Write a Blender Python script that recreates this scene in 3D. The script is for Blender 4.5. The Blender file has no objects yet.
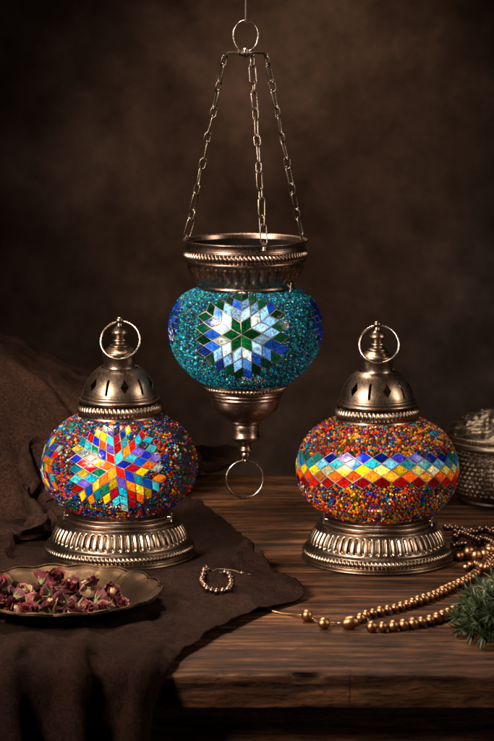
import bpy, bmesh, math, random
import numpy as np
from mathutils import Vector, Matrix, noise, Euler
PI = math.pi
random.seed(7); np.random.seed(7)
scene = bpy.context.scene
C = scene.collection
R = math.radians

# ------------------------------------------------------------------ camera
F = 2400.0; D0 = 2.64; H = 0.6127; PX = 0.0011
cam_d = bpy.data.cameras.new("camera"); cam = bpy.data.objects.new("camera", cam_d); C.objects.link(cam)
cam.location = (0, -D0, H); cam.rotation_euler = (R(90), 0, 0)
cam_d.sensor_fit = 'HORIZONTAL'; cam_d.sensor_width = 36; cam_d.lens = 36 * F / 494
cam_d.shift_y = -370.5 / 494
cam_d.clip_start = 0.05; cam_d.clip_end = 100
cam_d.dof.use_dof = True; cam_d.dof.focus_distance = 2.53; cam_d.dof.aperture_fstop = 16
scene.camera = cam

# ------------------------------------------------------------------ world and lamps
w = bpy.data.worlds.new("World"); scene.world = w; w.use_nodes = True
bg = w.node_tree.nodes['Background']; bg.inputs[0].default_value = (0.9, 0.75, 0.65, 1); bg.inputs[1].default_value = 0.006
scene.view_settings.view_transform = 'Standard'; scene.view_settings.look = 'None'
scene.view_settings.exposure = 0; scene.view_settings.gamma = 1

def area(name, loc, target, sx, sy, power, col, spread=180):
    l = bpy.data.lights.new(name, 'AREA'); l.shape = 'RECTANGLE'; l.size = sx; l.size_y = sy
    l.energy = power; l.color = col; l.spread = R(spread)
    o = bpy.data.objects.new(name, l); C.objects.link(o); o.location = loc
    o.rotation_euler = (Vector(target) - Vector(loc)).to_track_quat('-Z', 'Y').to_euler()
    return o
def spot(name, loc, target, power, col, ang, blend, rad):
    l = bpy.data.lights.new(name, 'SPOT'); l.energy = power; l.color = col
    l.spot_size = R(ang); l.spot_blend = blend; l.shadow_soft_size = rad
    o = bpy.data.objects.new(name, l); C.objects.link(o); o.location = loc
    o.rotation_euler = (Vector(target) - Vector(loc)).to_track_quat('-Z', 'Y').to_euler()
    return o
area('key_softbox', (-0.95, -1.0, 0.88), (0.0, 0.0, 0.14), 0.24, 0.55, 6.6, (1, 0.85, 0.72), 46)
area('side_strip', (1.25, -0.55, 0.75), (0.08, 0.0, 0.15), 0.16, 0.7, 2.4, (1, 0.85, 0.72), 80)
area('top_softbox', (-0.25, 0.45, 1.35), (-0.02, -0.22, 0.0), 0.3, 0.25, 2.4, (1, 0.80, 0.62), 46)
spot('backdrop_spot', (0.40, 0.45, 1.15), (0.06, 1.45, 0.36), 44, (1, 0.68, 0.47), 38, 1.0, 0.10)

# ------------------------------------------------------------------ helpers
def at(u, v, y):
    d = y + D0
    return Vector(((u - 247) * d / F, y, H - v * d / F))
def on(u, v, z=0.0):
    d = F * (H - z) / v
    return Vector(((u - 247) * d / F, d - D0, z))
def smooth(me, ang=40):
    me.polygons.foreach_set('use_smooth', [True] * len(me.polygons))
    if ang: me.set_sharp_from_angle(angle=R(ang))
def put(name, me, m, parent=None, loc=(0, 0, 0), rot=(0, 0, 0)):
    me.name = name
    if m is not None and len(me.materials) == 0: me.materials.append(m)
    o = bpy.data.objects.new(name, me); C.objects.link(o); o.location = loc; o.rotation_euler = rot
    o.parent = parent
    return o
def tag(o, label=None, cat=None, group=None, kind=None):
    if label: o['label'] = label
    if cat: o['category'] = cat
    if group: o['group'] = group
    if kind: o['kind'] = kind
    return o
def empty(name, loc, rz=0):
    o = bpy.data.objects.new(name, None); C.objects.link(o); o.location = loc; o.rotation_euler = (0, 0, rz)
    o.empty_display_size = 0.02
    return o
def pyd(vs, fs, ang=40):
    me = bpy.data.meshes.new('m'); me.from_pydata([tuple(v) for v in vs], [], fs); me.update()
    smooth(me, ang); return me
def join(meshes):
    vs = []; fs = []
    for m_ in meshes:
        k = len(vs); vs += [v.co.copy() for v in m_.vertices]; fs += [[i + k for i in p.vertices] for p in m_.polygons]
    return pyd(vs, fs)
def spline(pts, sub=5):
    """pts: (r, z) or (r, z, 'c') for a corner; Catmull-Rom between corners"""
    P = [(p[0], p[1]) for p in pts]; cor = [len(p) > 2 for p in pts]; cor[0] = cor[-1] = True
    out = []
    for i in range(len(P) - 1):
        p1, p2 = P[i], P[i + 1]
        p0 = P[i - 1] if not cor[i] else (2 * p1[0] - p2[0], 2 * p1[1] - p2[1])
        p3 = P[i + 2] if not cor[i + 1] else (2 * p2[0] - p1[0], 2 * p2[1] - p1[1])
        if cor[i] and cor[i + 1]:
            out.append(p1); continue
        for k in range(sub):
            t = k / sub
            out.append(tuple(0.5 * (2 * p1[j] + (p2[j] - p0[j]) * t + (2 * p0[j] - 5 * p1[j] + 4 * p2[j] - p3[j]) * t * t
                       + (3 * p1[j] - p0[j] - 3 * p2[j] + p3[j]) * t ** 3) for j in (0, 1)))
    out.append(P[-1]); return out
def lathe(prof, seg=96, mod=None, scale=PX, ang=35):
    """surface of revolution; mod(i, r, z, a) returns the radius change"""
    vs = []; fs = []
    for i, (r, z) in enumerate(prof):
        for k in range(seg):
            a = 2 * PI * k / seg; rr = max(r, 0.02)
            if mod: rr += mod(i, r, z, a)
            vs.append((rr * math.cos(a) * scale, rr * math.sin(a) * scale, z * scale))
    for i in range(len(prof) - 1):
        for k in range(seg):
            k2 = (k + 1) % seg
            fs.append((i * seg + k, i * seg + k2, (i + 1) * seg + k2, (i + 1) * seg + k))
    me = pyd(vs, fs, ang)
    bm = bmesh.new(); bm.from_mesh(me); bmesh.ops.recalc_face_normals(bm, faces=bm.faces); bm.to_mesh(me); bm.free()
    smooth(me, ang)
    return me
def tube(pts, rad, seg=8, closed=False):
    pts = [Vector(p) for p in pts]; n = len(pts); vs = []; fs = []
    up = Vector((0.13, 0.2, 0.97)); prev = None
    for i, p in enumerate(pts):
        a = pts[(i - 1) % n] if (closed or i > 0) else p; b = pts[(i + 1) % n] if (closed or i < n - 1) else p
        t = (b - a).normalized()
        if prev is None: nx = t.cross(up).normalized()
        else: nx = (prev - t * prev.dot(t)).normalized()
        prev = nx; ny = t.cross(nx)
        rr = rad(i / max(1, n - 1)) if callable(rad) else rad
        for k in range(seg):
            q = 2 * PI * k / seg; vs.append(p + (nx * math.cos(q) + ny * math.sin(q)) * rr)
    for i in range(n if closed else n - 1):
        j = (i + 1) % n
        off = 0
        if closed and j == 0:
            off = min(range(seg), key=lambda o: (vs[i * seg] - vs[o]).length)
        for k in range(seg):
            fs.append((i * seg + k, i * seg + (k + 1) % seg, j * seg + (k + 1 + off) % seg, j * seg + (k + off) % seg))
    if not closed:
        fs.append(tuple(range(seg))[::-1]); fs.append(tuple((n - 1) * seg + k for k in range(seg)))
    return pyd(vs, fs, 60)
def ring_mesh(R_, r_, n=64, sx=1, sy=1, seg=10):
    return tube([(R_ * sx * math.cos(2 * PI * k / n), 0, R_ * sy * math.sin(2 * PI * k / n)) for k in range(n)], r_, seg, True)
def catmull3(pts, sub=8):
    pts = [Vector(p) for p in pts]; out = []
    for i in range(len(pts) - 1):
        p1, p2 = pts[i], pts[i + 1]; p0 = pts[i - 1] if i else 2 * p1 - p2; p3 = pts[i + 2] if i + 2 < len(pts) else 2 * p2 - p1
        for k in range(sub):
            t = k / sub
            out.append(0.5 * (2 * p1 + (p2 - p0) * t + (2 * p0 - 5 * p1 + 4 * p2 - p3) * t * t + (3 * p1 - p0 - 3 * p2 + p3) * t ** 3))
    out.append(pts[-1]); return out
def resample(pts, step):
    out = [pts[0]]; acc = 0
    for a, b in zip(pts, pts[1:]):
        L = (b - a).length
        while acc + L >= step:
            q = (step - acc) / L; a = a.lerp(b, q); out.append(a); L = (b - a).length; acc = 0
        acc += L
    return out

# ------------------------------------------------------------------ materials
def mat(name):
    m = bpy.data.materials.new(name); m.use_nodes = True
    nt = m.node_tree; b = nt.nodes['Principled BSDF']
    return m, nt, b
def N(nt, t, **kw):
    n = nt.nodes.new(t)
    for k, v in kw.items():
        if k in n.inputs: n.inputs[k].default_value = v
        else: setattr(n, k, v)
    return n
def ramp(nt, stops, src):
    r = nt.nodes.new('ShaderNodeValToRGB'); e = r.color_ramp.elements
    while len(e) < len(stops): e.new(0.5)
    for el, (p, c) in zip(e, stops):
        el.position = p; el.color = (c, c, c, 1) if not isinstance(c, tuple) else (*c, 1)
    nt.links.new(src, r.inputs[0]); return r
def noise_tex(nt, scale, detail=6, rough=0.6, vec=None, dist=0):
    n = N(nt, 'ShaderNodeTexNoise'); n.inputs['Scale'].default_value = scale; n.inputs['Detail'].default_value = detail
    n.inputs['Roughness'].default_value = rough; n.inputs['Distortion'].default_value = dist
    if vec is not None: nt.links.new(vec, n.inputs['Vector'])
    return n
def bump(nt, src, strength, dist, prev=None):
    b = N(nt, 'ShaderNodeBump'); b.inputs['Strength'].default_value = strength; b.inputs['Distance'].default_value = dist
    nt.links.new(src, b.inputs['Height'])
    if prev is not None: nt.links.new(prev, b.inputs['Normal'])
    return b
def coords(nt, scale=(1, 1, 1), kind='Object'):
    t = N(nt, 'ShaderNodeTexCoord'); mp = N(nt, 'ShaderNodeMapping'); mp.inputs['Scale'].default_value = scale
    nt.links.new(t.outputs[kind], mp.inputs[0]); return mp.outputs[0]

def metal(name, c1, c2, r1, r2, bs=0.12, scale=60):
    m, nt, b = mat(name); v = coords(nt)
    n1 = noise_tex(nt, scale, 8, 0.7, v); n2 = noise_tex(nt, scale * 9, 5, 0.7, v)
    cr = ramp(nt, [(0.3, c2), (0.68, c1)], n1.outputs[0]); nt.links.new(cr.outputs[0], b.inputs['Base Color'])
    rr = ramp(nt, [(0.3, r1), (0.75, r2)], n2.outputs[0]); nt.links.new(rr.outputs[0], b.inputs['Roughness'])
    b.inputs['Metallic'].default_value = 1
    bp = bump(nt, n2.outputs[0], bs, 0.0006); nt.links.new(bp.outputs[0], b.inputs['Normal'])
    return m
M_bronze = metal('antique_bronze', (0.26, 0.182, 0.128), (0.13, 0.088, 0.061), 0.24, 0.42)
M_copper = metal('dark_copper', (0.24, 0.160, 0.118), (0.11, 0.072, 0.053), 0.22, 0.42)
M_steel = metal('chain_metal', (0.20, 0.16, 0.125), (0.10, 0.08, 0.06), 0.25, 0.45)
M_ring = metal('ring_metal', (0.62, 0.52, 0.43), (0.45, 0.36, 0.29), 0.2, 0.35)
M_brass = metal('worn_brass', (0.065, 0.038, 0.018), (0.022, 0.013, 0.007), 0.34, 0.55, 0.3, 40)
M_box = metal('embossed_metal', (0.62, 0.49, 0.37), (0.22, 0.165, 0.12), 0.3, 0.5, 0.3, 50)
M_silver = metal('mosaic_line', (0.30, 0.27, 0.23), (0.12, 0.10, 0.085), 0.5, 0.7, 0.3, 200)
M_beadmetal = metal('bead_bronze', (0.40, 0.205, 0.10), (0.20, 0.10, 0.048), 0.26, 0.46, 0.2, 120)
M_beaddark = metal('bead_dark', (0.25, 0.155, 0.11), (0.10, 0.06, 0.042), 0.22, 0.4, 0.2, 120)

def glass_mat(name, trans, rough=0.07):
    m, nt, b = mat(name); out = nt.nodes['Material Output']
    at_ = N(nt, 'ShaderNodeAttribute', attribute_name='col')
    v = coords(nt); n1 = noise_tex(nt, 210, 5, 0.65, v, 2.0)
    rr = ramp(nt, [(0.3, 0.14), (0.46, 0.7), (0.7, 1.7)], n1.outputs[0])
    mx = N(nt, 'ShaderNodeMix', data_type='RGBA', blend_type='MULTIPLY'); mx.inputs[0].default_value = 1
    nt.links.new(at_.outputs['Color'], mx.inputs[6]); nt.links.new(rr.outputs[0], mx.inputs[7])
    nt.links.new(mx.outputs[2], b.inputs['Base Color']); b.inputs['Roughness'].default_value = rough
    b.inputs['IOR'].default_value = 1.55
    bp = bump(nt, n1.outputs[0], 0.35, 0.0006); nt.links.new(bp.outputs[0], b.inputs['Normal'])
    tr = N(nt, 'ShaderNodeBsdfTranslucent'); gm = N(nt, 'ShaderNodeGamma'); gm.inputs[1].default_value = 1.25
    nt.links.new(mx.outputs[2], gm.inputs[0]); nt.links.new(gm.outputs[0], tr.inputs[0])
    ms = N(nt, 'ShaderNodeMixShader'); ms.inputs[0].default_value = trans
    nt.links.new(b.outputs[0], ms.inputs[1]); nt.links.new(tr.outputs[0], ms.inputs[2]); nt.links.new(ms.outputs[0], out.inputs[0])
    return m
M_tile = glass_mat('glass_tile', 0.62)
M_seed = glass_mat('glass_seed_bead', 0.62, 0.06)
def shell_mat():
    m, nt, b = mat('lamp_glass'); out = nt.nodes['Material Output']
    b.inputs['Base Color'].default_value = (0.02, 0.017, 0.016, 1); b.inputs['Roughness'].default_value = 0.1
    t = N(nt, 'ShaderNodeBsdfTransparent'); t.inputs[0].default_value = (0.8, 0.8, 0.8, 1)
    ms = N(nt, 'ShaderNodeMixShader'); ms.inputs[0].default_value = 0.5
    nt.links.new(b.outputs[0], ms.inputs[1]); nt.links.new(t.outputs[0], ms.inputs[2]); nt.links.new(ms.outputs[0], out.inputs[0])
    return m
M_shell = shell_mat()

def wood_mat(name, dark, mid, light):
    m, nt, b = mat(name)
    oi = N(nt, 'ShaderNodeObjectInfo')
    tc = N(nt, 'ShaderNodeTexCoord'); add = N(nt, 'ShaderNodeVectorMath', operation='ADD')
    sc = N(nt, 'ShaderNodeVectorMath', operation='SCALE'); sc.inputs['Scale'].default_value = 7.3
    cmb = N(nt, 'ShaderNodeCombineXYZ')
    for k in range(3): nt.links.new(oi.outputs['Random'], cmb.inputs[k])
    nt.links.new(cmb.outputs[0], sc.inputs[0]); nt.links.new(tc.outputs['Object'], add.inputs[0]); nt.links.new(sc.outputs[0], add.inputs[1])
    def mp(s):
        q = N(nt, 'ShaderNodeMapping'); q.inputs['Scale'].default_value = s; nt.links.new(add.outputs[0], q.inputs[0]); return q.outputs[0]
    big = noise_tex(nt, 3.0, 4, 0.55, mp((1, 4, 4)), 0.8)
    warp = N(nt, 'ShaderNodeVectorMath', operation='MULTIPLY_ADD')
    nt.links.new(big.outputs[1], warp.inputs[0]); warp.inputs[1].default_value = (0.0, 0.035, 0.035); nt.links.new(add.outputs[0], warp.inputs[2])
    q = N(nt, 'ShaderNodeMapping'); q.inputs['Scale'].default_value = (3.0, 48, 48); nt.links.new(warp.outputs[0], q.inputs[0])
    g1 = noise_tex(nt, 1.6, 8, 0.65, q.outputs[0], 0.2)
    q2 = N(nt, 'ShaderNodeMapping'); q2.inputs['Scale'].default_value = (14, 125, 125); nt.links.new(warp.outputs[0], q2.inputs[0])
    g2 = noise_tex(nt, 1.5, 6, 0.75, q2.outputs[0])
    pit = noise_tex(nt, 1.0, 4, 0.7, mp((34, 120, 120))); scr = noise_tex(nt, 1.0, 3, 0.6, mp((9, 420, 420)))
    patch = noise_tex(nt, 7, 6, 0.65, mp((1, 1.8, 1.8)))
    c = ramp(nt, [(0.33, dark), (0.5, mid), (0.68, light)], g1.outputs[0])
    c2 = ramp(nt, [(0.38, 0.18), (0.52, 1.0)], g2.outputs[0]); c3 = ramp(nt, [(0.34, 0.30), (0.66, 1.4)], patch.outputs[0])
    m1 = N(nt, 'ShaderNodeMix', data_type='RGBA', blend_type='MULTIPLY'); m1.inputs[0].default_value = 0.8
    nt.links.new(c.outputs[0], m1.inputs[6]); nt.links.new(c2.outputs[0], m1.inputs[7])
    m2 = N(nt, 'ShaderNodeMix', data_type='RGBA', blend_type='MULTIPLY'); m2.inputs[0].default_value = 0.9
    nt.links.new(m1.outputs[2], m2.inputs[6]); nt.links.new(c3.outputs[0], m2.inputs[7])
    nt.links.new(m2.outputs[2], b.inputs['Base Color'])
    rr = ramp(nt, [(0.3, 0.7), (0.7, 0.5)], patch.outputs[0]); nt.links.new(rr.outputs[0], b.inputs['Roughness'])
    b.inputs['Specular IOR Level'].default_value = 0.12
    # a knot and a split that belong to the front board
    ds = N(nt, 'ShaderNodeVectorMath', operation='DISTANCE'); sq = N(nt, 'ShaderNodeMapping'); sq.inputs['Scale'].default_value = (0.6, 1, 1)
    nt.links.new(tc.outputs['Object'], sq.inputs[0]); nt.links.new(sq.outputs[0], ds.inputs[0]); ds.inputs[1].default_value = (0.078, -0.36, 0.75)
    kn = ramp(nt, [(0.0, 0.08), (0.006, 0.9), (0.008, 0.45), (0.012, 1.0)], ds.outputs['Value']); kn.color_ramp.interpolation = 'EASE'
    sx_ = N(nt, 'ShaderNodeSeparateXYZ'); wob = N(nt, 'ShaderNodeVectorMath', operation='MULTIPLY_ADD'); wn = noise_tex(nt, 60, 3, 0.6, tc.outputs['Object'])
    nt.links.new(wn.outputs[1], wob.inputs[0]); wob.inputs[1].default_value = (0.006, 0, 0); nt.links.new(tc.outputs['Object'], wob.inputs[2]); nt.links.new(wob.outputs[0], sx_.inputs[0])
    cp_ = N(nt, 'ShaderNodeMath', operation='COMPARE'); nt.links.new(sx_.outputs[0], cp_.inputs[0]); cp_.inputs[1].default_value = 0.0966; cp_.inputs[2].default_value = 0.0005
    fy = N(nt, 'ShaderNodeMath', operation='LESS_THAN'); nt.links.new(sx_.outputs[1], fy.inputs[0]); fy.inputs[1].default_value = -0.445
    ml_ = N(nt, 'ShaderNodeMath', operation='MULTIPLY'); nt.links.new(cp_.outputs[0], ml_.inputs[0]); nt.links.new(fy.outputs[0], ml_.inputs[1])
    m3 = N(nt, 'ShaderNodeMix', data_type='RGBA', blend_type='MULTIPLY'); m3.inputs[0].default_value = 1; nt.links.new(m2.outputs[2], m3.inputs[6]); nt.links.new(kn.outputs[0], m3.inputs[7])
    m4 = N(nt, 'ShaderNodeMix', data_type='RGBA'); nt.links.new(ml_.outputs[0], m4.inputs[0]); nt.links.new(m3.outputs[2], m4.inputs[6]); m4.inputs[7].default_value = (0.006, 0.003, 0.002, 1)
    nt.links.new(m4.outputs[2], b.inputs['Base Color'])
    pr = ramp(nt, [(0.60, 1.0), (0.68, 0.25)], pit.outputs[0])
    m5 = N(nt, 'ShaderNodeMix', data_type='RGBA', blend_type='MULTIPLY'); m5.inputs[0].default_value = 1; nt.links.new(m4.outputs[2], m5.inputs[6]); nt.links.new(pr.outputs[0], m5.inputs[7])
    nt.links.new(m5.outputs[2], b.inputs['Base Color'])
    b0 = bump(nt, patch.outputs[0], 0.7, 0.012); bp0 = bump(nt, pr.outputs[0], 0.8, 0.0015, b0.outputs[0]); bs0 = bump(nt, scr.outputs[0], 0.5, 0.0008, bp0.outputs[0])
    b1 = bump(nt, g1.outputs[0], 0.9, 0.004, bs0.outputs[0]); b2 = bump(nt, g2.outputs[0], 0.7, 0.0012, b1.outputs[0])
    nt.links.new(b2.outputs[0], b.inputs['Normal'])
    return m
M_wood = wood_mat('old_wood', (0.010, 0.004, 0.002), (0.056, 0.021, 0.0085), (0.20, 0.082, 0.031))

def cloth_mat(name, c1, c2):
    m, nt, b = mat(name); v = coords(nt)
    n1 = noise_tex(nt, 14, 6, 0.6, v); n2 = noise_tex(nt, 900, 3, 0.7, v)
    w1 = N(nt, 'ShaderNodeTexWave', bands_direction='X'); w1.inputs['Scale'].default_value = 380; w1.inputs['Distortion'].default_value = 1.2; w1.inputs['Detail'].default_value = 2
    w2 = N(nt, 'ShaderNodeTexWave', bands_direction='Y'); w2.inputs['Scale'].default_value = 380; w2.inputs['Distortion'].default_value = 1.2; w2.inputs['Detail'].default_value = 2
    uv = N(nt, 'ShaderNodeUVMap'); nt.links.new(uv.outputs[0], w1.inputs[0]); nt.links.new(uv.outputs[0], w2.inputs[0])
    cr = ramp(nt, [(0.3, c2), (0.7, c1)], n1.outputs[0]); fz = noise_tex(nt, 420, 4, 0.8, v); fr = ramp(nt, [(0.36, 0.35), (0.64, 1.8)], fz.outputs[0])
    fm = N(nt, 'ShaderNodeMix', data_type='RGBA', blend_type='MULTIPLY'); fm.inputs[0].default_value = 1; nt.links.new(cr.outputs[0], fm.inputs[6]); nt.links.new(fr.outputs[0], fm.inputs[7])
    nt.links.new(fm.outputs[2], b.inputs['Base Color'])
    b.inputs['Roughness'].default_value = 0.92; b.inputs['Sheen Weight'].default_value = 0.0; b.inputs['Specular IOR Level'].default_value = 0.05
    b.inputs['Sheen Tint'].default_value = (0.9, 0.65, 0.5, 1)
    ad = N(nt, 'ShaderNodeMath', operation='ADD'); nt.links.new(w1.outputs[1], ad.inputs[0]); nt.links.new(w2.outputs[1], ad.inputs[1])
    b1 = bump(nt, ad.outputs[0], 0.4, 0.0006); b2 = bump(nt, n2.outputs[0], 0.5, 0.0008, b1.outputs[0])
    b3 = bump(nt, noise_tex(nt, 60, 5, 0.6, v).outputs[0], 0.3, 0.004, b2.outputs[0])
    nt.links.new(b3.outputs[0], b.inputs['Normal'])
    return m
M_cloth = cloth_mat('brown_linen', (0.0165, 0.0073, 0.0048), (0.008, 0.0036, 0.0025))
M_cloth2 = cloth_mat('dark_brown_linen', (0.030, 0.0142, 0.0095), (0.015, 0.0074, 0.005))

def wall_mat():
    m, nt, b = mat('mottled_backdrop'); v = coords(nt)
    n1 = noise_tex(nt, 2.6, 7, 0.6, v, 0.4); n2 = noise_tex(nt, 16, 7, 0.7, v); n3 = noise_tex(nt, 500, 2, 0.5, v)
    cr = ramp(nt, [(0.32, (0.030, 0.019, 0.015)), (0.52, (0.070, 0.048, 0.039)), (0.72, (0.145, 0.103, 0.084))], n1.outputs[0])
    c2 = ramp(nt, [(0.3, 0.62), (0.7, 1.3)], n2.outputs[0])
    mx = N(nt, 'ShaderNodeMix', data_type='RGBA', blend_type='MULTIPLY'); mx.inputs[0].default_value = 1
    nt.links.new(cr.outputs[0], mx.inputs[6]); nt.links.new(c2.outputs[0], mx.inputs[7])
    nt.links.new(mx.outputs[2], b.inputs['Base Color']); b.inputs['Roughness'].default_value = 0.9; b.inputs['Specular IOR Level'].default_value = 0.1
    bp = bump(nt, n2.outputs[0], 0.3, 0.01); bq = bump(nt, n3.outputs[0], 0.2, 0.001, bp.outputs[0]); nt.links.new(bq.outputs[0], b.inputs['Normal'])
    return m
M_wall = wall_mat()
def attr_mat(name, rough, bs, sheen=0, sss=0):
    m, nt, b = mat(name); a = N(nt, 'ShaderNodeAttribute', attribute_name='col'); v = coords(nt)
    n1 = noise_tex(nt, 300, 5, 0.65, v, 0.5); c2 = ramp(nt, [(0.3, 0.3), (0.7, 1.25)], n1.outputs[0])
    mx = N(nt, 'ShaderNodeMix', data_type='RGBA', blend_type='MULTIPLY'); mx.inputs[0].default_value = 1
    nt.links.new(a.outputs['Color'], mx.inputs[6]); nt.links.new(c2.outputs[0], mx.inputs[7]); nt.links.new(mx.outputs[2], b.inputs['Base Color'])
    b.inputs['Roughness'].default_value = rough; b.inputs['Sheen Weight'].default_value = sheen
    bp = bump(nt, n1.outputs[0], bs, 0.0015); nt.links.new(bp.outputs[0], b.inputs['Normal'])
    return m
M_petal = attr_mat('dried_petal', 0.7, 0.7, 0.0)
M_needle = attr_mat('green_needle', 0.45, 0.2)
def plain(name, c, rough):
    m, nt, b = mat(name); v = coords(nt); n1 = noise_tex(nt, 150, 5, 0.6, v)
    cr = ramp(nt, [(0.3, tuple(x * 0.55 for x in c)), (0.7, c)], n1.outputs[0]); nt.links.new(cr.outputs[0], b.inputs['Base Color'])
    b.inputs['Roughness'].default_value = rough; bp = bump(nt, n1.outputs[0], 0.4, 0.001); nt.links.new(bp.outputs[0], b.inputs['Normal'])
    return m
M_cord = plain('cord', (0.10, 0.06, 0.04), 0.8)
M_calyx = plain('calyx', (0.16, 0.15, 0.05), 0.7)
M_twig = plain('twig', (0.09, 0.055, 0.03), 0.8)
M_dark = plain('baffle_black', (0.03, 0.022, 0.018), 0.5)
M_near_black = plain('near_black', (0.006, 0.004, 0.003), 0.95)
M_near_black.node_tree.nodes['Principled BSDF'].inputs['Specular IOR Level'].default_value = 0.05
def setcol(me, cols):
    a = me.color_attributes.new('col', 'FLOAT_COLOR', 'POINT')
    a.data.foreach_set('color', np.asarray(cols, dtype=np.float32).ravel())

# ------------------------------------------------------------------ backdrop wall
vs = []; fs = []; nx, nz = 40, 30
for j in range(nz + 1):
    for i in range(nx + 1):
        x = -3 + 6 * i / nx; z = -1.2 + 4 * j / nz
        vs.append((x, 1.45 + 0.02 * noise.noise((x * 1.3, 0, z * 1.1)), z))
for j in range(nz):
    for i in range(nx):
        a = j * (nx + 1) + i; fs.append((a, a + 1, a + nx + 2, a + nx + 1))
tag(put('wall', pyd(vs, fs, None), M_wall), kind='structure')

# ------------------------------------------------------------------ table
YE = -0.46                                                            # front edge
table = empty('wooden_table', (0, 0, -0.75))
tag(table, 'dark weathered wooden table with thick plank top under the lamps', 'table')
def plank(y0, y1, thick, seed, x0=-0.95, x1=0.95, front=False):
    nxp, nyp = 420, 26; vs = []; fs = []
    def prof():
        e = 0.004 if front else 0.0018; out = []
        out.append((y1, -thick))
        for k in range(5):
            a = PI / 2 * k / 4; out.append((y1 - e + e * math.cos(a), -e + e * math.sin(a)))
        n = 18
        for k in range(1, n): out.append((y1 + (y0 - y1) * k / n, 0))
        for k in range(6):
            a = PI / 2 * k / 5; out.append((y0 + e - e * math.sin(a), -e + e * math.cos(a)))
        for k in range(1, 7): out.append((y0, -e - (thick - e) * k / 6))
        out.append((y1, -thick - 0.0001)); return out
    P = prof(); n = len(P)
    for i in range(nxp + 1):
        x = x0 + (x1 - x0) * i / nxp
        for (y, z) in P:
            dy = 0.0; dz = 0.0
            s = Vector((x * 3, y * 14 + seed, z * 30))
            dz += 0.0009 * noise.noise(s)
            if y < y0 + 0.006:
                dy += 0.0022 * noise.fractal(Vector((x * 6, seed, z * 25)), 0.8, 2.2, 5) * (1 if front else 0.3)
                chip = noise.noise(Vector((x * 17, seed * 3, 1.5)))
                if z > -0.006 and front and chip > 0.28: dz -= (chip - 0.28) * 0.016; dy += (chip - 0.28) * 0.014
            if z < -thick + 0.004: dz += 0.0016 * noise.noise(Vector((x * 9, seed, 3)))
            vs.append((x, y + dy, z + dz + 0.75))
    for i in range(nxp):
        for k in range(n - 1):
            fs.append((i * n + k, i * n + k + 1, (i + 1) * n + k + 1, (i + 1) * n + k))
    fs.append(tuple(range(n))[::-1]); fs.append(tuple(nxp * n + k for k in range(n)))
    return pyd(vs, fs, 50)
edges = [YE, -0.315, -0.10, 0.12, 0.33, 0.46]
for k in range(5):
    put('plank', plank(edges[k] + (0.0010 if k else 0), edges[k + 1] - 0.0010, 0.030, k * 3.7, front=(k == 0)), M_wood, table)
def slab(x0, x1, y0, y1, z0, z1, bev=0.003):
    bm = bmesh.new(); bmesh.ops.create_cube(bm, size=1)
    for v in bm.verts: v.co = Vector(((x0 + x1) / 2 + v.co.x * (x1 - x0), (y0 + y1) / 2 + v.co.y * (y1 - y0), (z0 + z1) / 2 + v.co.z * (z1 - z0)))
    bmesh.ops.bevel(bm, geom=bm.edges[:], offset=bev, segments=2, affect='EDGES', profile=0.5)
    me = bpy.data.meshes.new('m'); bm.to_mesh(me); bm.free(); smooth(me, 40); return me
put('apron', slab(-0.9, 0.9, YE + 0.03, YE + 0.055, 0.75 - 0.16, 0.75 - 0.0325), M_wood, table)
put('apron', slab(-0.9, 0.9, 0.40, 0.425, 0.75 - 0.16, 0.75 - 0.0325), M_wood, table)
for sx in (-1, 1):
    for yy in (YE + 0.06, 0.33): put('leg', slab(sx * 0.86 - 0.035, sx * 0.86 + 0.035, yy, yy + 0.065, 0, 0.75 - 0.033), M_wood, table)

# ------------------------------------------------------------------ mosaic globes
class Globe:
    def __init__(s, prof):
        P = spline(prof, 10); s.P = P; s.r = np.array([p[0] for p in P]); s.z = np.array([p[1] for p in P])
        s.s = np.concatenate([[0], np.cumsum(np.hypot(np.diff(s.r), np.diff(s.z)))])
        k = int(np.argmax(s.r)); s.s -= s.s[k]; s.R = s.r[k]
    def pos(s, th, t, off=0.0):
        """azimuth (0 = towards the camera), arc length above the equator, in px -> points and normals"""
        th = np.asarray(th, float); t = np.asarray(t, float)
        r = np.interp(t, s.s, s.r); z = np.interp(t, s.s, s.z); e = 1.5
        dr = np.interp(t + e, s.s, s.r) - np.interp(t - e, s.s, s.r); dz = np.interp(t + e, s.s, s.z) - np.interp(t - e, s.s, s.z)
        L = np.hypot(dr, dz) + 1e-9; nr = dz / L; nz = -dr / L
        r2 = r + nr * off; z2 = z + nz * off
        p = np.stack([r2 * np.sin(th), -r2 * np.cos(th), z2], -1); n = np.stack([nr * np.sin(th), -nr * np.cos(th), nz], -1)
        return p, n
def hexc(h): 
    c = [int(h[i:i + 2], 16) / 255 for i in (0, 2, 4)]
    return tuple(((x + 0.055) / 1.055) ** 2.4 if x > 0.04 else x / 12.92 for x in c)
def inside(poly, X, Y):
    m = np.ones(X.shape, bool); n = len(poly)
    ar = sum(poly[i][0] * poly[(i + 1) % n][1] - poly[(i + 1) % n][0] * poly[i][1] for i in range(n)); sg = 1 if ar > 0 else -1
    for i in range(n):
        x0, y0 = poly[i]; x1, y1 = poly[(i + 1) % n]; L = math.hypot(x1 - x0, y1 - y0)
        m &= sg * ((x1 - x0) * (Y - y0) - (y1 - y0) * (X - x0)) / L > -0.5
    return m
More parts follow.
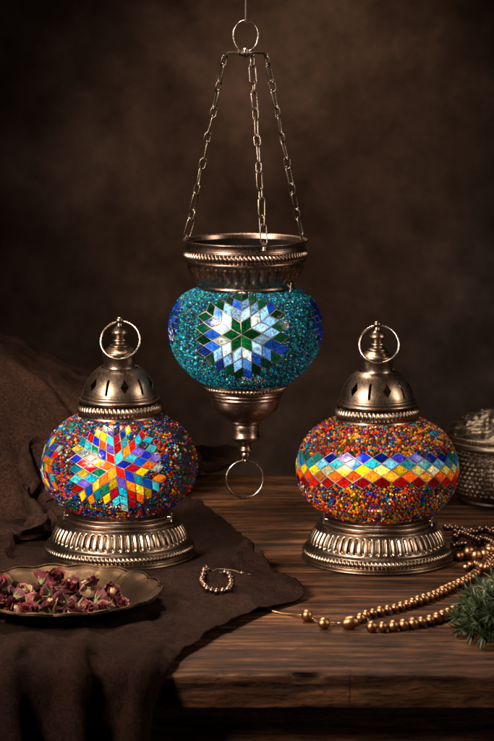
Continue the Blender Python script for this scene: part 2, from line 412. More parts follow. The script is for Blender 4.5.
def build_mosaic(g, tiles, line_px=0.42, hgt=1.1):
    """tiles: list of (theta0, poly in px (X along the equator, Y arc), colour)"""
    vs = []; fs = []; cs = []; lv = []; lf = []
    for th0, poly, col in tiles:
        P = np.array(poly, float); c = P.mean(0)
        jx, jy = np.random.uniform(-0.22, 0.22, 2)
        jit = np.random.uniform(-0.38, 0.38, P.shape)
        def shrink(d):
            L = np.hypot(*(P - c).T)[:, None]; return c + (P - c) * (1 - d * 1.35 / L) + jit
        A = shrink(line_px); Bq = shrink(line_px + 0.55); n = len(P)
        def subdiv(Q, m=2):
            out = []
            for i in range(n):
                for k in range(m): out.append(Q[i] + (Q[(i + 1) % n] - Q[i]) * k / m)
            return np.array(out)
        A2, B2 = subdiv(A), subdiv(Bq); tl = np.random.uniform(-0.28, 0.28, 2)
        def place(Q, off):
            o = off + ((Q - c) @ tl) * 0.09
            p = np.array([g.pos(th0 + q[0] / g.R, q[1], oo)[0] for q, oo in zip(Q, o)]); return p
        k = len(vs); m = len(A2)
        for p in place(A2, 0.15): vs.append(p * PX)
        for p in place(B2, hgt): vs.append(p * PX)
        cc = g.pos(th0 + c[0] / g.R, c[1], hgt + 0.25)[0]; vs.append(cc * PX)
        bri = np.random.choice([0.5, 0.75, 1.0, 1.15, 1.2]); cs += [(col[0] * bri * 0.8, col[1] * bri * 0.8, col[2] * bri * 0.8, 1)] * (2 * m + 1)
        for i in range(m):
            j = (i + 1) % m; fs.append((k + i, k + j, k + m + j, k + m + i)); fs.append((k + m + i, k + m + j, k + 2 * m))
        # fine line frame round the tile
        O = subdiv(c + (P - c) * 1.0); q = len(lv)
        for p in [g.pos(th0 + a[0] / g.R, a[1], 0.55)[0] for a in O]: lv.append(p * PX)
        for p in [g.pos(th0 + a[0] / g.R, a[1], 0.45)[0] for a in A2]: lv.append(p * PX)
        for i in range(m):
            j = (i + 1) % m; lf.append((q + i, q + j, q + m + j, q + m + i))
    a = pyd(vs, fs, 30); setcol(a, cs); return a, pyd(lv, lf, 60)
def put_mosaic(g, tiles, parent, stars):
    for th0 in (sorted(set(t[0] for t in tiles)) if stars else [None]):
        me, ml = build_mosaic(g, [t for t in tiles if th0 is None or t[0] == th0])
        put('star_mosaic' if stars else 'band_mosaic', me, M_tile, parent); put('mosaic_lines', ml, M_silver, parent)
def bead_templates():
    def tri(v, f): 
        t = []
        for q in f:
            for i in range(1, len(q) - 1): t.append((q[0], q[i], q[i + 1]))
        return np.array(v, float), np.array(t)
    v = []; f = []
    for a in (-15, 15, 42, 68):
        for k in range(8): v.append((math.cos(R(a)) * math.cos(k * PI / 4), math.cos(R(a)) * math.sin(k * PI / 4), math.sin(R(a))))
    v.append((0, 0, 1))
    for j in range(3):
        for k in range(8): f.append((j * 8 + k, j * 8 + (k + 1) % 8, (j + 1) * 8 + (k + 1) % 8, (j + 1) * 8 + k))
    for k in range(8): f.append((24 + k, 24 + (k + 1) % 8, 32))
    dome = tri(v, f); v = []; f = []
    for k in range(12):
        for a in (-25, 25, 75, 125, 180): v.append(((0.62 + 0.42 * math.cos(R(a))) * math.cos(k * PI / 6), (0.62 + 0.42 * math.cos(R(a))) * math.sin(k * PI / 6), 0.55 * math.sin(R(a)) + 0.1))
    for k in range(12):
        for j in range(4):
            k2 = (k + 1) % 12; f.append((k * 5 + j, k2 * 5 + j, k2 * 5 + j + 1, k * 5 + j + 1))
    return dome, tri(v, f)
DOME, TORUS = bead_templates()
def build_beads(g, d, tiles, palette, ring_frac, s_lo, s_hi, seed, sparse=False):
    rng = np.random.RandomState(seed); TH = []; S = []
    s = s_lo
    while s < s_hi:
        r = np.interp(s, g.s, g.r); n = max(6, int(2 * PI * r / d)); a0 = rng.rand() * 6
        TH.append(a0 + (np.arange(n) + rng.uniform(-0.3, 0.3, n)) * 2 * PI / n); S.append(s + rng.uniform(-0.28, 0.28, n) * d); s += d * 0.86
    TH = np.concatenate(TH); S = np.concatenate(S); TH = (TH + PI) % (2 * PI) - PI
    keep = np.ones(len(TH), bool)
    for th0, poly, _ in tiles:
        X = ((TH - th0 + PI) % (2 * PI) - PI) * g.R; near = (abs(X - poly[0][0]) < 30) & (abs(S - poly[0][1]) < 30) & keep
        idx = np.where(near)[0]; keep[idx[inside(poly, X[idx], S[idx])]] = False
    if sparse:
        k_ = np.clip((TH - R(38)) / R(22), 0, 1) * (TH < R(150)); keep &= rng.rand(len(TH)) > 0.78 * k_
    TH = TH[keep]; S = S[keep]; n = len(TH)
    p, nn = g.pos(TH, S, 0.1)
    nn = nn + rng.normal(0, 0.22, nn.shape); nn /= np.linalg.norm(nn, axis=1)[:, None]
    up = np.array([0.1, 0.2, 1.0]); t1 = np.cross(up, nn); t1 /= np.linalg.norm(t1, axis=1)[:, None]; t2 = np.cross(nn, t1)
    rad = d * 0.46 * rng.uniform(0.7, 1.22, n); isr = rng.rand(n) < ring_frac
    cols = palette(TH, S, rng, n)
    V = []; T = []; CC = []; base = 0
    for tmpl, sel in ((DOME, ~isr), (TORUS, isr)):
        tv, tf = tmpl; k = int(sel.sum())
        if k == 0: continue
        a = tv[None, :, :] * rad[sel][:, None, None]
        w_ = p[sel][:, None, :] + a[..., 0:1] * t1[sel][:, None, :] + a[..., 1:2] * t2[sel][:, None, :] + a[..., 2:3] * nn[sel][:, None, :]
        V.append(w_.reshape(-1, 3)); T.append((tf[None] + (np.arange(k) * len(tv))[:, None, None] + base).reshape(-1, 3)); base += k * len(tv)
        CC.append(np.repeat(cols[sel], len(tv), 0))
    V = np.concatenate(V) * PX; T = np.concatenate(T); CC = np.concatenate(CC); CC = np.c_[CC, np.ones(len(CC))]
    me = bpy.data.meshes.new('m'); me.vertices.add(len(V)); me.vertices.foreach_set('co', V.ravel().astype(np.float32))
    me.loops.add(T.size); me.loops.foreach_set('vertex_index', T.ravel().astype(np.int32))
    me.polygons.add(len(T)); me.polygons.foreach_set('loop_start', (np.arange(len(T)) * 3).astype(np.int32))
    me.update(calc_edges=True); me.validate(); smooth(me, None); setcol(me, CC); return me
def star(n, a, rows, full, th0, y0, colfn, rot=PI / 2, sy=1.0):
    """n diamonds of small rhombi round a centre"""
    out = []; w_ = 2 * PI / n
    for k in range(n):
        c = rot + k * w_; e1 = np.array([math.cos(c - w_ / 2), math.sin(c - w_ / 2)]) * a; e2 = np.array([math.cos(c + w_ / 2), math.sin(c + w_ / 2)]) * a
        for i in range(rows):
            for j in range(rows):
                if not full and i + j >= rows: continue
                q = [e1 * i + e2 * j, e1 * (i + 1) + e2 * j, e1 * (i + 1) + e2 * (j + 1), e1 * i + e2 * (j + 1)]
                q = [(p[0], p[1] * sy + y0) for p in q]
                out.append((th0, q, colfn(i, j, k)))
    return out

# ------------------------------------------------------------------ cutters for the pierced dome
def pierced(me, cut):
    a = bpy.data.objects.new('tmp_a', me); b = bpy.data.objects.new('tmp_b', cut); C.objects.link(a); C.objects.link(b)
    md = a.modifiers.new('b', 'BOOLEAN'); md.operation = 'DIFFERENCE'; md.object = b; md.solver = 'EXACT'
    dg = bpy.context.evaluated_depsgraph_get(); out = bpy.data.meshes.new_from_object(a.evaluated_get(dg))
    bpy.data.objects.remove(a); bpy.data.objects.remove(b); smooth(out, 32); return out

# ------------------------------------------------------------------ table lamps
def gad(n, amp, z0, z1, power=1.0):
    def f(i, r, z, a):
        if z0 < z < z1:
            e = min(1, (z - z0) / 1.2, (z1 - z) / 1.2); return amp * e * (abs(math.cos(a * n / 2)) ** power - 0.5)
        return 0
    return f
def make_cap():
    out = [(36.5, 0), (40.5, 0.2, 'c'), (41.5, 1.8), (40.8, 3.4, 'c'), (39.6, 4.0)]
    body = spline(out, 4)
    dome_o = spline([(38.6, 14.2), (39.6, 16.0, 'c'), (40.6, 17.2), (40.2, 18.8), (38.8, 19.4, 'c'), (38.6, 21.8), (37.4, 23.0, 'c'), (36.3, 28), (33.6, 34.5), (29.8, 40.5), (25.4, 45.5), (21.2, 48.8), (19.5, 50.0, 'c')], 6)
    dome_i = [(r - 1.3, z - 0.6) for r, z in reversed(dome_o)]
    dome = lathe(dome_o + dome_i + [dome_o[0]], 144)
    bm = bmesh.new(); bm.from_mesh(dome); bmesh.ops.remove_doubles(bm, verts=bm.verts, dist=1e-6); bmesh.ops.recalc_face_normals(bm, faces=bm.faces); bm.to_mesh(dome); bm.free()
    vs = []; fs = []
    def prism(poly, az):
        k = len(vs); n = len(poly); rot = Matrix.Rotation(az, 4, 'Z')
        for y in (-45, -22):
            for (x, z) in poly: vs.append(rot @ Vector((x * (0.75 if y == -22 else 1.15), y, z)) * PX)
        fs.append(tuple(k + i for i in range(n))); fs.append(tuple(k + n + i for i in reversed(range(n))))
        for i in range(n): fs.append((k + i, k + n + i, k + n + (i + 1) % n, k + (i + 1) % n))
    for q in range(6):
        prism([(0, 27.5), (4.4, 34.2), (0, 41.5), (-4.4, 34.2)], R(12 + 60 * q))
        prism([(0.0, 25.5), (1.5, 27), (1.5, 40), (0.0, 42), (-1.5, 40), (-1.5, 27)], R(-18 + 60 * q))
    cut = pyd(vs, fs, None)
    bm = bmesh.new(); bm.from_mesh(cut); bmesh.ops.recalc_face_normals(bm, faces=bm.faces); bm.to_mesh(cut); bm.free()
    dome2 = pierced(dome, cut)
    # raised rims beside each slit
    return lathe(body, 96), dome2
def band(r, z0, z1, n, amp, tilt=0.0, bulge=1.2):
    prof = []; m = 12
    for k in range(m + 1):
        t = k / m; prof.append((r - 1.0 + bulge * math.sin(PI * t), z0 + (z1 - z0) * t))
    def f(i, r_, z, a):
        t = (z - z0) / (z1 - z0); e = max(0.0, math.sin(PI * min(1, max(0, t)))) ** 0.5
        return amp * e * (abs(math.sin((a + tilt * t) * n / 2)) - 0.35)
    return lathe(prof, n * 8, f, ang=80)
CAP_BODY, CAP_DOME = make_cap()
BASE_MESH = lathe(spline([(0, 0.2), (74, 0, 'c'), (76, 0.9), (75.8, 2.4, 'c'), (74.2, 3.0, 'c'), (74.6, 4.2), (73.2, 5.2, 'c'), (72.0, 11.0, 'c'), (72.6, 12.0), (71.2, 13.2, 'c'), (69.0, 14.0, 'c'),
    (68.6, 15), (67.6, 19.5), (65.2, 24.5), (61.8, 29.0), (60.0, 30.8, 'c'), (60.8, 31.8), (59.4, 33.0, 'c'), (57.0, 33.6, 'c'), (58.0, 35.4), (56.4, 37.2, 'c'), (53.0, 37.6, 'c'), (53.6, 39.0), (50, 40.2, 'c'), (44, 41.5), (41, 45), (40, 52), (0, 52)], 6), 58 * 10,
    lambda i, r, z, a: -1.9 * max(0, math.cos(a * 58)) ** 1.5 * min(1, max(0, (z - 15.5) / 1.5)) * min(1, max(0, (29.5 - z) / 2.0)) if 15 < z < 30 else 0, ang=45)
BASE_BAND = band(73.4, 4.8, 11.4, 112, 1.5, 0.03, 1.7)
CAP_BAND = band(41.3, 4.4, 14.0, 62, 1.5, 0.05, 1.6)
NECK = lathe(spline([(20.5, 49.2), (21.6, 50.2, 'c'), (21.6, 51.6), (18.6, 52.6, 'c'), (16.2, 55), (15.6, 60), (16.6, 66), (17.6, 68.5, 'c'), (17.4, 70.6), (14.5, 72.8), (11.2, 75.2, 'c'), (8.0, 76.5)], 5), 80)
FINIAL = lathe(spline([(9.5, 75.6), (9.8, 77.4), (7.0, 78.8, 'c'), (6.0, 80.6), (7.4, 82.4, 'c'), (7.0, 83.6), (5.2, 84.6, 'c'), (5.4, 85.6), (8.2, 88.6), (8.4, 91.0), (6.2, 94.2), (3.4, 96.6), (2.6, 98.6, 'c'), (2.5, 99.6), (3.9, 101.2), (3.9, 103.2), (2.2, 105), (0, 105.6)], 5), 64)
def thumb_screw(parent, az, r, z, m, tip=-0.35):
    root = Matrix.Rotation(az, 4, 'Z')
    a = root @ Vector((r * PX, 0, z * PX)); d = root @ Vector((1, 0, tip)); d.normalize()
    L = tube([a - d * 0.004, a + d * 0.0085], 0.0009, 8)
    s = d.cross(Vector((0, 0, 1))).normalized(); up = Vector((0, 0, 1)); e = a + d * 0.0085
    wing = tube([e + up * 0.0048 - s * 0.001, e + up * 0.0015, e - up * 0.0015, e - up * 0.0048 + s * 0.001], lambda t: 0.0009 + 0.0006 * abs(t - 0.5) * 2, 8)
    put('thumb_screw', join([L, wing]), m, parent)
def globe_glow(parent, z, power, col, fwd):  # added point light, off-centre so the front tiles glow brightest
    l = bpy.data.lights.new('glow_light', 'POINT'); l.energy = power; l.color = col; l.shadow_soft_size = 0.016
    o = bpy.data.objects.new('glow_light', l); C.objects.link(o); o.parent = parent; o.location = (fwd[0] * PX, fwd[1] * PX, z * PX)
def table_lamp(u, vbase, label, gprof, tiles_fn, palette, ring_frac, d, seed, spin, power, light_at, z=0.0):
    dd = F * (H - z) / vbase; k = dd / D0
    root = empty('mosaic_table_lamp', ((u - 247) * dd / F, dd - D0, z)); root.scale = (k, k, k)
    tag(root, label, 'lamp')
    b = put('base', BASE_MESH.copy(), M_bronze, root); b.scale = (1, 1, 1.1); put('beaded_band', BASE_BAND.copy(), M_bronze, b)
    g = Globe(gprof); tiles = tiles_fn(g)
    gl = put('glass_globe', lathe([(max(r - 0.5, 1), z_) for r, z_ in g.P], 128, ang=80), M_shell, root)
    put_mosaic(g, tiles, gl, tiles_fn is star_left)
    s = put('seed_beads', build_beads(g, d, tiles, palette, ring_frac, g.s[0] + 1, g.s[-1] - 1, seed, tiles_fn is star_left), M_seed, gl); s['kind'] = 'stuff'
    ztop = 137.5
    cp = put('cap', CAP_DOME.copy(), M_bronze, root, (0, 0, ztop * PX), (0, 0, spin))
    put('beaded_band', CAP_BAND.copy(), M_bronze, cp); put('collar', CAP_BODY.copy(), M_bronze, cp)
    put('light_baffle', lathe([(0, 4.6), (38.9, 4.6), (38.9, 5.6), (0, 5.6)], 64), M_dark, cp)  # added dark disc, stops the inner light showing through the dome cutouts
    put('neck', NECK.copy(), M_bronze, root, (0, 0, (ztop - 6) * PX))
    put('finial', FINIAL.copy(), M_bronze, root, (0, 0, (ztop - 6) * PX))
    rg = ring_mesh(19.6 * PX, 1.0 * PX, 80)
    tp = (ztop + 96.2) * PX
    o = put('ring_handle', rg, M_ring, root, (1.2 * PX, -18 * PX * 0.5, tp - 18.6 * PX), (math.asin(-0.46), 0, R(-4)))
    thumb_screw(root, R(200), 50, 42, M_ring, 0.15); thumb_screw(root, R(-25), 50, 41.5, M_ring, 0.1)
    globe_glow(root, light_at[2], power, (1, 0.93, 0.82), light_at)
    return root

LIN = lambda s: tuple(x for x in hexc(s))
MULTI = [LIN(h) for h in ('d81e12', 'f2c418', '1257c8', '18a9c9', 'f06a1a', '0f7a58', 'ffe04a', '2030b8', '7a5ccf', 'a80f2c', '49c8d8', 'f4901e')]
def vary(cols, rng, k=0.3): return np.clip(cols * 0.62 * rng.choice([0.25, 0.6, 1.0, 1.1, 1.6], (len(cols), 1)) * rng.uniform(1 - k, 1 + k, (len(cols), 1)) * rng.uniform(0.9, 1.1, cols.shape), 0, 0.95)
def pal_multi(weights):
    keys = [LIN(h) for h in ('c81c10', 'e8541a', 'f0a91c', '1648b0', '1596b8', '108a5a', '6a3fa8', 'e8e0c8', '8a0f22')]
    wts = np.array(weights, float); wts /= wts.sum()
    def f(TH, S, rng, n):
        # clumps of one colour, as a hand laid mosaic has
        base = rng.choice(len(keys), n, p=wts)
        for k in range(130):
            t0, s0, rr, kk = rng.uniform(-PI, PI), rng.uniform(-60, 60), rng.uniform(4, 11), rng.choice(len(keys), p=wts)
            m = (np.hypot(((TH - t0 + PI) % (2 * PI) - PI) * 75, S - s0) < rr) & (rng.rand(n) < 0.6); base[m] = kk
        return vary(np.array(keys)[base], rng)
    return f
rs = random.Random(11); recent = [0, 0, 0, 0, 0]
def star_left(g):
    def cf(i, j, k):
        while True:
            q = rs.choice((0, 1, 2, 3, 4, 5, 6, 7, 8, 9, 10, 11, 3, 10, 12))
            if q not in recent: break
        recent.append(q); recent.pop(0); return (MULTI + [(0.50, 0.62, 0.60)])[q]
    t = star(6, 9.7, 5, False, 0.0, 15, cf, rot=R(7))
    t = [q for q in t if math.hypot(sum(p[0] for p in q[1]) / 4, sum(p[1] for p in q[1]) / 4 - 14) < 34 or rs.random() > 0.12]
    for az in (-76, -152, 165): t += star(6, 8.4, 3, True, R(az), 8, cf)
    return t
def band_right(g):
    rows = [[LIN(h) for h in ('1a2f9a', '4038b0', '2038c0', '7f70c8', '1a7a70')], [LIN(h) for h in ('2aa8b8', '6fb8dc', 'a8dcec', '1c7ab8', '108070')],
            [LIN(h) for h in ('f4d020', 'f8e878', 'e8c020', 'f6f0b8')], [LIN(h) for h in ('f06818', 'f08a20', 'e84a14', 'f4a030')], [LIN(h) for h in ('9a1010', 'c01c14', '7c0c14')]]
    out = []; n = 27; W = 2 * PI / n
    yo = lambda th: 14 - 9 * math.sin(th) ** 2
    for q in range(5):
        for k in range(n):
            th = W * (k + (0.5 if q % 2 else 0)); th = (th + PI) % (2 * PI) - PI
            y0 = (2 - q) * 6.0; hw = W / 2 * g.R
            poly = [(hw, y0 + yo(th + W / 2)), (0, y0 + 6.0 + yo(th)), (-hw, y0 + yo(th - W / 2)), (0, y0 - 6.0 + yo(th))]
            out.append((th, poly, rs.choice(rows[q])))
    return out
GP_L = [(40, 139), (50, 134.5), (62, 125.5), (71, 113.5), (76, 100), (77.5, 87), (75.6, 75.5), (70.5, 65), (62, 55.5), (54, 49.8), (46, 46)][::-1]
GP_R = [(40, 139), (52, 134.5), (65, 126), (74, 114.5), (79, 101), (80.5, 88), (78.5, 75.5), (73, 64.5), (64, 54.5), (55, 48.6), (46, 45)][::-1]
table_lamp(119.5, 554, 'mosaic table lamp with a multicolour star on its globe, standing on the brown cloth', GP_L, star_left, pal_multi([4, 4, 3, 5, 4, 2, 3, 1, 2]), 0.35, 2.7, 1, 0.0, 0.46, (-6, -44, 96), z=0.0042)
table_lamp(377.3, 558, 'mosaic table lamp with a zigzag rainbow band on its globe, standing on bare wood', GP_R, band_right, pal_multi([3, 7, 7, 2.4, 2.2, 1.6, 1.2, 1, 1.6]), 0.35, 2.9, 2, R(2), 0.46, (-10, -46, 96))

# ------------------------------------------------------------------ hanging lantern
YH = 0.02; KH = (D0 + YH) / D0
ZB = 500                                                              # pixel row taken as the zero of its profile
hang = empty('hanging_lantern', at(245.5, ZB, YH)); hang.scale = (KH,) * 3
tag(hang, 'blue and green mosaic candle lantern hanging on three chains from a wire', 'lantern')
def hv(lst): return [((p[0], ZB - p[1]) + tuple(p[2:])) for p in lst]
rim = put('rim_bowl', lathe(spline(hv([(46, 288, ), (48, 287.2, 'c'), (49.2, 285.5), (48.4, 283.6, 'c'), (50, 281), (52.5, 276.5), (56, 270), (58.6, 263.5), (59.4, 261.4, 'c'), (60.8, 260.6), (60.8, 259.2), (59.8, 258.4, 'c'),
    (60.0, 250, 'c'), (61.2, 249), (60.4, 247.4, 'c'), (60.4, 243), (62.4, 241.2, 'c'), (63.2, 240.2), (62.4, 239.2, 'c'), (59.8, 240.4, 'c'), (58.8, 246), (57.6, 262), (50, 280), (40, 283), (0, 284)]), 5), 38 * 14,
    lambda i, r, z, a: (3.2 * (abs(math.cos(a * 18)) - 0.6) * min(1, max(0, (z - (ZB - 279)) / 4)) * min(1, max(0, (ZB - 263.5 - z) / 3)) if r > 49 and ZB - 280 < z < ZB - 263 else 0), ang=42), M_copper, hang)
put('beaded_band', band(61.0, ZB - 258.6, ZB - 249.4, 92, 2.3, 0.03, 1.6), M_copper, rim)
put('bowl_lining', lathe(spline(hv([(59.3, 243.5, 'c'), (57.9, 248), (56.8, 262), (49.2, 279), (40, 281.6), (0, 282.6)]), 5), 96), M_near_black, rim)  # separate near-black sheet just inside the copper bowl
GPH = hv([(46, 288), (55, 291.5), (65, 298), (72, 308), (75.6, 319), (76.3, 329), (75, 341), (70.6, 354), (62.5, 366), (53, 375), (42, 382)])[::-1]
gh = Globe(GPH)
HB = {0: [LIN('0c5a2c'), LIN('0a4a26')], 1: [LIN('dcecf2'), LIN('a8d0ec'), LIN('e8f2ee'), LIN('c0dee6')], 2: [LIN('2a6cd8'), LIN('8cc0ec'), LIN('2060cc'), LIN('5894e0')], 3: [LIN('0c5034'), LIN('0e4a2c'), LIN('1a48a8'), LIN('0a3c22')]}
def hcol(i, j, k): return rs.choice(HB[min(3, i + j)])
def hblue(i, j, k): return rs.choice([LIN('1a3cb0'), LIN('2858c8'), LIN('10308c'), LIN('0c4a5a')])
th_ = star(6, 11.4, 4, False, R(-3), 3, hcol, rot=R(2))
for az in (-78, 78, 180): th_ += star(6, 7.0, 3, False, R(az), 8, hblue)
glh = put('glass_globe', lathe([(max(r - 0.5, 1), z_) for r, z_ in gh.P], 128, ang=80), M_shell, hang)
put_mosaic(gh, th_, glh, True)
hk = [LIN(h) for h in ('0c86a0', '1aa4c4', '0a6884', '0e7a5c', '38c0dc', '0c5298', '0a4862', '1a9a90', 'a4dcec')]
def pal_h(TH, S, rng, n):
    base = rng.choice(len(hk), n, p=np.array([5, 4, 4, 3, 2, 2, 3, 2, 0.5]) / 25.5); return vary(np.array(hk)[base] * 1.45, rng, 0.5)
s = put('seed_beads', build_beads(gh, 1.95, th_, pal_h, 0.0, gh.s[0] + 1, gh.s[-1] - 1, 5), M_seed, glh); s['kind'] = 'stuff'
cup = put('bottom_cup', lathe(spline(hv([(38, 380.5), (41, 381, 'c'), (41.8, 382.4), (41, 383.8, 'c'), (40.2, 389.2, 'c'), (39.6, 390.6), (37.8, 391.6, 'c'), (38.2, 393.2), (37.0, 394.6, 'c'), (35.6, 395.2, 'c'), (36.2, 397.0), (35.0, 398.6, 'c'), (34.6, 401), (32.4, 407), (27, 413.5), (20.5, 418), (15.6, 420.6, 'c'),
    (15.4, 422.6), (13.2, 424, 'c'), (13.6, 427), (13.2, 431), (13.8, 434, 'c'), (14.6, 437), (12.5, 440.2), (8.4, 442.4, 'c'), (6, 444), (5.4, 446.4), (6.8, 449, 'c'), (6.6, 450.6), (4.4, 452.4, 'c'), (5.0, 454.4), (4.6, 457), (2.6, 459.5), (0, 460.6)])[::-1], 5), 96), M_copper, hang)
put('beaded_band', band(41.0, ZB - 389, ZB - 384, 66, 1.1, 0.03, 1.4), M_copper, cup)
put('pull_ring', ring_mesh(18.6 * PX, 0.95 * PX, 80), M_ring, hang, (-0.8 * PX, 0, (ZB - 479) * PX), (0, 0, R(6)))
put('ring_eye', ring_mesh(2.6 * PX, 0.7 * PX, 24), M_ring, hang, (-0.4 * PX, 0, (ZB - 460.6) * PX), (0, 0, R(90)))
thumb_screw(hang, R(-38), 50, ZB - 280, M_ring, -0.5)
globe_glow(hang, ZB - 322, 0.36, (1, 0.97, 0.92), (-6, -44, 0))
# top plate, ring, wire
pl_z = (ZB - 54) * PX; arms = [(-20, 4), (20, 5), (6.5, -17)]; bots = [(R(166), 61.3), (R(22), 61.3), (R(-73), 61.5)]
plate_parts = [lathe([(0, -5), (1.8, -4.6), (2.2, -2.4), (6.5, -1.6), (7.6, 0), (6.8, 1.4), (3.2, 2.2), (3.0, 4.8), (1.8, 5.8), (0, 6)], 32)]
for (ax, ay) in arms:
    plate_parts.append(tube([(0, 0, 0), (ax * PX * 0.5, ay * PX * 0.5, 0.0012), (ax * PX * 0.9, ay * PX * 0.9, 0.0006), (ax * PX, ay * PX, -0.0012)], 1.3 * PX, 8))
pm = join(plate_parts); put('top_plate', pm, M_steel, hang, (0, 0, pl_z))
put('top_ring', ring_mesh(1 * PX, 0.95 * PX, 72, 12.6, 15.6), M_ring, hang, (0, 0, (ZB - 36.5) * PX), (0, 0, R(10)))
put('suspension_wire', tube([(0, 0, (ZB - 22) * PX), (0.0004, 0, (ZB + 10) * PX), (0, 0, (ZB + 110) * PX)], 0.75 * PX, 8), M_steel, hang)
def link_mesh(L, W, r):
    pts = []; h = (L - W) / 2
    for k in range(9): a = PI * k / 8; pts.append((W / 2 * math.cos(a), 0, h + W / 2 * math.sin(a)))
    for k in range(9): a = PI + PI * k / 8; pts.append((W / 2 * math.cos(a), 0, -h + W / 2 * math.sin(a)))
    return tube([Vector(p) * PX for p in pts], r * PX, 7, True)
LONG = link_mesh(21, 7.2, 0.75); SHORT = link_mesh(11.5, 6.2, 0.75)
LONG.materials.append(M_steel); SHORT.materials.append(M_steel)
rc = random.Random(3)
for ci, ((ax, ay), (ba, br)) in enumerate(zip(arms, bots)):
    A = Vector((ax * PX, ay * PX, pl_z)); Bp = Vector((br * math.cos(ba) * PX, br * math.sin(ba) * PX, (ZB - 240.5) * PX))
    T = (Bp - A); L = T.length / PX; T.normalize()
    hook, hook2 = (tube([A + Vector((0, 0, 0.0018)), A + Vector((0.0022, -0.0006, 0)), A + T * 0.006, A + Vector((-0.0022, 0.0006, 0))], 0.8 * PX, 7, True),
                 tube([Bp + Vector((0, 0, -0.003)), Bp + Vector((0.0022, 0, -0.0005)), Bp - T * 0.0055, Bp + Vector((-0.0022, 0, -0.0005))], 0.8 * PX, 7, True))
    put('lug', tube([Bp + Vector((0, 0, -0.0045)), Bp + Vector((0, 0, -0.002)), Bp + Vector((0, 0, 0.0002))], lambda t: (2.2 - 0.9 * t) * PX, 10), M_copper, rim).parent = hang; ch = put('chain', hook, M_steel, hang); put('hook', hook2, M_steel, ch)
    seq = []; tot = 3.2; q = 0
    while tot < L - 3:
        kind = 'L' if q % 2 else 'S'; ln = (21 if kind == 'L' else 11.5) - 2.5; seq.append((kind, ln)); tot += ln; q += 1
    f = (L - 5.5) / sum(s_[1] for s_ in seq); pos = 2.8; rot = rc.uniform(0, 3)
    side = T.cross(Vector((0, 1, 0))).normalized()
    for kind, ln in seq:
        m_ = LONG if kind == 'L' else SHORT; c = A + T * (pos + ln * f / 2) * PX + side * rc.uniform(-0.5, 0.5) * PX; pos += ln * f
        o = put('link', m_, None, ch); o.location = c
        qd = T.to_track_quat('Z', 'Y'); wob = Euler((R(rc.uniform(-5, 5)), R(rc.uniform(-5, 5)), rot)).to_quaternion()
        o.rotation_mode = 'QUATERNION'; o.rotation_quaternion = qd @ wob; o.scale = (1, 1, f); rot += PI / 2 + rc.uniform(-0.5, 0.5)

# ------------------------------------------------------------------ embossed box behind the right lamp
dB = F * H / 500; kb = dB / F
box = empty('lidded_box', ((505 - 247) * kb, dB - D0, 0.0)); tag(box, 'round embossed metal box with domed lid behind the banded lamp', 'box')
def vor(x, y, sc):
    d, _ = noise.voronoi(Vector((x * sc, y * sc, 0))); return d[1] - d[0]
def box_mod(lo, hi, amp):
    def f(i, r, z, a):
        if lo < z < hi and r > 20:
            e = min(1, (z - lo) / 2, (hi - z) / 2); q = int(math.floor(z / 4.4)); aa = a * 52 + (q % 2) * PI
            return amp * e * (abs(math.cos(aa / 2)) * abs(math.sin(PI * z / 4.4)) + 0.35 * noise.noise(Vector((a * 9, z * 0.3, 2))))
        return 0
    return f
prof = [(0, 0.2)] + spline([(40, 0, 'c'), (44, 1), (44, 4, 'c'), (47, 7), (51, 16), (52.6, 28), (52, 42), (51, 50), (49.5, 55, 'c')], 10) + [(47, 55), (46, 30), (0, 20)]
put('body', lathe(prof, 52 * 6, box_mod(7, 54, 2.2), scale=kb, ang=60), M_box, box)
lid = spline([(54, 55.5, 'c'), (58, 56), (59.5, 58.5), (59, 61.5, 'c'), (57.5, 62.5), (58, 66), (56.5, 68, 'c'), (55.5, 70), (50, 76), (42, 82), (30, 86.5), (18, 89), (8, 90)], 8) + [(0, 90.2)]
def lid_mod(i, r, z, a):
    if z > 69 and r > 8:
        return 0.0
    if 62.5 < z < 67: return 0.5 * math.cos(a * 90)
    return 0
lidm = lathe(lid, 300, lid_mod, scale=kb, ang=60)
for v in lidm.vertices:                                               # embossed scrolls on the dome of the lid
    z = v.co.z / kb; r = math.hypot(v.co.x, v.co.y) / kb
    if z > 69.5 and r > 5:
        a = math.atan2(v.co.y, v.co.x); s_ = math.sin(a * 11 + r * 0.22) * math.sin(r * 0.42 + math.cos(a * 11) * 1.1)
        v.co.z += (1.5 * s_ + 0.8 * noise.noise(Vector((v.co.x, v.co.y, 0)) * 190)) * kb; v.co.xy *= 1 + 0.012 * s_
lo = put('lid', lidm, M_box, box)
put('knob', lathe(spline([(0, 89), (7, 89.5, 'c'), (4, 92), (3.4, 94), (7, 98), (6.2, 102), (0, 104)], 5), 40, scale=kb), M_box, lo)
put('rim_band', band(50.5, 50.5, 55, 90, 1.0), M_box, box).scale = (kb / PX,) * 3

# ------------------------------------------------------------------ cloths
LAMP_L = (-0.1395, 0.015); PLATE = (-0.186, -0.245)
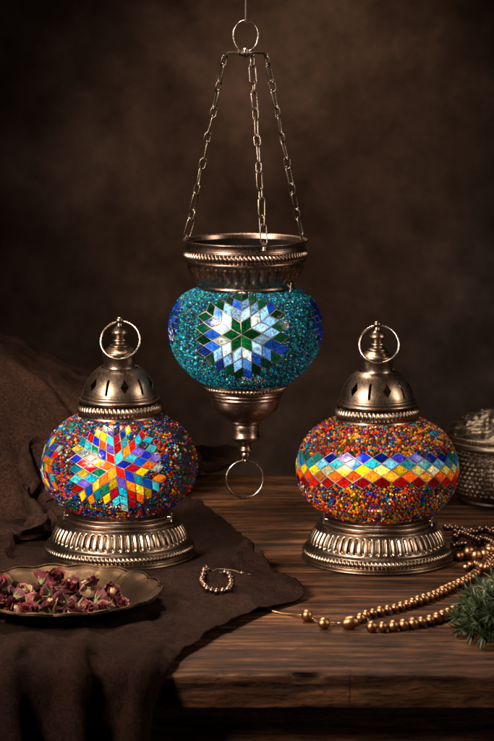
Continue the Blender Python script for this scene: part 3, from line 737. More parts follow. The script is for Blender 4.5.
# resting shapes of the two draped cloths: steps of a quarter millimetre from one grid point to the next
def grid_cloth(lo, steps):
    q = np.cumsum(np.cumsum(np.array(steps), 2), 1); return np.moveaxis(q, 0, 2) * 0.00025 + np.array(lo)
DRAPE = grid_cloth([-0.482, -0.5, -0.311], [[
[8,37,37,38,37,37,38,37,37,38,38,40,38,38,39,41,38,36,36,37,36,38,39,38,37,37,38,38,37,29,24,30,23,34,41,39,35,30,13,32,36,33,28,22,18,35],
[-1,1,0,0,0,1,0,1,0,1,0,1,1,0,-1,-2,0,2,1,1,1,1,-1,0,1,1,-2,1,-3,2,11,-13,14,-5,-2,-3,-4,-7,25,-4,-10,5,2,12,2,-9],
[-1,0,1,0,1,0,0,0,1,-1,1,0,1,2,-1,0,0,0,2,-1,2,0,0,0,1,-1,2,0,2,6,-16,22,-6,-1,-2,-4,-1,14,-16,0,12,-3,9,-8,3,11],
[-1,0,1,-1,1,1,1,1,0,0,-2,1,1,0,2,-1,1,0,0,2,0,0,0,1,-1,2,1,-1,1,-6,17,-7,1,8,-9,0,5,-6,8,4,-12,2,-5,14,3,-11],
[-1,1,-1,2,0,0,1,0,1,0,3,-1,-1,0,0,1,0,0,2,1,-1,0,0,1,1,0,0,0,-1,5,3,3,0,2,-5,0,-1,-1,6,-8,10,-7,6,-6,3,-2],
[0,0,1,1,1,0,0,0,1,2,0,-1,0,-1,1,0,0,1,2,-1,1,0,1,0,0,-1,1,0,2,0,1,1,0,0,-2,4,-2,2,-2,13,-4,-2,1,5,0,10],
[0,1,1,0,0,1,0,1,0,0,0,1,0,1,0,1,1,0,0,1,-1,0,0,0,0,1,-1,1,2,-3,-2,-1,7,-6,10,-6,3,2,6,-4,0,10,-3,-6,1,-9],
[1,0,0,1,0,0,0,2,0,0,0,1,0,-1,1,0,1,3,-4,0,2,1,1,0,0,0,1,-1,-9,8,0,1,-4,6,1,-5,6,5,-3,4,4,-3,-2,5,6,0],
[0,1,0,0,1,0,1,0,1,0,1,-1,-1,2,1,0,0,-1,2,1,0,0,-1,-1,1,1,1,-9,10,-2,-2,0,3,-1,5,5,-5,-2,2,3,1,2,2,-2,-5,10],
[1,0,0,-2,1,2,1,0,0,1,0,0,2,1,-1,1,0,-1,0,0,1,1,1,1,-3,1,-5,7,-1,-4,2,5,-2,-3,-2,9,-4,5,-1,1,0,2,-1,-5,8,3],
[-1,1,2,0,-1,1,0,0,0,1,1,1,1,-1,0,1,1,-1,1,-1,1,0,2,-3,0,0,-4,2,-3,6,3,1,-7,0,4,1,9,-8,1,0,5,-7,-2,11,1,3],
[0,0,1,2,2,-2,0,0,0,0,1,0,0,1,1,-1,0,2,-2,1,0,1,-6,4,1,-7,8,-1,3,-3,1,-7,10,-2,3,-1,-5,5,2,0,-7,9,5,-1,1,0],
[2,0,-1,2,-1,1,0,0,1,0,0,0,0,1,0,1,-2,1,0,1,0,-3,6,-7,1,10,-4,-2,1,-1,-1,4,0,1,-1,3,2,-2,0,-1,5,0,-1,2,0,-1],
[0,1,1,0,0,1,0,1,0,1,0,0,0,0,1,-1,1,1,-1,-1,-1,6,-6,8,2,-6,8,-3,-10,6,3,-4,1,3,1,-7,2,5,0,1,2,-3,3,-1,-1,3],
[1,0,0,0,2,0,1,0,1,0,0,-1,1,0,0,1,0,-1,4,-2,2,-2,5,-1,-4,4,-4,-3,12,-3,-9,7,-7,7,1,3,1,0,1,-6,-1,3,-1,1,3,0],
[1,1,0,1,-1,1,1,0,1,0,0,1,0,-1,-1,2,1,0,0,2,0,-1,1,2,0,0,-4,3,-1,-2,5,-12,10,0,1,3,-2,-8,-3,7,2,2,3,0,0,0],
[1,0,2,0,1,-1,0,1,0,1,0,1,-2,1,0,0,2,0,1,2,0,-2,2,0,-8,2,2,12,-8,-4,3,8,-3,-3,-4,-2,2,-2,1,3,3,2,-2,1,1,1],
[2,1,-1,1,0,1,-1,1,0,0,1,1,-1,2,-3,0,0,3,1,1,-4,3,0,-17,14,-4,8,-12,8,7,-4,2,0,0,-1,1,-1,8,-1,-5,0,0,2,0,0,0],
[4,1,-2,0,0,0,1,-1,0,-1,1,0,1,0,4,0,-3,1,-1,-5,7,2,-13,13,7,-11,-2,8,-2,0,1,0,0,0,1,0,0,0,2,-2,-4,3,3,0,-1,0],
[4,-1,3,-1,0,1,-2,0,0,2,-6,0,3,1,4,2,-1,-8,0,5,0,-3,5,15,-24,12,-3,1,0,-1,1,0,0,1,0,0,1,0,-1,3,1,-2,0,-2,0,1],
[2,1,0,2,1,0,3,-1,-2,0,6,-3,-5,0,0,0,-1,1,0,-1,-8,1,21,-25,15,1,0,0,0,1,0,0,1,-1,1,1,-1,1,0,0,-5,-1,2,3,2,0],
[3,-1,1,-1,0,1,0,3,3,-5,-2,2,-3,-2,-1,-1,6,6,-12,-2,4,6,-10,8,4,-1,0,0,1,-1,0,1,0,1,0,-1,1,0,1,0,2,2,0,-3,-2,1],
[1,0,0,1,0,0,1,0,1,6,0,-15,10,-2,-4,0,1,0,14,4,-15,-10,0,8,4,0,0,0,0,1,0,0,0,0,0,1,0,0,0,0,6,-4,1,-4,3,-1],
[1,2,0,0,0,0,0,0,0,-1,-5,15,-11,3,3,-1,0,1,0,0,6,-6,3,-7,1,0,0,1,0,0,0,0,1,0,0,0,0,1,0,0,-7,10,-9,7,-5,-11],
[1,-1,0,0,0,-1,-1,1,0,-4,0,-1,8,2,1,2,0,0,0,-6,8,2,0,-2,-5,1,0,0,0,0,1,0,-1,1,0,1,0,-1,1,4,-9,-1,-3,-4,2,13],
[-1,1,0,1,1,-4,1,0,1,-1,2,3,3,-1,0,0,-2,-5,-1,6,-4,9,-5,6,-5,-1,1,-1,1,1,-1,1,0,0,0,0,1,0,1,-16,22,0,4,-4,0,0],
[0,-1,1,1,-2,1,0,-1,0,7,4,1,-2,1,-5,-7,-8,6,0,-1,2,0,0,8,-5,5,0,0,0,0,1,-1,1,0,1,-1,0,1,2,0,4,-4,4,8,-5,1],
[-1,0,0,-2,3,2,-1,1,-1,-1,3,-2,5,-1,-5,-12,6,-1,1,1,6,2,3,0,10,-14,2,1,0,0,0,1,0,0,0,1,0,-6,0,13,-7,-2,-1,1,7,-6],
[-4,1,1,2,0,2,0,-1,-6,-2,2,7,-2,3,-6,10,2,1,0,2,1,0,-13,-8,6,7,-4,3,2,-1,1,0,0,2,0,1,-8,5,3,2,-2,1,-1,-11,1,5],
[0,0,0,0,0,1,2,1,7,-3,1,-7,0,-1,15,-4,1,-5,0,-1,1,1,13,-13,-18,12,6,1,-1,-7,3,4,3,-5,-5,3,8,9,-9,1,1,-12,1,11,-5,-2],
[-2,0,0,-1,0,1,0,1,0,7,-6,2,0,-2,-5,9,-1,5,0,-1,1,-1,-1,19,9,-26,-1,3,-7,6,0,2,-6,8,-1,-2,5,-3,9,0,-12,9,-6,1,6,2],
[-3,2,0,1,-1,0,1,0,0,0,2,-2,-1,1,6,-4,3,1,-1,3,-1,1,-2,-4,5,22,0,-8,-15,7,-2,-4,4,0,-3,2,0,1,-1,-6,6,1,9,0,0,1],
[-2,0,1,0,1,0,0,0,1,0,-5,2,1,-3,0,8,1,-1,3,0,-2,-4,-1,3,1,-2,-8,2,19,-11,-1,4,5,-8,13,-2,-4,-2,1,7,1,2,0,1,0,0],
[-1,-1,0,1,0,1,1,-1,1,-3,3,-6,1,5,2,2,0,1,1,-9,-1,1,4,1,-12,0,11,1,7,11,1,-10,0,9,1,-2,6,-7,-6,4,4,0,-1,0,1,0],
[0,0,0,0,1,0,-2,2,-3,-1,-1,5,-1,1,0,1,-2,-2,-2,-3,4,4,-4,0,8,-2,1,6,1,2,-1,11,-10,0,1,7,0,2,6,-5,-6,1,1,-1,1,0],
[-1,1,0,-1,1,0,2,1,-6,3,-1,0,3,-1,1,-1,2,-6,-1,7,0,0,4,-7,2,4,1,-1,0,0,5,-4,10,-5,0,-2,1,8,-2,0,5,0,-4,0,0,0],
[-2,1,0,1,0,0,-2,2,11,-4,0,4,-5,0,0,1,-3,-3,3,6,-5,-5,1,5,3,2,-5,-2,1,-1,-3,5,0,6,-1,0,-2,0,2,5,-3,0,4,3,-1,0],
[0,-1,1,0,1,0,0,-1,2,7,-6,1,-3,0,0,0,3,3,1,-6,5,2,-3,4,-3,-1,3,-2,-2,-1,3,-2,1,0,2,2,0,-2,-1,0,5,-1,2,-1,1,1],
[-1,1,0,1,-1,0,2,0,-2,1,3,-8,3,1,1,1,-4,8,-2,2,-2,2,2,-4,-2,-3,-3,0,1,4,4,0,-3,0,1,0,1,1,2,-2,0,2,-1,0,0,1],
[-2,0,0,-1,0,0,1,-1,1,-1,6,0,-7,-1,0,0,5,-2,-4,3,3,-2,-4,-2,0,-1,-1,-1,-3,-4,-1,2,4,0,-2,1,-1,1,0,1,1,0,-1,0,-1,-1],
[-1,-1,-2,-1,-1,0,-2,0,-2,0,2,1,-4,-2,-2,0,1,-4,0,-4,4,1,-1,-1,-1,-1,0,-1,-2,-4,-8,-3,2,1,0,-2,0,-1,-1,-1,0,-2,0,0,0,-3],
[0,-1,-1,-2,-1,-1,0,-3,-1,-1,1,-2,0,0,-1,-1,-2,4,-5,2,-3,-1,-1,-1,-1,0,-2,-1,-1,0,-1,-4,-9,1,2,-1,0,-1,-1,0,-2,-1,0,-2,-3,0],
[1,0,-1,0,-1,-2,-2,0,-3,-2,-1,-3,9,-4,-1,-2,-4,-1,2,-3,0,0,-1,0,-1,-2,0,-1,0,-2,0,-2,-2,-6,-2,0,-1,0,-1,-2,0,0,-1,-1,1,0],
[1,-1,0,-2,-1,1,0,-3,-1,-1,-6,2,2,3,-1,-4,-3,0,0,1,-1,-2,0,-1,0,-1,-1,0,-2,0,-1,-1,0,-2,-4,1,0,-3,0,0,-2,0,-1,-1,-1,-1],
[0,-1,-1,2,-1,-2,-2,0,0,-2,1,3,-3,-1,-1,-7,4,-1,2,-2,-9,4,1,-1,-1,0,-1,-1,0,-1,-1,0,-1,-3,2,-5,0,1,-2,-2,0,-1,-1,-1,0,-1],
[3,-3,0,-1,-1,-1,0,0,-2,-1,1,1,-2,-2,-10,8,0,0,-4,-4,3,-2,1,1,0,-1,0,-1,-1,0,-1,-1,0,-1,-3,2,-4,0,-1,0,-2,0,-2,0,-1,0],
[1,0,-1,-2,1,0,0,-2,-1,-2,1,-1,-1,-7,9,-2,-2,-4,1,4,0,-5,-2,0,0,0,-1,0,0,-2,0,0,-1,1,0,2,-5,-4,1,-2,1,-2,0,-1,-1,-1],
[1,-1,-1,-1,0,1,-2,0,-2,0,-1,-5,0,7,-1,-2,0,-1,-1,0,0,0,-3,-12,3,2,3,-1,0,0,0,-1,1,-1,-1,0,-2,-2,-2,0,-1,0,-1,-1,0,-1],
[1,0,-1,0,-1,-2,1,-1,0,-1,-2,1,1,-1,-2,0,-1,-1,1,0,-1,0,0,-7,-4,-3,0,4,2,2,0,3,-5,-1,0,-4,6,-5,-5,1,-1,-1,0,0,-1,-1],
[3,-1,0,-1,-2,0,0,-3,1,-2,0,1,1,-2,-1,-1,0,-1,0,-1,-1,-1,2,2,-6,-1,-2,-1,-1,0,0,-1,6,-3,-8,-3,0,7,0,-5,-1,0,-1,-1,-1,0],
[2,0,-1,1,2,0,-4,-3,0,2,0,-1,0,0,0,-2,-1,-2,0,0,0,0,-1,1,-2,-1,-3,0,-2,-1,0,0,-1,-2,0,-3,-1,1,1,0,0,-2,0,0,-1,0],
[1,-1,1,0,0,-1,-1,1,-1,0,1,0,-1,0,-3,0,-3,1,0,-1,0,0,-3,3,-3,0,-2,-1,-2,-2,1,0,-1,5,-2,-7,-1,-1,2,2,-2,0,0,-1,0,-1],
[0,2,-1,-2,-4,-3,4,4,-1,0,0,0,0,-1,-3,2,-7,4,-1,0,-1,1,-5,4,2,-5,-2,1,-3,-2,0,-1,1,2,-5,5,-6,0,0,0,1,-1,-1,0,-1,0],
[1,2,-3,-3,0,0,-7,4,5,-2,-1,4,-2,0,3,-5,-8,2,2,-2,0,3,-6,3,6,-8,0,-2,0,1,-6,2,-1,2,7,-8,-5,3,2,-3,0,-1,0,-1,0,-4],
[0,1,-1,-6,2,2,3,-9,5,0,-3,3,2,-5,5,-3,-1,-9,3,3,-1,5,-9,3,4,-8,3,-1,1,0,-12,4,1,-3,10,-12,5,-9,8,2,-4,6,-7,-2,2,7],
[-10,3,10,-15,9,2,-17,9,3,7,-1,-1,3,-9,3,4,11,-25,11,1,0,6,-11,1,2,-7,3,0,3,-2,-9,-2,5,-2,-3,4,0,-10,1,9,1,-2,15,-18,-7,11],
[7,11,-2,-23,-5,13,14,-9,13,-19,-12,12,6,-15,5,7,4,-18,9,0,3,4,-7,2,-8,3,0,2,10,-6,-8,-1,4,-1,-1,-4,4,-5,0,4,2,0,10,-17,-7,8],
[13,6,-7,15,-35,4,4,12,7,-25,12,-27,9,20,-4,7,-2,-22,7,4,-4,6,-3,3,-14,5,4,-1,8,-13,18,-16,5,-2,0,-4,7,-11,0,9,-2,-2,20,-33,4,5],
[17,-7,-10,11,-2,-7,0,0,-13,4,-8,15,-1,6,-4,-14,7,13,-12,0,0,-10,14,1,-5,-5,5,-1,-2,-6,15,-9,2,3,-6,10,-7,13,-26,8,4,1,-4,-13,6,-5],
[18,-8,-5,14,-2,-13,-1,-4,-12,18,7,-1,-6,0,-1,-3,-15,37,-20,-4,0,-14,29,-18,14,-6,-4,0,-5,-7,-9,21,-1,-3,1,16,-18,18,-8,-11,-1,-3,-15,13,-3,-12],
[16,-8,6,2,2,-13,-1,-6,-2,15,-2,5,-8,0,1,-1,-1,11,-8,-7,-1,-9,8,2,0,10,-7,-1,-1,14,4,-7,-12,0,-1,5,2,-3,8,-14,-1,-8,-15,23,0,-15],
[9,-6,10,-1,-4,-3,-1,-5,3,7,-1,6,-8,-1,3,2,1,3,-2,-9,-2,-8,4,3,-2,14,-7,-3,5,10,0,-3,-11,1,-6,10,3,-2,2,-10,-1,-9,-9,19,1,-9],
[3,-8,8,-3,-3,8,0,-2,-1,1,4,4,-6,-1,4,0,3,3,-3,-7,-1,-10,2,1,2,13,-6,-5,8,7,-2,-2,-5,-1,-8,10,8,0,-8,-3,0,-11,-5,15,5,-6],
[0,-12,2,-5,8,12,1,0,-3,-2,4,1,-3,1,1,-2,5,6,-7,-2,-1,-10,1,-1,11,3,-3,-5,4,10,-1,-6,-2,-1,-9,7,12,-2,-11,4,-1,-7,-6,8,6,1],
[0,-13,-4,-1,19,6,-1,-1,0,-4,3,-1,1,0,0,-4,4,6,-8,4,-1,-5,-3,1,13,-7,1,-5,0,10,2,-8,1,-2,-4,-2,8,-4,-2,7,-1,-7,-5,2,4,8],
[0,-11,-3,2,21,-3,0,-4,1,1,1,-1,-1,2,-1,2,-2,1,-4,5,-2,2,-3,4,3,-9,5,-3,-4,6,3,-9,5,-1,-3,-3,1,-8,12,4,-2,-5,-4,0,1,12],
[0,-4,-1,4,13,-6,1,-5,0,3,3,-1,-4,0,0,7,-4,-4,0,4,-2,9,-5,2,-3,-7,4,3,-4,0,-2,-2,7,-1,-3,-4,-5,-3,17,0,-4,-5,-3,2,3,10],
[0,1,2,5,3,-6,1,-2,0,3,2,-3,-3,0,-2,9,-3,-7,3,2,-2,12,-4,0,-8,-2,4,4,-3,-5,-6,6,5,-2,-3,-1,-7,6,12,-3,-4,-6,-2,4,5,5],
[0,6,1,4,-5,-1,1,0,1,0,3,-6,-2,1,-5,8,0,-5,2,2,-1,7,-1,1,-8,0,1,4,-1,-6,-8,10,2,-1,-1,-1,-5,10,3,-2,-6,-5,-1,6,5,2],
[1,9,-2,1,-7,2,1,2,1,-1,2,-7,1,1,-4,1,4,-3,2,1,-1,1,3,0,-6,1,2,1,-2,-4,-5,9,0,-3,3,1,-3,7,-1,-1,-5,-3,-1,7,3,-2],
[0,11,-4,-1,-5,4,-1,3,1,0,0,-8,4,0,-2,-2,3,-3,2,3,0,-3,3,1,-5,2,0,0,-1,-3,-2,7,-2,-1,3,0,0,4,-1,-1,-3,-3,-1,5,2,-3],
[0,10,-4,0,-5,3,0,3,1,-2,-2,-4,4,-1,1,-6,3,-1,3,1,1,-2,1,-2,-2,3,0,-2,-1,-2,1,3,0,-1,2,0,1,2,-2,0,0,-3,-1,4,-1,-5],
[-2,7,0,0,-3,2,0,3,-1,-1,-2,-3,3,1,-1,-3,0,-1,4,0,1,-1,0,-1,-2,3,0,-4,0,-2,3,1,0,1,0,-1,1,2,-1,0,1,-2,-3,2,-2,-2],
[-4,6,3,-1,0,2,-1,2,-1,-1,-4,-1,3,0,0,-3,0,0,2,0,2,-1,1,-3,-1,3,-1,-4,-1,1,1,2,0,1,-1,-1,3,0,-1,1,0,-2,-3,0,0,-3],
[-4,5,4,0,-1,2,-2,1,1,0,-4,-3,4,0,0,-2,0,-2,3,1,1,-1,1,-3,-1,2,0,-4,-1,0,3,1,0,2,1,-2,0,0,0,0,1,-5,-3,1,-1,0],
[-5,5,4,0,1,1,0,-2,1,0,-4,-1,2,0,1,-1,-1,-2,2,0,3,1,1,-3,-3,2,0,-3,-3,2,1,1,-1,2,4,-3,1,0,-1,-1,2,-7,-5,0,4,0],
[-4,4,4,0,1,1,0,-2,-1,2,-4,0,2,-1,0,1,-1,-3,1,1,1,4,0,-3,-2,0,0,-1,-4,1,3,-1,0,2,6,-5,1,-1,-1,1,0,-6,-6,1,3,1],
[-2,2,4,1,1,1,0,-4,-1,2,-4,0,2,-1,2,-1,0,-3,1,1,0,6,-1,-3,-1,-1,-1,0,-1,0,1,-1,-1,2,7,-4,0,-1,0,-1,1,-3,-6,0,1,1],
[-2,1,5,1,1,1,0,-5,-1,3,-3,0,2,-1,0,0,0,-3,1,1,0,6,-1,-3,-2,-1,0,2,0,-1,-2,-1,0,2,7,-5,1,0,-2,0,2,1,-6,-2,0,-1]],
[
[3296,0,-1,0,0,0,0,-1,1,1,0,1,1,2,1,2,-1,-3,-1,-1,0,0,1,0,-1,-3,-4,-4,-3,-10,-7,-1,1,3,2,0,-2,-4,-9,4,5,4,-7,-6,-15,11],
[-57,0,0,0,-1,0,0,0,-1,2,0,0,0,-1,0,-2,1,1,0,0,-1,2,-1,0,-2,0,2,1,0,4,4,-2,-2,-1,-3,1,-2,4,6,1,-9,-1,3,10,5,-12],
[-57,-1,1,-1,1,0,-1,0,0,-3,2,1,0,1,0,-1,-1,1,0,-1,1,-2,1,-1,1,1,0,1,1,5,-6,6,0,-6,1,0,4,-1,0,-2,-1,6,2,-9,0,13],
[-57,0,-1,1,0,-1,1,0,0,0,-1,0,-1,2,0,0,-1,0,0,1,-1,-1,-1,1,0,1,0,0,1,0,3,-3,-3,9,-2,-2,2,-1,7,-8,7,-10,4,3,12,-14],
[-57,0,0,0,-1,1,0,0,1,0,0,-1,0,-3,-1,0,1,1,2,1,0,1,-2,-1,1,-1,1,1,0,1,5,-2,1,1,-2,-2,-1,3,-2,2,-3,1,-2,1,-6,4],
[-57,0,1,-1,1,-1,-1,1,-1,1,0,0,0,-1,-1,0,1,1,0,0,0,-1,1,0,0,0,0,0,1,0,-1,7,1,-5,-3,3,2,-5,-2,3,2,-3,3,3,0,2],
[-58,0,-1,-1,-1,1,2,1,1,-1,0,0,0,-1,0,1,0,0,0,1,0,-1,-1,0,1,0,0,0,0,2,2,-5,1,-1,10,-3,-3,2,0,2,-6,5,-1,3,-3,1],
[-62,1,-1,2,1,1,1,0,0,0,0,0,0,1,-1,-1,0,2,-2,0,0,-1,2,0,-1,1,0,0,3,-3,-1,-1,4,1,-2,-2,2,3,-1,-2,5,-6,0,1,12,-2],
[-60,0,2,0,1,1,-1,0,0,0,0,-1,1,0,1,1,0,-3,1,-2,0,2,0,0,0,0,0,4,-4,1,0,2,-1,0,-2,3,0,-5,3,1,1,6,-7,-1,1,2],
[-58,0,0,2,0,-1,0,0,-1,1,-1,1,-1,0,1,0,0,0,-1,1,0,0,0,2,-2,-1,4,-3,1,0,1,-1,0,1,2,-1,-5,9,-8,1,2,-2,5,2,-5,-1],
[-58,1,1,-1,0,0,0,-1,1,-1,1,0,0,0,0,0,0,-1,2,-1,0,0,1,-2,4,-1,1,-1,-1,-1,0,0,1,0,-2,3,2,-5,7,-2,-4,3,2,-4,2,-2],
[-58,0,1,0,-1,1,-1,1,0,0,0,0,0,0,0,0,0,1,-2,0,0,1,1,1,-2,6,-5,-3,-1,3,-1,0,-1,0,1,1,1,2,-2,-1,3,-1,0,-2,-1,0],
[-57,0,-1,0,0,0,1,0,0,1,-1,-1,0,0,1,0,0,0,0,-1,1,3,-2,0,2,-2,-1,-1,2,-2,1,0,-1,-1,0,1,0,-1,1,3,0,-1,-1,-1,1,-1],
[-57,0,-1,0,2,-1,0,0,0,0,1,0,0,0,-1,-1,0,1,2,1,0,-3,1,2,0,-3,3,3,-5,0,-1,1,-1,0,1,2,-2,0,-1,1,-2,4,0,0,-2,-1],
[-57,0,0,0,-1,0,0,1,0,0,0,1,0,0,0,1,-2,-1,2,0,-1,0,2,-2,0,2,-3,0,6,-3,-1,-2,1,-3,2,0,5,1,-1,1,1,-4,1,-1,-3,0],
[-58,0,1,0,0,0,1,-1,0,0,0,0,0,1,1,-1,0,-2,-3,3,2,1,-3,1,0,4,-3,-3,-5,-1,2,4,-2,0,-2,-2,-1,3,5,4,2,-2,-3,-1,1,-1],
[-58,1,0,0,0,0,0,0,-1,0,0,1,0,-1,0,0,2,-1,-2,-3,1,3,1,0,8,-8,-1,5,-8,14,-3,-2,1,2,-1,-3,1,-11,5,-4,2,4,-1,0,0,0],
[-57,0,0,0,0,0,-1,0,0,-1,1,1,5,-2,-5,1,0,1,-2,1,3,-2,0,9,-9,-3,3,4,10,-11,3,-1,0,0,0,1,-3,7,-6,-2,-4,0,1,0,0,0],
[-57,1,1,2,2,0,-5,0,5,7,-3,-3,-3,0,-2,1,-5,-1,3,5,-4,-1,7,-7,2,7,-1,-5,2,1,0,0,0,0,0,0,0,-1,-1,-1,-4,1,7,-1,-5,-2],
[-58,0,3,-1,1,3,2,0,-3,-3,3,0,-4,1,4,-1,7,-3,-2,-6,0,4,-1,-4,5,-2,3,1,0,0,0,0,0,0,0,0,0,0,-1,-1,10,-5,-6,2,-1,2],
[-60,0,-1,2,0,-1,5,3,7,1,-1,-5,-7,0,1,-1,0,0,1,4,13,2,-12,8,-13,1,1,0,0,0,0,0,0,0,0,0,0,0,0,0,-4,3,2,0,4,-1],
[-17,-5,-5,-4,-5,-2,-4,-3,-3,-3,-7,20,2,-3,-4,-4,-10,7,7,8,-6,-14,4,-3,2,1,0,0,0,0,0,0,0,0,0,0,0,0,0,0,-7,3,-2,3,-3,0],
[-38,0,-1,-1,1,-1,2,-1,-5,0,6,-19,6,0,18,8,10,1,-3,-11,-25,3,1,-1,-1,0,0,0,0,0,0,0,0,0,0,0,0,0,0,0,0,-5,0,2,6,1],
[-22,2,3,1,-2,-3,-4,-3,-2,-8,-16,0,-1,6,-10,1,1,0,0,1,7,-7,2,-1,4,0,0,0,0,0,0,0,0,0,0,0,0,0,0,-1,-4,0,11,-9,1,12],
[-57,0,-1,-3,0,1,2,1,0,4,3,3,-8,-2,0,0,0,1,-1,2,7,-4,-2,-2,4,0,0,0,0,0,0,0,0,0,0,0,0,0,0,-2,14,-1,-11,8,1,-13],
[-57,0,-1,1,1,-1,-1,1,0,0,10,1,14,4,0,-2,-5,-5,-9,-5,5,5,-8,0,1,0,0,0,0,0,0,0,0,0,0,0,0,0,0,6,-12,-1,4,-1,5,7],
[-57,0,0,-1,1,1,-1,0,-1,3,16,5,-15,0,-9,1,7,-3,2,-3,0,6,-4,-4,2,2,1,0,0,0,0,0,0,0,0,0,0,-1,-3,-1,-1,2,0,4,-4,0],
[-57,0,2,4,-3,1,8,4,2,-1,-12,-4,11,-7,-3,4,-3,1,2,1,-5,3,14,5,-14,-8,3,0,0,0,0,0,0,0,0,0,0,5,2,3,7,1,-7,-8,-3,6],
[-46,-1,-1,-1,5,9,-13,-8,1,2,-1,-3,0,2,-1,3,-2,8,6,7,4,-1,-21,-12,8,5,-3,3,-2,2,0,0,0,-1,1,-2,12,-11,1,-6,1,-1,6,12,2,-8],
[-34,0,0,1,-3,-10,7,4,-4,-16,1,-2,-1,0,8,-7,1,-2,1,-1,1,3,21,-12,-21,6,2,5,6,-8,1,1,0,4,17,-12,-19,7,-3,2,-2,11,0,-3,15,9],
[-57,0,-2,-2,-2,0,1,1,1,11,-7,0,-1,-1,2,2,-1,-1,-1,0,0,0,-2,25,18,-37,-4,9,-8,22,5,2,-12,-1,-21,10,-1,-3,4,1,5,-5,10,0,-10,-5],
[-57,0,0,-1,1,0,-1,-1,1,0,4,5,-5,0,-3,2,0,-1,0,-1,0,0,3,-3,0,30,0,-21,6,-16,0,4,-1,-5,3,3,7,1,-1,-5,2,1,-6,0,0,0],
[-56,-1,0,0,0,2,-2,0,0,0,4,-3,3,4,-2,-7,0,2,-1,0,2,3,-2,-3,0,2,9,0,-10,8,1,-1,11,-18,10,-1,-12,-1,0,5,2,-2,-1,0,0,1],
[-58,1,1,1,1,-3,1,-1,-1,3,-1,6,0,-9,0,-1,2,0,0,9,-3,-2,-3,0,17,-1,-8,6,-3,-7,8,-10,5,23,-10,-11,14,-9,-13,3,-1,1,-1,0,0,-1],
[-57,1,1,0,1,1,-2,0,-3,2,2,-3,-2,2,4,4,9,9,-3,-16,-4,0,10,4,-7,13,0,-1,11,-2,-25,4,-9,0,3,16,-1,-1,13,-9,-19,-1,0,0,0,0],
[-57,-1,0,1,-1,1,4,3,-4,-3,1,1,9,7,4,-1,-9,-4,5,-5,3,-2,-6,10,0,-13,1,0,-1,0,7,3,4,-9,-2,-2,2,15,-3,-5,12,-4,-12,-4,0,0],
[-57,0,0,0,0,1,0,-1,9,0,-3,2,1,3,-1,-1,-8,1,-1,11,-7,9,-4,-11,-2,6,-3,-1,0,-1,5,-4,1,5,-5,-1,0,-1,4,10,-6,2,3,-1,-4,-3],
[-57,0,0,0,0,1,-1,0,0,2,-3,0,2,-3,-2,2,2,-1,-1,3,11,-17,1,0,-4,-4,2,3,4,6,-3,0,-1,1,3,-2,-1,0,0,-2,7,-2,5,-1,-2,-4],
[-57,0,0,0,1,-1,0,0,1,-1,0,0,-2,0,2,0,4,-4,0,1,-2,3,-3,0,-1,-1,0,-3,1,4,4,-1,-2,0,0,2,1,1,-3,-1,-1,1,0,0,0,1],
[-59,1,0,0,1,0,0,1,-1,0,2,-1,-1,-1,1,0,2,-1,1,-2,2,-2,4,1,0,0,0,0,-3,-7,0,5,4,1,4,-2,-3,-4,2,1,-2,0,-1,0,0,-1],
[-58,0,0,0,-2,1,2,0,0,0,0,-1,1,0,0,-1,1,0,2,3,-4,5,0,0,0,0,0,0,-1,-1,-3,1,3,1,-5,1,-2,1,-1,1,2,-3,0,0,-1,1],
[-57,0,1,0,2,-2,-1,0,0,0,1,-1,-1,2,-1,0,0,3,-1,-3,2,4,0,0,0,0,0,0,0,0,0,-3,-1,3,-1,-2,0,-1,-1,1,1,4,1,-1,0,-3],
[-56,-1,-1,1,-1,1,0,-1,0,1,0,1,1,0,0,-1,1,-2,0,0,2,4,0,0,0,0,0,0,0,0,0,-1,-2,3,0,1,2,1,1,0,-1,-2,-1,0,0,3],
[-58,0,0,-2,2,-2,0,2,1,0,1,2,-5,-2,0,5,2,-2,-1,0,2,3,1,0,0,0,0,0,0,0,0,0,0,-5,3,-3,-1,1,1,0,-1,-1,0,1,-1,-1],
[-57,0,-1,0,-2,2,2,-1,0,-1,-3,-2,4,0,1,4,-4,1,0,0,3,-1,4,0,0,0,0,0,0,0,0,0,0,-2,-2,1,-2,-1,0,-1,1,0,0,0,1,-1],
[-59,3,-2,0,0,1,-1,0,0,-1,2,-2,0,1,8,-7,0,-1,2,4,-5,-1,4,2,0,0,0,0,0,0,0,0,0,0,-3,-1,0,1,-1,-1,0,0,0,-1,0,1],
[-59,-2,3,1,0,-2,0,1,0,1,-1,1,0,6,-7,0,0,3,-1,-2,-1,-1,0,6,2,1,0,0,0,0,0,0,0,-3,-1,-3,1,-1,1,0,0,0,0,0,0,0],
[-60,1,1,0,0,1,-1,0,1,0,1,1,2,-4,-1,1,0,-1,1,-1,0,-4,-5,3,6,3,1,2,0,0,0,0,-2,-3,-1,0,1,0,0,0,0,0,-1,0,0,1],
[-57,0,-1,1,-1,1,-2,-1,-1,3,0,1,-1,0,1,-1,0,1,-1,0,-1,0,0,-3,-4,1,4,1,2,0,-2,-2,-2,2,2,5,0,-2,0,0,0,-1,1,0,1,-1],
[-60,0,0,1,1,-2,0,-3,1,1,3,1,0,-1,1,0,0,-1,0,0,0,0,0,0,1,-2,-2,-2,-3,0,3,2,1,3,1,0,0,1,-3,1,0,0,0,0,-1,0],
[-57,-1,0,-3,-1,0,1,1,1,0,1,0,0,1,-1,0,1,-1,0,0,0,1,-1,0,0,0,0,0,1,-2,-3,0,2,1,1,-1,1,1,0,0,0,0,-1,0,0,0],
[-57,0,-1,0,0,0,-1,1,0,0,1,0,0,0,1,-1,0,0,0,-1,0,0,1,0,-1,0,0,0,1,0,1,-2,0,-1,1,0,-1,0,2,-1,0,1,-1,-1,0,1],
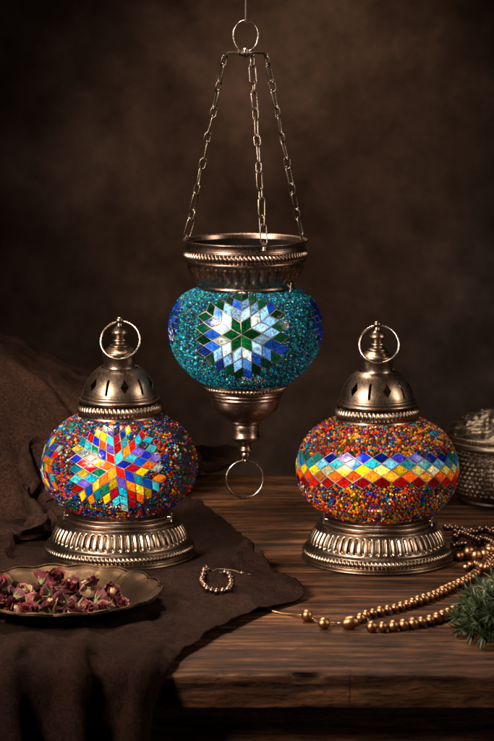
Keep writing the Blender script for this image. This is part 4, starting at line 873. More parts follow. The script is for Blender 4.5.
[-57,-2,0,1,0,-1,2,0,-1,0,0,1,-1,0,-2,5,-2,0,0,0,0,-2,1,-1,1,0,1,-1,-1,2,0,0,-1,0,1,0,-1,1,0,0,0,-1,0,1,0,-1],
[-58,-1,1,1,-1,1,-1,1,0,-1,1,-1,2,-2,-2,-3,0,3,2,0,0,0,-1,-2,2,1,-1,1,-1,-1,2,2,0,-2,-1,0,1,0,1,0,-1,1,-1,0,1,4],
[-58,-1,0,0,4,-5,3,2,-2,-1,-2,3,0,0,0,-3,-1,2,2,-1,1,-1,-4,-3,3,4,-1,-1,1,0,-2,2,2,1,-1,1,-3,0,2,0,0,-1,0,-2,2,-1],
[-57,1,-3,-5,8,5,-3,-4,1,0,0,4,-4,-1,2,-3,3,2,-3,0,-1,0,-5,-3,4,4,-2,0,-3,1,3,0,1,1,1,1,-3,-2,1,2,0,0,2,-6,-1,4],
[-59,-5,-7,8,3,5,-1,-1,-1,-10,6,4,3,3,-4,-2,-2,3,0,1,-2,-1,-4,-1,4,3,0,-1,0,-8,4,5,0,0,0,-1,-1,-1,3,0,0,0,1,-5,-1,3],
[-47,5,-22,9,7,1,1,-5,-9,-11,2,11,8,-10,3,9,-14,3,3,2,-3,0,0,-2,1,1,-1,0,4,-3,-3,6,-3,0,-1,1,-2,14,-5,-8,1,-1,-1,-1,-2,2],
[-17,-22,-14,0,25,14,0,-5,-25,-13,7,21,-1,-2,0,-22,-7,3,19,-1,1,-3,-12,-1,3,4,2,1,-5,0,-8,1,0,9,-8,0,1,-1,9,5,-1,5,-10,-3,-4,10],
[-12,-14,-6,-2,9,15,3,-7,-9,-3,5,0,7,6,-7,-26,-14,10,19,11,3,-15,-9,-20,6,28,10,-3,-9,-24,4,18,17,-8,9,-12,-27,-7,24,18,4,-3,-17,-16,2,15],
[-8,-10,5,-6,2,11,4,-7,2,9,-4,-13,5,8,-13,-11,-2,1,8,13,-3,-12,-8,-1,13,3,10,-6,-10,-10,-1,9,19,-1,-8,-13,-8,-2,10,19,5,-10,-11,-6,-3,11],
[0,-7,5,-3,3,2,3,-4,3,8,-5,-13,7,5,-8,-8,3,-4,4,10,-4,-11,-1,14,-1,-5,7,-8,1,-4,2,2,11,-1,-13,-4,2,-2,6,10,1,-13,-6,-1,-4,13],
[8,-9,3,7,1,-4,3,-3,-7,5,-5,-3,8,4,-2,-6,6,-5,2,4,-6,-8,2,13,-3,-5,6,-9,6,4,-3,5,4,-6,-12,1,7,-1,8,1,-6,-12,-9,5,2,9],
[11,-6,1,11,-2,-5,-1,-2,-9,-7,-2,11,7,1,-1,-5,12,-7,2,-1,-4,-8,0,10,-5,4,2,-5,2,11,-6,7,0,-7,-10,-3,11,7,7,-7,-9,-10,-10,4,11,5],
[13,-4,2,9,-7,-2,-1,-3,-8,-9,3,14,1,-3,-1,-2,7,-1,4,-5,-5,-6,0,0,-1,12,0,-3,-8,13,-1,8,-3,-5,-6,-10,9,15,4,-10,-6,-8,-7,2,18,-4],
[12,-1,4,1,-8,5,-2,-4,-3,-5,6,6,-1,-4,-4,1,-4,9,3,-5,-5,-4,-5,-5,10,11,-3,-1,-14,9,10,7,-6,-2,-4,-10,8,18,-4,-7,-7,-6,-2,5,16,-11],
[10,1,0,-4,-4,10,-2,-4,-1,2,3,1,0,-6,-5,5,-9,13,1,-5,-4,-3,-8,-4,15,4,-6,0,-10,4,17,5,-6,-2,-4,-5,10,12,-6,-8,-5,-6,2,8,13,-14],
[10,-1,-5,-5,5,8,-3,-2,-2,3,2,4,-1,-4,-8,7,-7,12,-1,-4,-3,-1,-7,0,9,-2,-5,-2,-4,1,20,3,-7,-3,-4,1,11,5,-7,-5,-8,-5,5,11,6,-14],
[9,1,-9,-5,10,3,-2,-1,-2,1,1,7,1,-5,-7,5,1,8,0,-4,-3,-2,-1,2,4,-6,-7,-2,-1,2,16,1,-7,-2,-5,5,9,3,-5,-7,-8,-4,7,10,1,-10],
[8,1,-8,-3,9,-1,-2,0,1,0,1,7,-1,-3,-6,2,7,7,0,-4,-4,-4,2,4,3,-6,-7,-4,-1,4,12,-2,-5,-4,-3,8,4,3,-4,-4,-8,-2,5,5,-1,-6],
[7,2,-5,-1,4,-3,-1,0,1,0,1,7,-2,-1,-2,-2,8,6,1,-4,-5,-6,3,8,2,-5,-6,-6,0,6,6,-4,-4,-2,-2,7,3,0,-2,-2,-6,0,4,1,-4,-3],
[7,4,-4,0,0,-3,-2,1,1,-3,3,5,1,0,1,-4,8,4,0,-5,-3,-5,2,8,4,-4,-6,-5,-2,3,4,-2,-1,-1,-1,4,-1,1,-1,-1,-2,0,3,-4,-4,-3],
[9,4,-2,-1,0,-6,-2,1,-1,-2,4,3,2,3,1,-2,4,2,-2,-3,-2,-1,2,8,2,-3,-5,-5,-4,2,2,0,0,0,-2,1,-1,0,-1,1,-1,2,2,-6,-5,-1],
[10,2,1,-1,-2,-3,-4,0,-1,-1,4,3,0,2,2,-1,2,0,-2,0,0,1,3,5,2,-3,-3,-7,-4,1,1,1,1,0,-2,-3,-1,0,-1,2,1,3,1,-6,-4,-2],
[11,1,1,-1,1,-5,-4,-1,0,-1,4,1,-1,-1,2,0,0,2,-1,0,3,1,3,4,0,-2,-3,-2,-4,-1,0,-1,0,0,-3,-3,2,1,0,1,-2,4,2,-5,-3,-3],
[10,3,1,0,-2,-3,-3,-1,-2,1,2,0,-3,-3,1,-1,1,1,1,0,3,2,2,1,1,0,1,-1,-3,-1,-2,-1,-1,-1,-2,-3,1,4,0,0,-2,4,1,-3,-4,-2],
[8,5,3,-1,-3,-3,-1,-2,-1,0,1,-2,-3,-3,-1,0,-1,1,1,1,3,2,1,2,-1,1,1,2,-1,-2,-2,-3,-1,-1,0,-3,2,3,1,1,-3,3,1,-3,-3,-2],
[4,9,4,-1,-4,-3,1,-2,-2,0,0,-2,-4,-3,0,-3,-1,1,-1,2,3,5,1,0,0,1,0,1,0,-3,-1,-2,1,1,-1,-4,1,4,2,1,-1,-1,1,-1,-4,-3],
[0,10,7,-3,-4,-1,2,-1,-2,-1,0,-2,-5,-3,-1,-2,-3,0,1,1,5,6,0,2,-2,-1,-1,1,0,-4,0,1,1,2,1,-5,-1,3,4,2,0,-4,1,-1,-3,-4]],
[
[1258,0,0,0,0,0,0,0,0,0,0,0,-1,0,1,0,3,0,0,-5,0,3,-3,3,-1,0,-2,4,0,13,14,8,-26,-11,4,-1,5,12,-22,16,-7,6,-15,27,-22,2],
[0,0,0,0,0,0,0,0,0,5,-2,3,-5,-1,0,0,-3,0,-1,5,1,-3,12,-2,-1,-5,5,-2,3,-16,-19,4,26,9,-7,0,-3,-9,17,2,3,-8,6,-31,43,-21],
[0,0,0,0,0,0,0,0,4,-2,-3,-4,10,-3,4,-2,-4,0,2,4,1,2,-9,-4,0,2,-4,-2,5,8,9,-22,8,5,-3,-4,6,-16,29,-29,13,-10,17,-15,-5,13],
[0,0,0,0,0,0,0,-1,-3,-1,10,-5,2,-3,-5,2,3,1,-1,-3,-3,-1,-2,4,1,3,1,6,-5,9,-22,35,-23,-3,11,-14,0,23,-40,31,-31,24,-6,24,-16,-2],
[0,0,3,-3,0,0,0,1,-1,-2,-5,6,-6,7,0,0,0,0,-1,6,-5,-1,2,-2,1,0,0,0,-1,-6,31,-30,18,-1,-30,35,-13,-10,20,-20,18,-13,-10,9,4,-13],
[0,4,0,5,0,-4,-5,0,0,0,0,0,0,0,0,0,2,-2,1,1,-2,-1,0,1,1,-1,4,-5,-4,6,-10,-9,11,-9,21,-20,26,-15,-4,-3,19,-7,21,-17,-12,11],
[0,-4,0,-5,0,4,5,0,0,0,0,0,-1,1,0,0,0,-1,1,-7,15,-8,0,1,6,-7,1,-6,4,-11,0,17,-8,8,18,-19,-19,17,-8,5,-16,20,-18,0,26,5],
[0,6,-9,3,0,0,0,0,4,-4,0,0,1,0,-1,1,2,7,-10,-1,-4,6,-1,2,-3,1,-4,7,-4,1,-4,9,-13,1,10,-4,-5,2,18,-17,15,-21,0,14,-27,4],
[0,-1,1,0,0,1,-1,0,-4,4,0,0,0,-1,1,-1,-1,5,0,-4,-3,9,-5,8,-15,8,2,-2,-2,5,5,-17,6,19,-17,12,-1,-8,-19,17,0,-4,18,-25,11,1],
[0,-5,14,-7,-2,-1,1,0,0,0,0,0,0,0,0,0,-2,1,-2,4,0,-6,12,-17,13,-1,13,-19,15,-11,-10,3,18,-6,-26,14,8,7,-3,0,-21,27,-26,15,9,-12],
[0,0,-9,14,-5,0,0,0,0,0,0,0,0,0,0,0,0,-2,7,-5,0,0,-4,4,18,-3,-32,29,-18,-2,10,0,12,-30,6,8,-9,18,-1,-12,8,-14,14,-2,-8,11],
[0,0,0,-7,9,3,-3,-1,-1,2,-2,0,0,0,0,0,3,-6,-2,8,-3,1,3,3,-13,-4,30,-24,0,5,-1,14,-13,-10,10,-8,24,-35,8,11,0,-2,0,3,-3,-1],
[0,0,0,0,3,-8,3,5,-3,-2,4,-2,0,0,0,0,-3,3,1,-3,2,19,-17,6,-22,7,5,7,6,-5,-6,3,-9,2,9,-5,-4,-1,6,5,-8,2,4,0,7,-13],
[0,0,0,0,-4,4,0,-2,2,0,-2,3,6,0,0,-7,1,-7,17,-4,13,-19,-9,-7,26,-5,-22,35,-25,-1,7,10,-21,13,-8,24,-28,10,6,-13,9,18,-4,-10,-19,14],
[0,0,0,0,-1,1,0,-2,2,0,0,0,-7,0,5,14,-12,4,-16,22,-8,-12,10,-2,6,0,-6,4,18,-10,3,-15,-10,12,5,1,6,9,-19,15,8,-30,-15,7,14,-1],
[0,0,0,0,0,0,0,0,0,0,0,6,-4,8,-14,-8,19,-11,4,-18,-3,19,2,2,-1,12,-1,-11,-5,5,12,-26,27,2,-2,-28,21,-25,34,-22,-20,11,14,3,-4,4],
[0,0,0,0,0,0,0,0,0,0,0,-1,6,-14,8,1,-8,15,-7,6,-5,-8,7,1,14,-13,-14,-11,26,-13,-21,13,-3,-1,-1,12,-12,37,-38,15,11,4,-3,-5,2,-2],
[0,0,1,-1,0,0,0,0,0,1,-1,-5,15,10,-18,-2,0,-7,11,-9,10,-7,2,24,-12,-24,30,-31,-15,22,2,3,0,0,0,-3,-2,-15,32,-12,10,-15,4,2,-1,1],
[0,0,13,3,2,0,-7,1,9,7,0,-10,-33,-4,33,-2,-11,0,-3,4,-9,7,18,1,-30,0,-12,20,2,1,0,0,0,0,0,0,0,-1,-16,28,-21,22,9,-2,-8,-6],
[0,0,-13,5,-9,3,19,10,-2,-11,-22,2,16,0,-14,14,31,-21,-9,-2,4,14,-3,-16,-20,17,6,1,0,0,0,0,0,0,0,0,0,0,0,-17,20,7,-5,-4,12,4],
[0,0,-1,-7,7,-3,-12,-1,-16,3,25,24,-14,1,4,-2,1,-1,2,9,19,3,-18,-52,16,13,0,0,0,0,0,0,0,0,0,0,0,0,0,0,12,-31,-7,6,-3,0],
[36,-2,-1,-1,-1,-2,-2,-11,9,-5,-19,-18,43,13,-1,-7,-19,15,7,10,-6,-29,-37,16,12,0,0,0,0,0,0,0,0,0,0,0,0,0,0,0,-4,9,-6,13,-10,0],
[-9,7,6,5,4,5,3,2,1,4,3,-34,-20,3,-15,-5,-5,7,2,-11,19,-2,7,22,1,0,0,0,0,0,0,0,0,0,0,0,0,0,0,0,-10,13,6,11,11,-1],
[-27,-6,-3,-4,-3,-3,-1,-1,0,6,34,25,-12,-29,20,-5,5,2,-2,-12,-17,27,19,-14,1,0,0,0,0,0,0,0,0,0,0,0,0,0,0,0,14,-11,28,-15,-21,-25],
[0,1,2,-3,0,5,-6,0,-1,12,-13,11,-11,7,-11,8,-2,-2,0,6,-18,3,23,-11,0,0,0,0,0,0,0,0,0,0,0,0,0,0,0,3,14,27,-49,-32,10,27],
[0,2,-5,8,9,-20,6,0,0,-2,18,14,17,4,1,-5,-15,-12,2,-9,15,-29,-18,37,-18,0,0,0,0,0,0,0,0,0,0,0,0,0,1,27,-20,-8,6,-5,-2,9],
[6,-8,2,-1,5,4,-6,-1,0,-15,-24,-3,17,8,23,-17,-16,6,6,23,12,12,-15,-26,11,-3,0,0,0,0,0,0,0,0,0,0,0,1,10,9,-14,-19,11,16,-15,-1],
[-5,13,8,7,-9,11,11,7,0,-10,-15,-32,-18,10,9,-10,25,17,1,-3,-14,11,27,8,-21,-24,-4,0,0,0,0,0,0,0,0,0,2,21,4,-68,-5,2,14,5,43,16],
[26,-6,-8,-10,-4,-3,4,3,-17,-9,7,22,-6,-17,1,18,-10,-11,-9,-12,-5,1,22,28,28,-10,-16,-6,0,-1,0,0,0,1,1,4,30,-44,-13,16,3,2,8,37,-2,-24],
[-27,-1,-1,-1,-1,3,-8,-9,23,37,2,-22,5,0,-21,33,2,-14,6,-5,-8,-11,-23,11,28,35,-6,-7,3,-18,1,0,3,14,15,6,-52,29,-20,-1,4,27,-6,-38,-29,-11],
[0,0,0,0,0,0,2,-3,-6,-18,16,10,0,1,9,-27,10,12,-3,-5,2,0,-2,-28,-13,26,44,13,-27,39,2,0,-20,-12,-35,-14,32,0,13,-7,23,-42,-32,7,15,11],
[0,0,0,0,13,-1,-15,3,0,0,-2,27,-8,0,-18,-11,4,4,-3,7,0,5,11,-15,-15,-24,-4,24,65,-20,-23,-17,35,-10,-16,-11,-14,-7,5,48,-43,3,21,2,0,0],
[0,0,0,1,-6,-7,18,-6,0,3,18,-14,0,-21,-6,20,3,-4,-2,3,13,1,-29,13,2,13,15,-4,-30,-22,-3,4,-11,23,36,2,-17,-7,0,-16,14,4,-1,0,0,0],
[0,5,4,3,-10,0,-7,5,1,13,-10,-31,2,20,12,-7,-3,3,2,24,-19,-26,19,4,27,4,-33,-23,-4,28,6,-19,-12,-15,8,37,31,-11,-24,-15,11,11,-11,0,0,0],
[0,-5,-4,-4,4,12,11,3,-1,3,-35,16,10,3,-2,12,9,9,-1,-51,-1,27,18,3,-45,-34,0,3,-6,-3,37,31,-15,-5,-9,-23,1,40,33,-15,-29,-9,17,-5,0,0],
[0,0,0,0,-1,-4,-10,-1,28,-8,-12,18,10,7,2,2,-6,-37,-16,44,17,-11,-29,-29,22,9,4,6,-7,-3,-19,0,26,17,-5,-15,-13,-21,4,38,33,-7,-23,-7,-3,0],
[0,0,0,0,0,7,-7,-1,-27,5,50,-28,-18,-14,-1,2,15,-5,8,-16,4,-10,9,39,2,10,-14,-14,4,1,0,-1,-6,-12,18,2,-2,0,-14,-16,10,7,24,12,-4,-10],
[0,0,0,0,0,-7,7,0,3,-16,13,13,-24,5,4,-14,-6,14,8,15,-9,-2,6,-18,-7,-9,20,3,2,13,-10,-1,-3,-1,-13,18,-3,7,-5,-6,-22,4,-5,1,7,12],
[0,0,0,1,5,-5,1,2,-8,0,-5,-2,11,0,-11,6,-10,22,-7,4,-19,14,-2,-9,1,7,-5,10,7,-20,8,12,-7,0,2,-2,17,-16,11,-7,-6,0,0,-1,0,-2],
[0,0,0,-1,-5,5,2,-5,4,0,-13,16,-3,-1,7,-7,-1,9,3,-9,-6,-1,-6,11,0,0,-1,-5,-6,13,-1,8,11,-3,-12,-7,-14,9,-2,13,9,-5,-2,-3,-1,0],
[0,0,0,0,0,0,0,0,0,0,-7,10,-3,6,-12,6,-1,8,-11,-16,19,-2,3,0,0,0,0,0,-1,-7,4,-8,-7,4,9,3,2,0,-4,-3,0,3,2,3,2,-2],
[0,0,3,8,3,-7,-4,-3,0,0,-6,8,-1,-6,6,-1,6,-22,25,-4,-5,0,0,0,0,0,0,0,0,0,-2,-8,13,-3,1,0,0,-1,2,3,0,13,5,-1,-16,-5],
[0,0,-3,-7,2,2,3,3,0,0,1,1,9,-11,0,1,3,-8,10,-12,13,-7,0,0,0,0,0,0,0,0,0,-1,-7,8,17,-8,-2,2,1,-6,-6,-15,-6,1,15,7],
[0,0,3,2,-11,7,-4,3,0,0,10,-32,10,11,1,12,-22,13,-6,9,-2,-3,-1,0,0,0,0,0,0,0,0,0,0,-1,-16,21,1,-14,-2,2,2,5,1,0,0,0],
[0,5,-7,-3,5,-2,2,0,4,-4,-2,-3,16,3,0,-27,13,-4,-5,20,-22,21,-10,0,0,0,0,0,0,0,0,0,0,-5,5,-13,10,20,-5,-11,0,-1,0,0,0,0],
[7,-12,4,0,1,0,0,0,3,-3,-6,6,6,-4,-17,15,0,1,9,-27,23,-6,5,-4,-1,0,0,0,0,0,0,0,0,0,7,6,-22,-8,16,11,-11,1,0,0,0,0],
[-7,7,0,0,0,0,2,-2,2,-2,-5,9,-5,-15,16,0,0,10,-23,13,-5,9,2,6,-11,-1,0,0,0,0,0,0,0,7,-14,-4,28,-18,-11,5,7,0,0,0,0,0],
[0,0,0,0,2,-2,0,0,2,-2,0,11,-27,16,2,-2,0,3,-9,6,-1,3,-8,18,4,-11,3,-7,1,-1,0,0,9,-4,1,-9,0,14,-12,-4,4,0,0,0,1,-1],
[0,0,0,1,2,3,-7,1,-3,3,2,-11,9,0,8,-8,2,-9,7,0,0,-1,1,4,2,-6,-3,7,-1,10,-9,7,-3,-12,0,4,-16,26,-8,-1,-1,0,0,0,0,0],
[0,0,3,-4,3,-8,13,-8,-7,8,4,-10,6,0,4,-4,1,-5,4,0,0,-2,3,5,-10,4,1,1,-1,-6,9,-11,-4,29,-22,3,3,-20,31,-14,5,-4,0,0,-1,2],
[0,0,-1,3,-9,7,5,-4,-1,0,1,-1,0,0,0,0,-2,0,2,0,0,-3,9,1,-7,0,-1,0,8,-11,9,-5,-2,0,14,-12,-2,-1,0,4,-5,4,0,0,0,-1],
[0,0,-1,1,0,0,-2,6,-4,0,2,-2,0,0,2,4,-7,0,1,0,2,-6,13,-5,-4,0,0,-1,9,-8,-8,12,-4,-11,28,-14,-3,-1,-9,14,-4,1,0,-1,0,0],
[0,0,3,-2,2,-1,-13,15,-3,3,-5,1,0,0,5,14,-19,0,6,-6,2,-2,9,-7,3,-5,0,0,3,2,-6,-3,5,-9,9,17,-17,1,-4,-2,5,0,3,-2,-2,0],
[0,2,8,-12,1,1,14,-17,6,5,-9,2,6,-7,-4,16,-6,-5,3,-4,5,-5,10,-8,6,-8,0,0,0,13,-13,0,2,-3,-10,30,-8,-13,11,-10,0,10,-1,-2,-6,15],
[0,9,2,-12,18,-18,-6,16,-6,6,-7,7,0,-9,-5,10,10,-3,-19,8,1,-4,13,-6,4,-9,0,0,-1,18,-15,-2,-2,2,-16,22,15,-17,-12,19,-11,-11,27,0,-15,-15],
[0,7,7,-10,-21,41,-28,-5,18,-7,-2,20,-8,-12,-8,6,17,-20,2,2,2,0,7,3,-3,-9,1,1,6,6,0,-12,0,-1,-3,-9,30,-5,-14,-8,13,-4,-13,30,-7,-11],
[0,2,9,8,-20,-16,29,-3,-24,30,-14,4,-5,0,-4,11,-6,-9,8,6,-13,16,-7,3,-12,8,-1,2,-3,13,-3,-10,-1,5,-4,3,14,-1,-14,-3,0,3,-10,19,-2,-8],
[-16,6,3,-4,-2,-6,-6,5,11,8,14,-39,3,25,-2,-14,15,0,11,-13,-2,0,-6,4,-1,6,1,-1,-18,12,13,6,-14,4,-1,-4,7,3,5,-12,-4,3,-5,9,6,-10],
[-53,12,14,9,-30,-8,1,2,27,9,-9,-23,5,9,8,6,12,-2,-30,10,5,-6,14,-4,10,2,-5,-2,1,-8,18,9,-1,-13,17,-16,-6,4,-9,7,-6,-1,-5,3,24,-21],
[-60,-6,-2,6,3,-2,0,0,4,-8,3,5,-2,-1,0,5,38,-20,-20,-1,-2,10,4,34,-18,-27,-1,-1,3,28,7,-41,-1,4,-8,4,30,22,-42,-10,3,-4,7,22,3,-25],
[-69,-19,-28,10,32,7,2,-4,-15,-26,14,27,4,-1,-4,-27,-21,29,20,3,1,-4,-28,8,-7,28,3,-1,-8,-37,17,10,9,3,-6,-13,-9,3,17,6,3,-1,-4,-35,1,31],
[-73,-21,-26,5,33,14,1,-5,-19,-21,12,25,8,-1,-7,-27,-31,31,29,5,0,-10,-30,-34,39,31,6,-2,-10,-39,-9,39,12,-1,-3,-17,-51,5,53,13,3,-1,-10,-35,1,30],
[-68,-13,-14,3,20,8,1,-3,-11,-9,6,12,4,0,-5,-14,-16,16,16,2,0,-8,-20,-16,25,18,3,-1,-6,-20,-4,20,6,-1,-3,-8,-23,1,26,8,0,0,-6,-20,-1,16],
[-61,-2,-2,2,4,-1,1,0,0,0,1,-3,0,1,-1,0,0,3,-2,0,-1,-4,-5,-2,9,3,0,-1,1,0,-2,3,-1,-2,-1,1,0,-2,5,-1,-1,-2,1,-3,-4,3],
[-57,2,3,4,-6,-2,-1,1,4,4,-1,-7,-2,-1,2,5,6,-5,-5,-2,-2,-1,4,4,-1,-3,-1,1,1,8,-1,-5,-3,-1,0,3,8,-1,-5,-4,-1,-1,2,3,-4,-2],
[-57,3,7,1,-7,-3,-1,1,3,4,-2,-4,-2,-1,2,4,6,-5,-5,-2,-1,0,4,5,-3,-4,-1,0,2,7,-2,-4,-2,0,-1,3,5,2,-6,-3,-1,-1,2,2,0,-3],
[-56,0,7,0,-5,-1,-1,-1,3,2,-1,-3,-1,0,1,4,1,-3,-2,-2,-1,2,5,1,-5,-2,0,0,1,5,-1,-2,-2,-1,1,1,4,2,-6,-1,-1,0,1,1,0,-2],
[-57,2,4,-2,-2,-1,0,0,1,1,0,-1,-1,0,0,3,-1,-1,-1,-1,-1,3,3,-2,-3,-1,-1,0,2,1,2,-2,-1,0,-1,1,3,1,-3,-1,0,-1,0,1,1,-2],
[-57,1,2,0,-2,0,-1,0,1,0,1,0,-1,-1,1,2,-1,1,-2,-1,0,3,2,-3,-1,-2,-1,0,0,3,1,-1,-1,0,0,1,2,-1,-1,-1,-1,-1,2,1,-2,0],
[-57,2,0,0,-2,0,0,1,0,0,0,0,0,0,-1,1,0,1,-1,0,0,2,1,-1,-1,-1,-2,-1,2,1,1,-1,-1,0,-1,1,1,0,-1,0,-1,0,0,0,0,0],
[-57,3,-1,-1,-1,0,0,0,1,0,0,0,0,0,0,0,1,-1,1,-2,0,1,2,0,-1,-1,-1,0,-1,1,1,-1,0,-1,1,1,0,-1,0,0,-1,0,1,0,0,0],
[-57,2,-1,0,0,-1,0,1,-1,1,-1,1,0,-1,1,0,0,1,-1,0,0,-1,2,1,0,-2,0,-1,0,1,0,0,-1,0,0,0,0,0,1,0,-1,0,1,-1,0,0],
[-57,2,-1,0,0,-1,0,0,1,-1,0,0,1,1,-1,0,1,-1,0,-1,1,0,0,1,0,0,-1,-1,0,0,1,-1,1,0,-1,1,0,0,-1,0,1,0,-1,-1,1,-1],
[-57,1,1,-1,0,0,-1,1,-1,0,0,1,-1,0,1,-1,1,0,0,0,0,0,1,1,0,-1,-1,0,0,-1,0,0,0,1,0,-1,0,0,0,0,0,0,0,0,0,0],
[-57,1,0,1,-1,-1,0,0,1,-1,0,0,1,0,-1,0,0,1,-1,0,0,1,0,1,-1,0,1,-2,0,1,0,-1,0,0,0,0,0,0,0,0,0,0,1,0,-1,0],
[-56,0,1,-1,1,-1,0,-1,0,0,0,0,-1,1,0,0,0,0,0,0,1,0,0,0,0,0,-1,1,0,0,-1,1,-1,0,-1,1,0,0,0,0,0,0,1,-1,0,1],
[-57,1,0,1,-1,0,0,0,0,0,0,-1,0,-1,1,-1,0,0,0,1,0,0,1,-1,0,0,1,0,0,-1,0,0,0,-1,1,0,0,0,0,0,-1,1,0,1,0,-1],
[-57,1,1,0,-1,1,-1,-1,0,0,0,0,-1,0,0,0,0,-1,1,0,0,1,0,0,0,0,0,0,0,1,-1,-1,1,0,0,-1,1,0,1,-1,0,0,1,-1,0,0],
[-57,0,2,0,-1,0,1,-1,0,0,-1,-1,1,0,-1,0,-1,1,-1,1,1,1,-1,1,-1,0,0,0,0,0,0,0,-1,1,0,0,0,1,-1,1,0,0,-2,1,0,1]]])
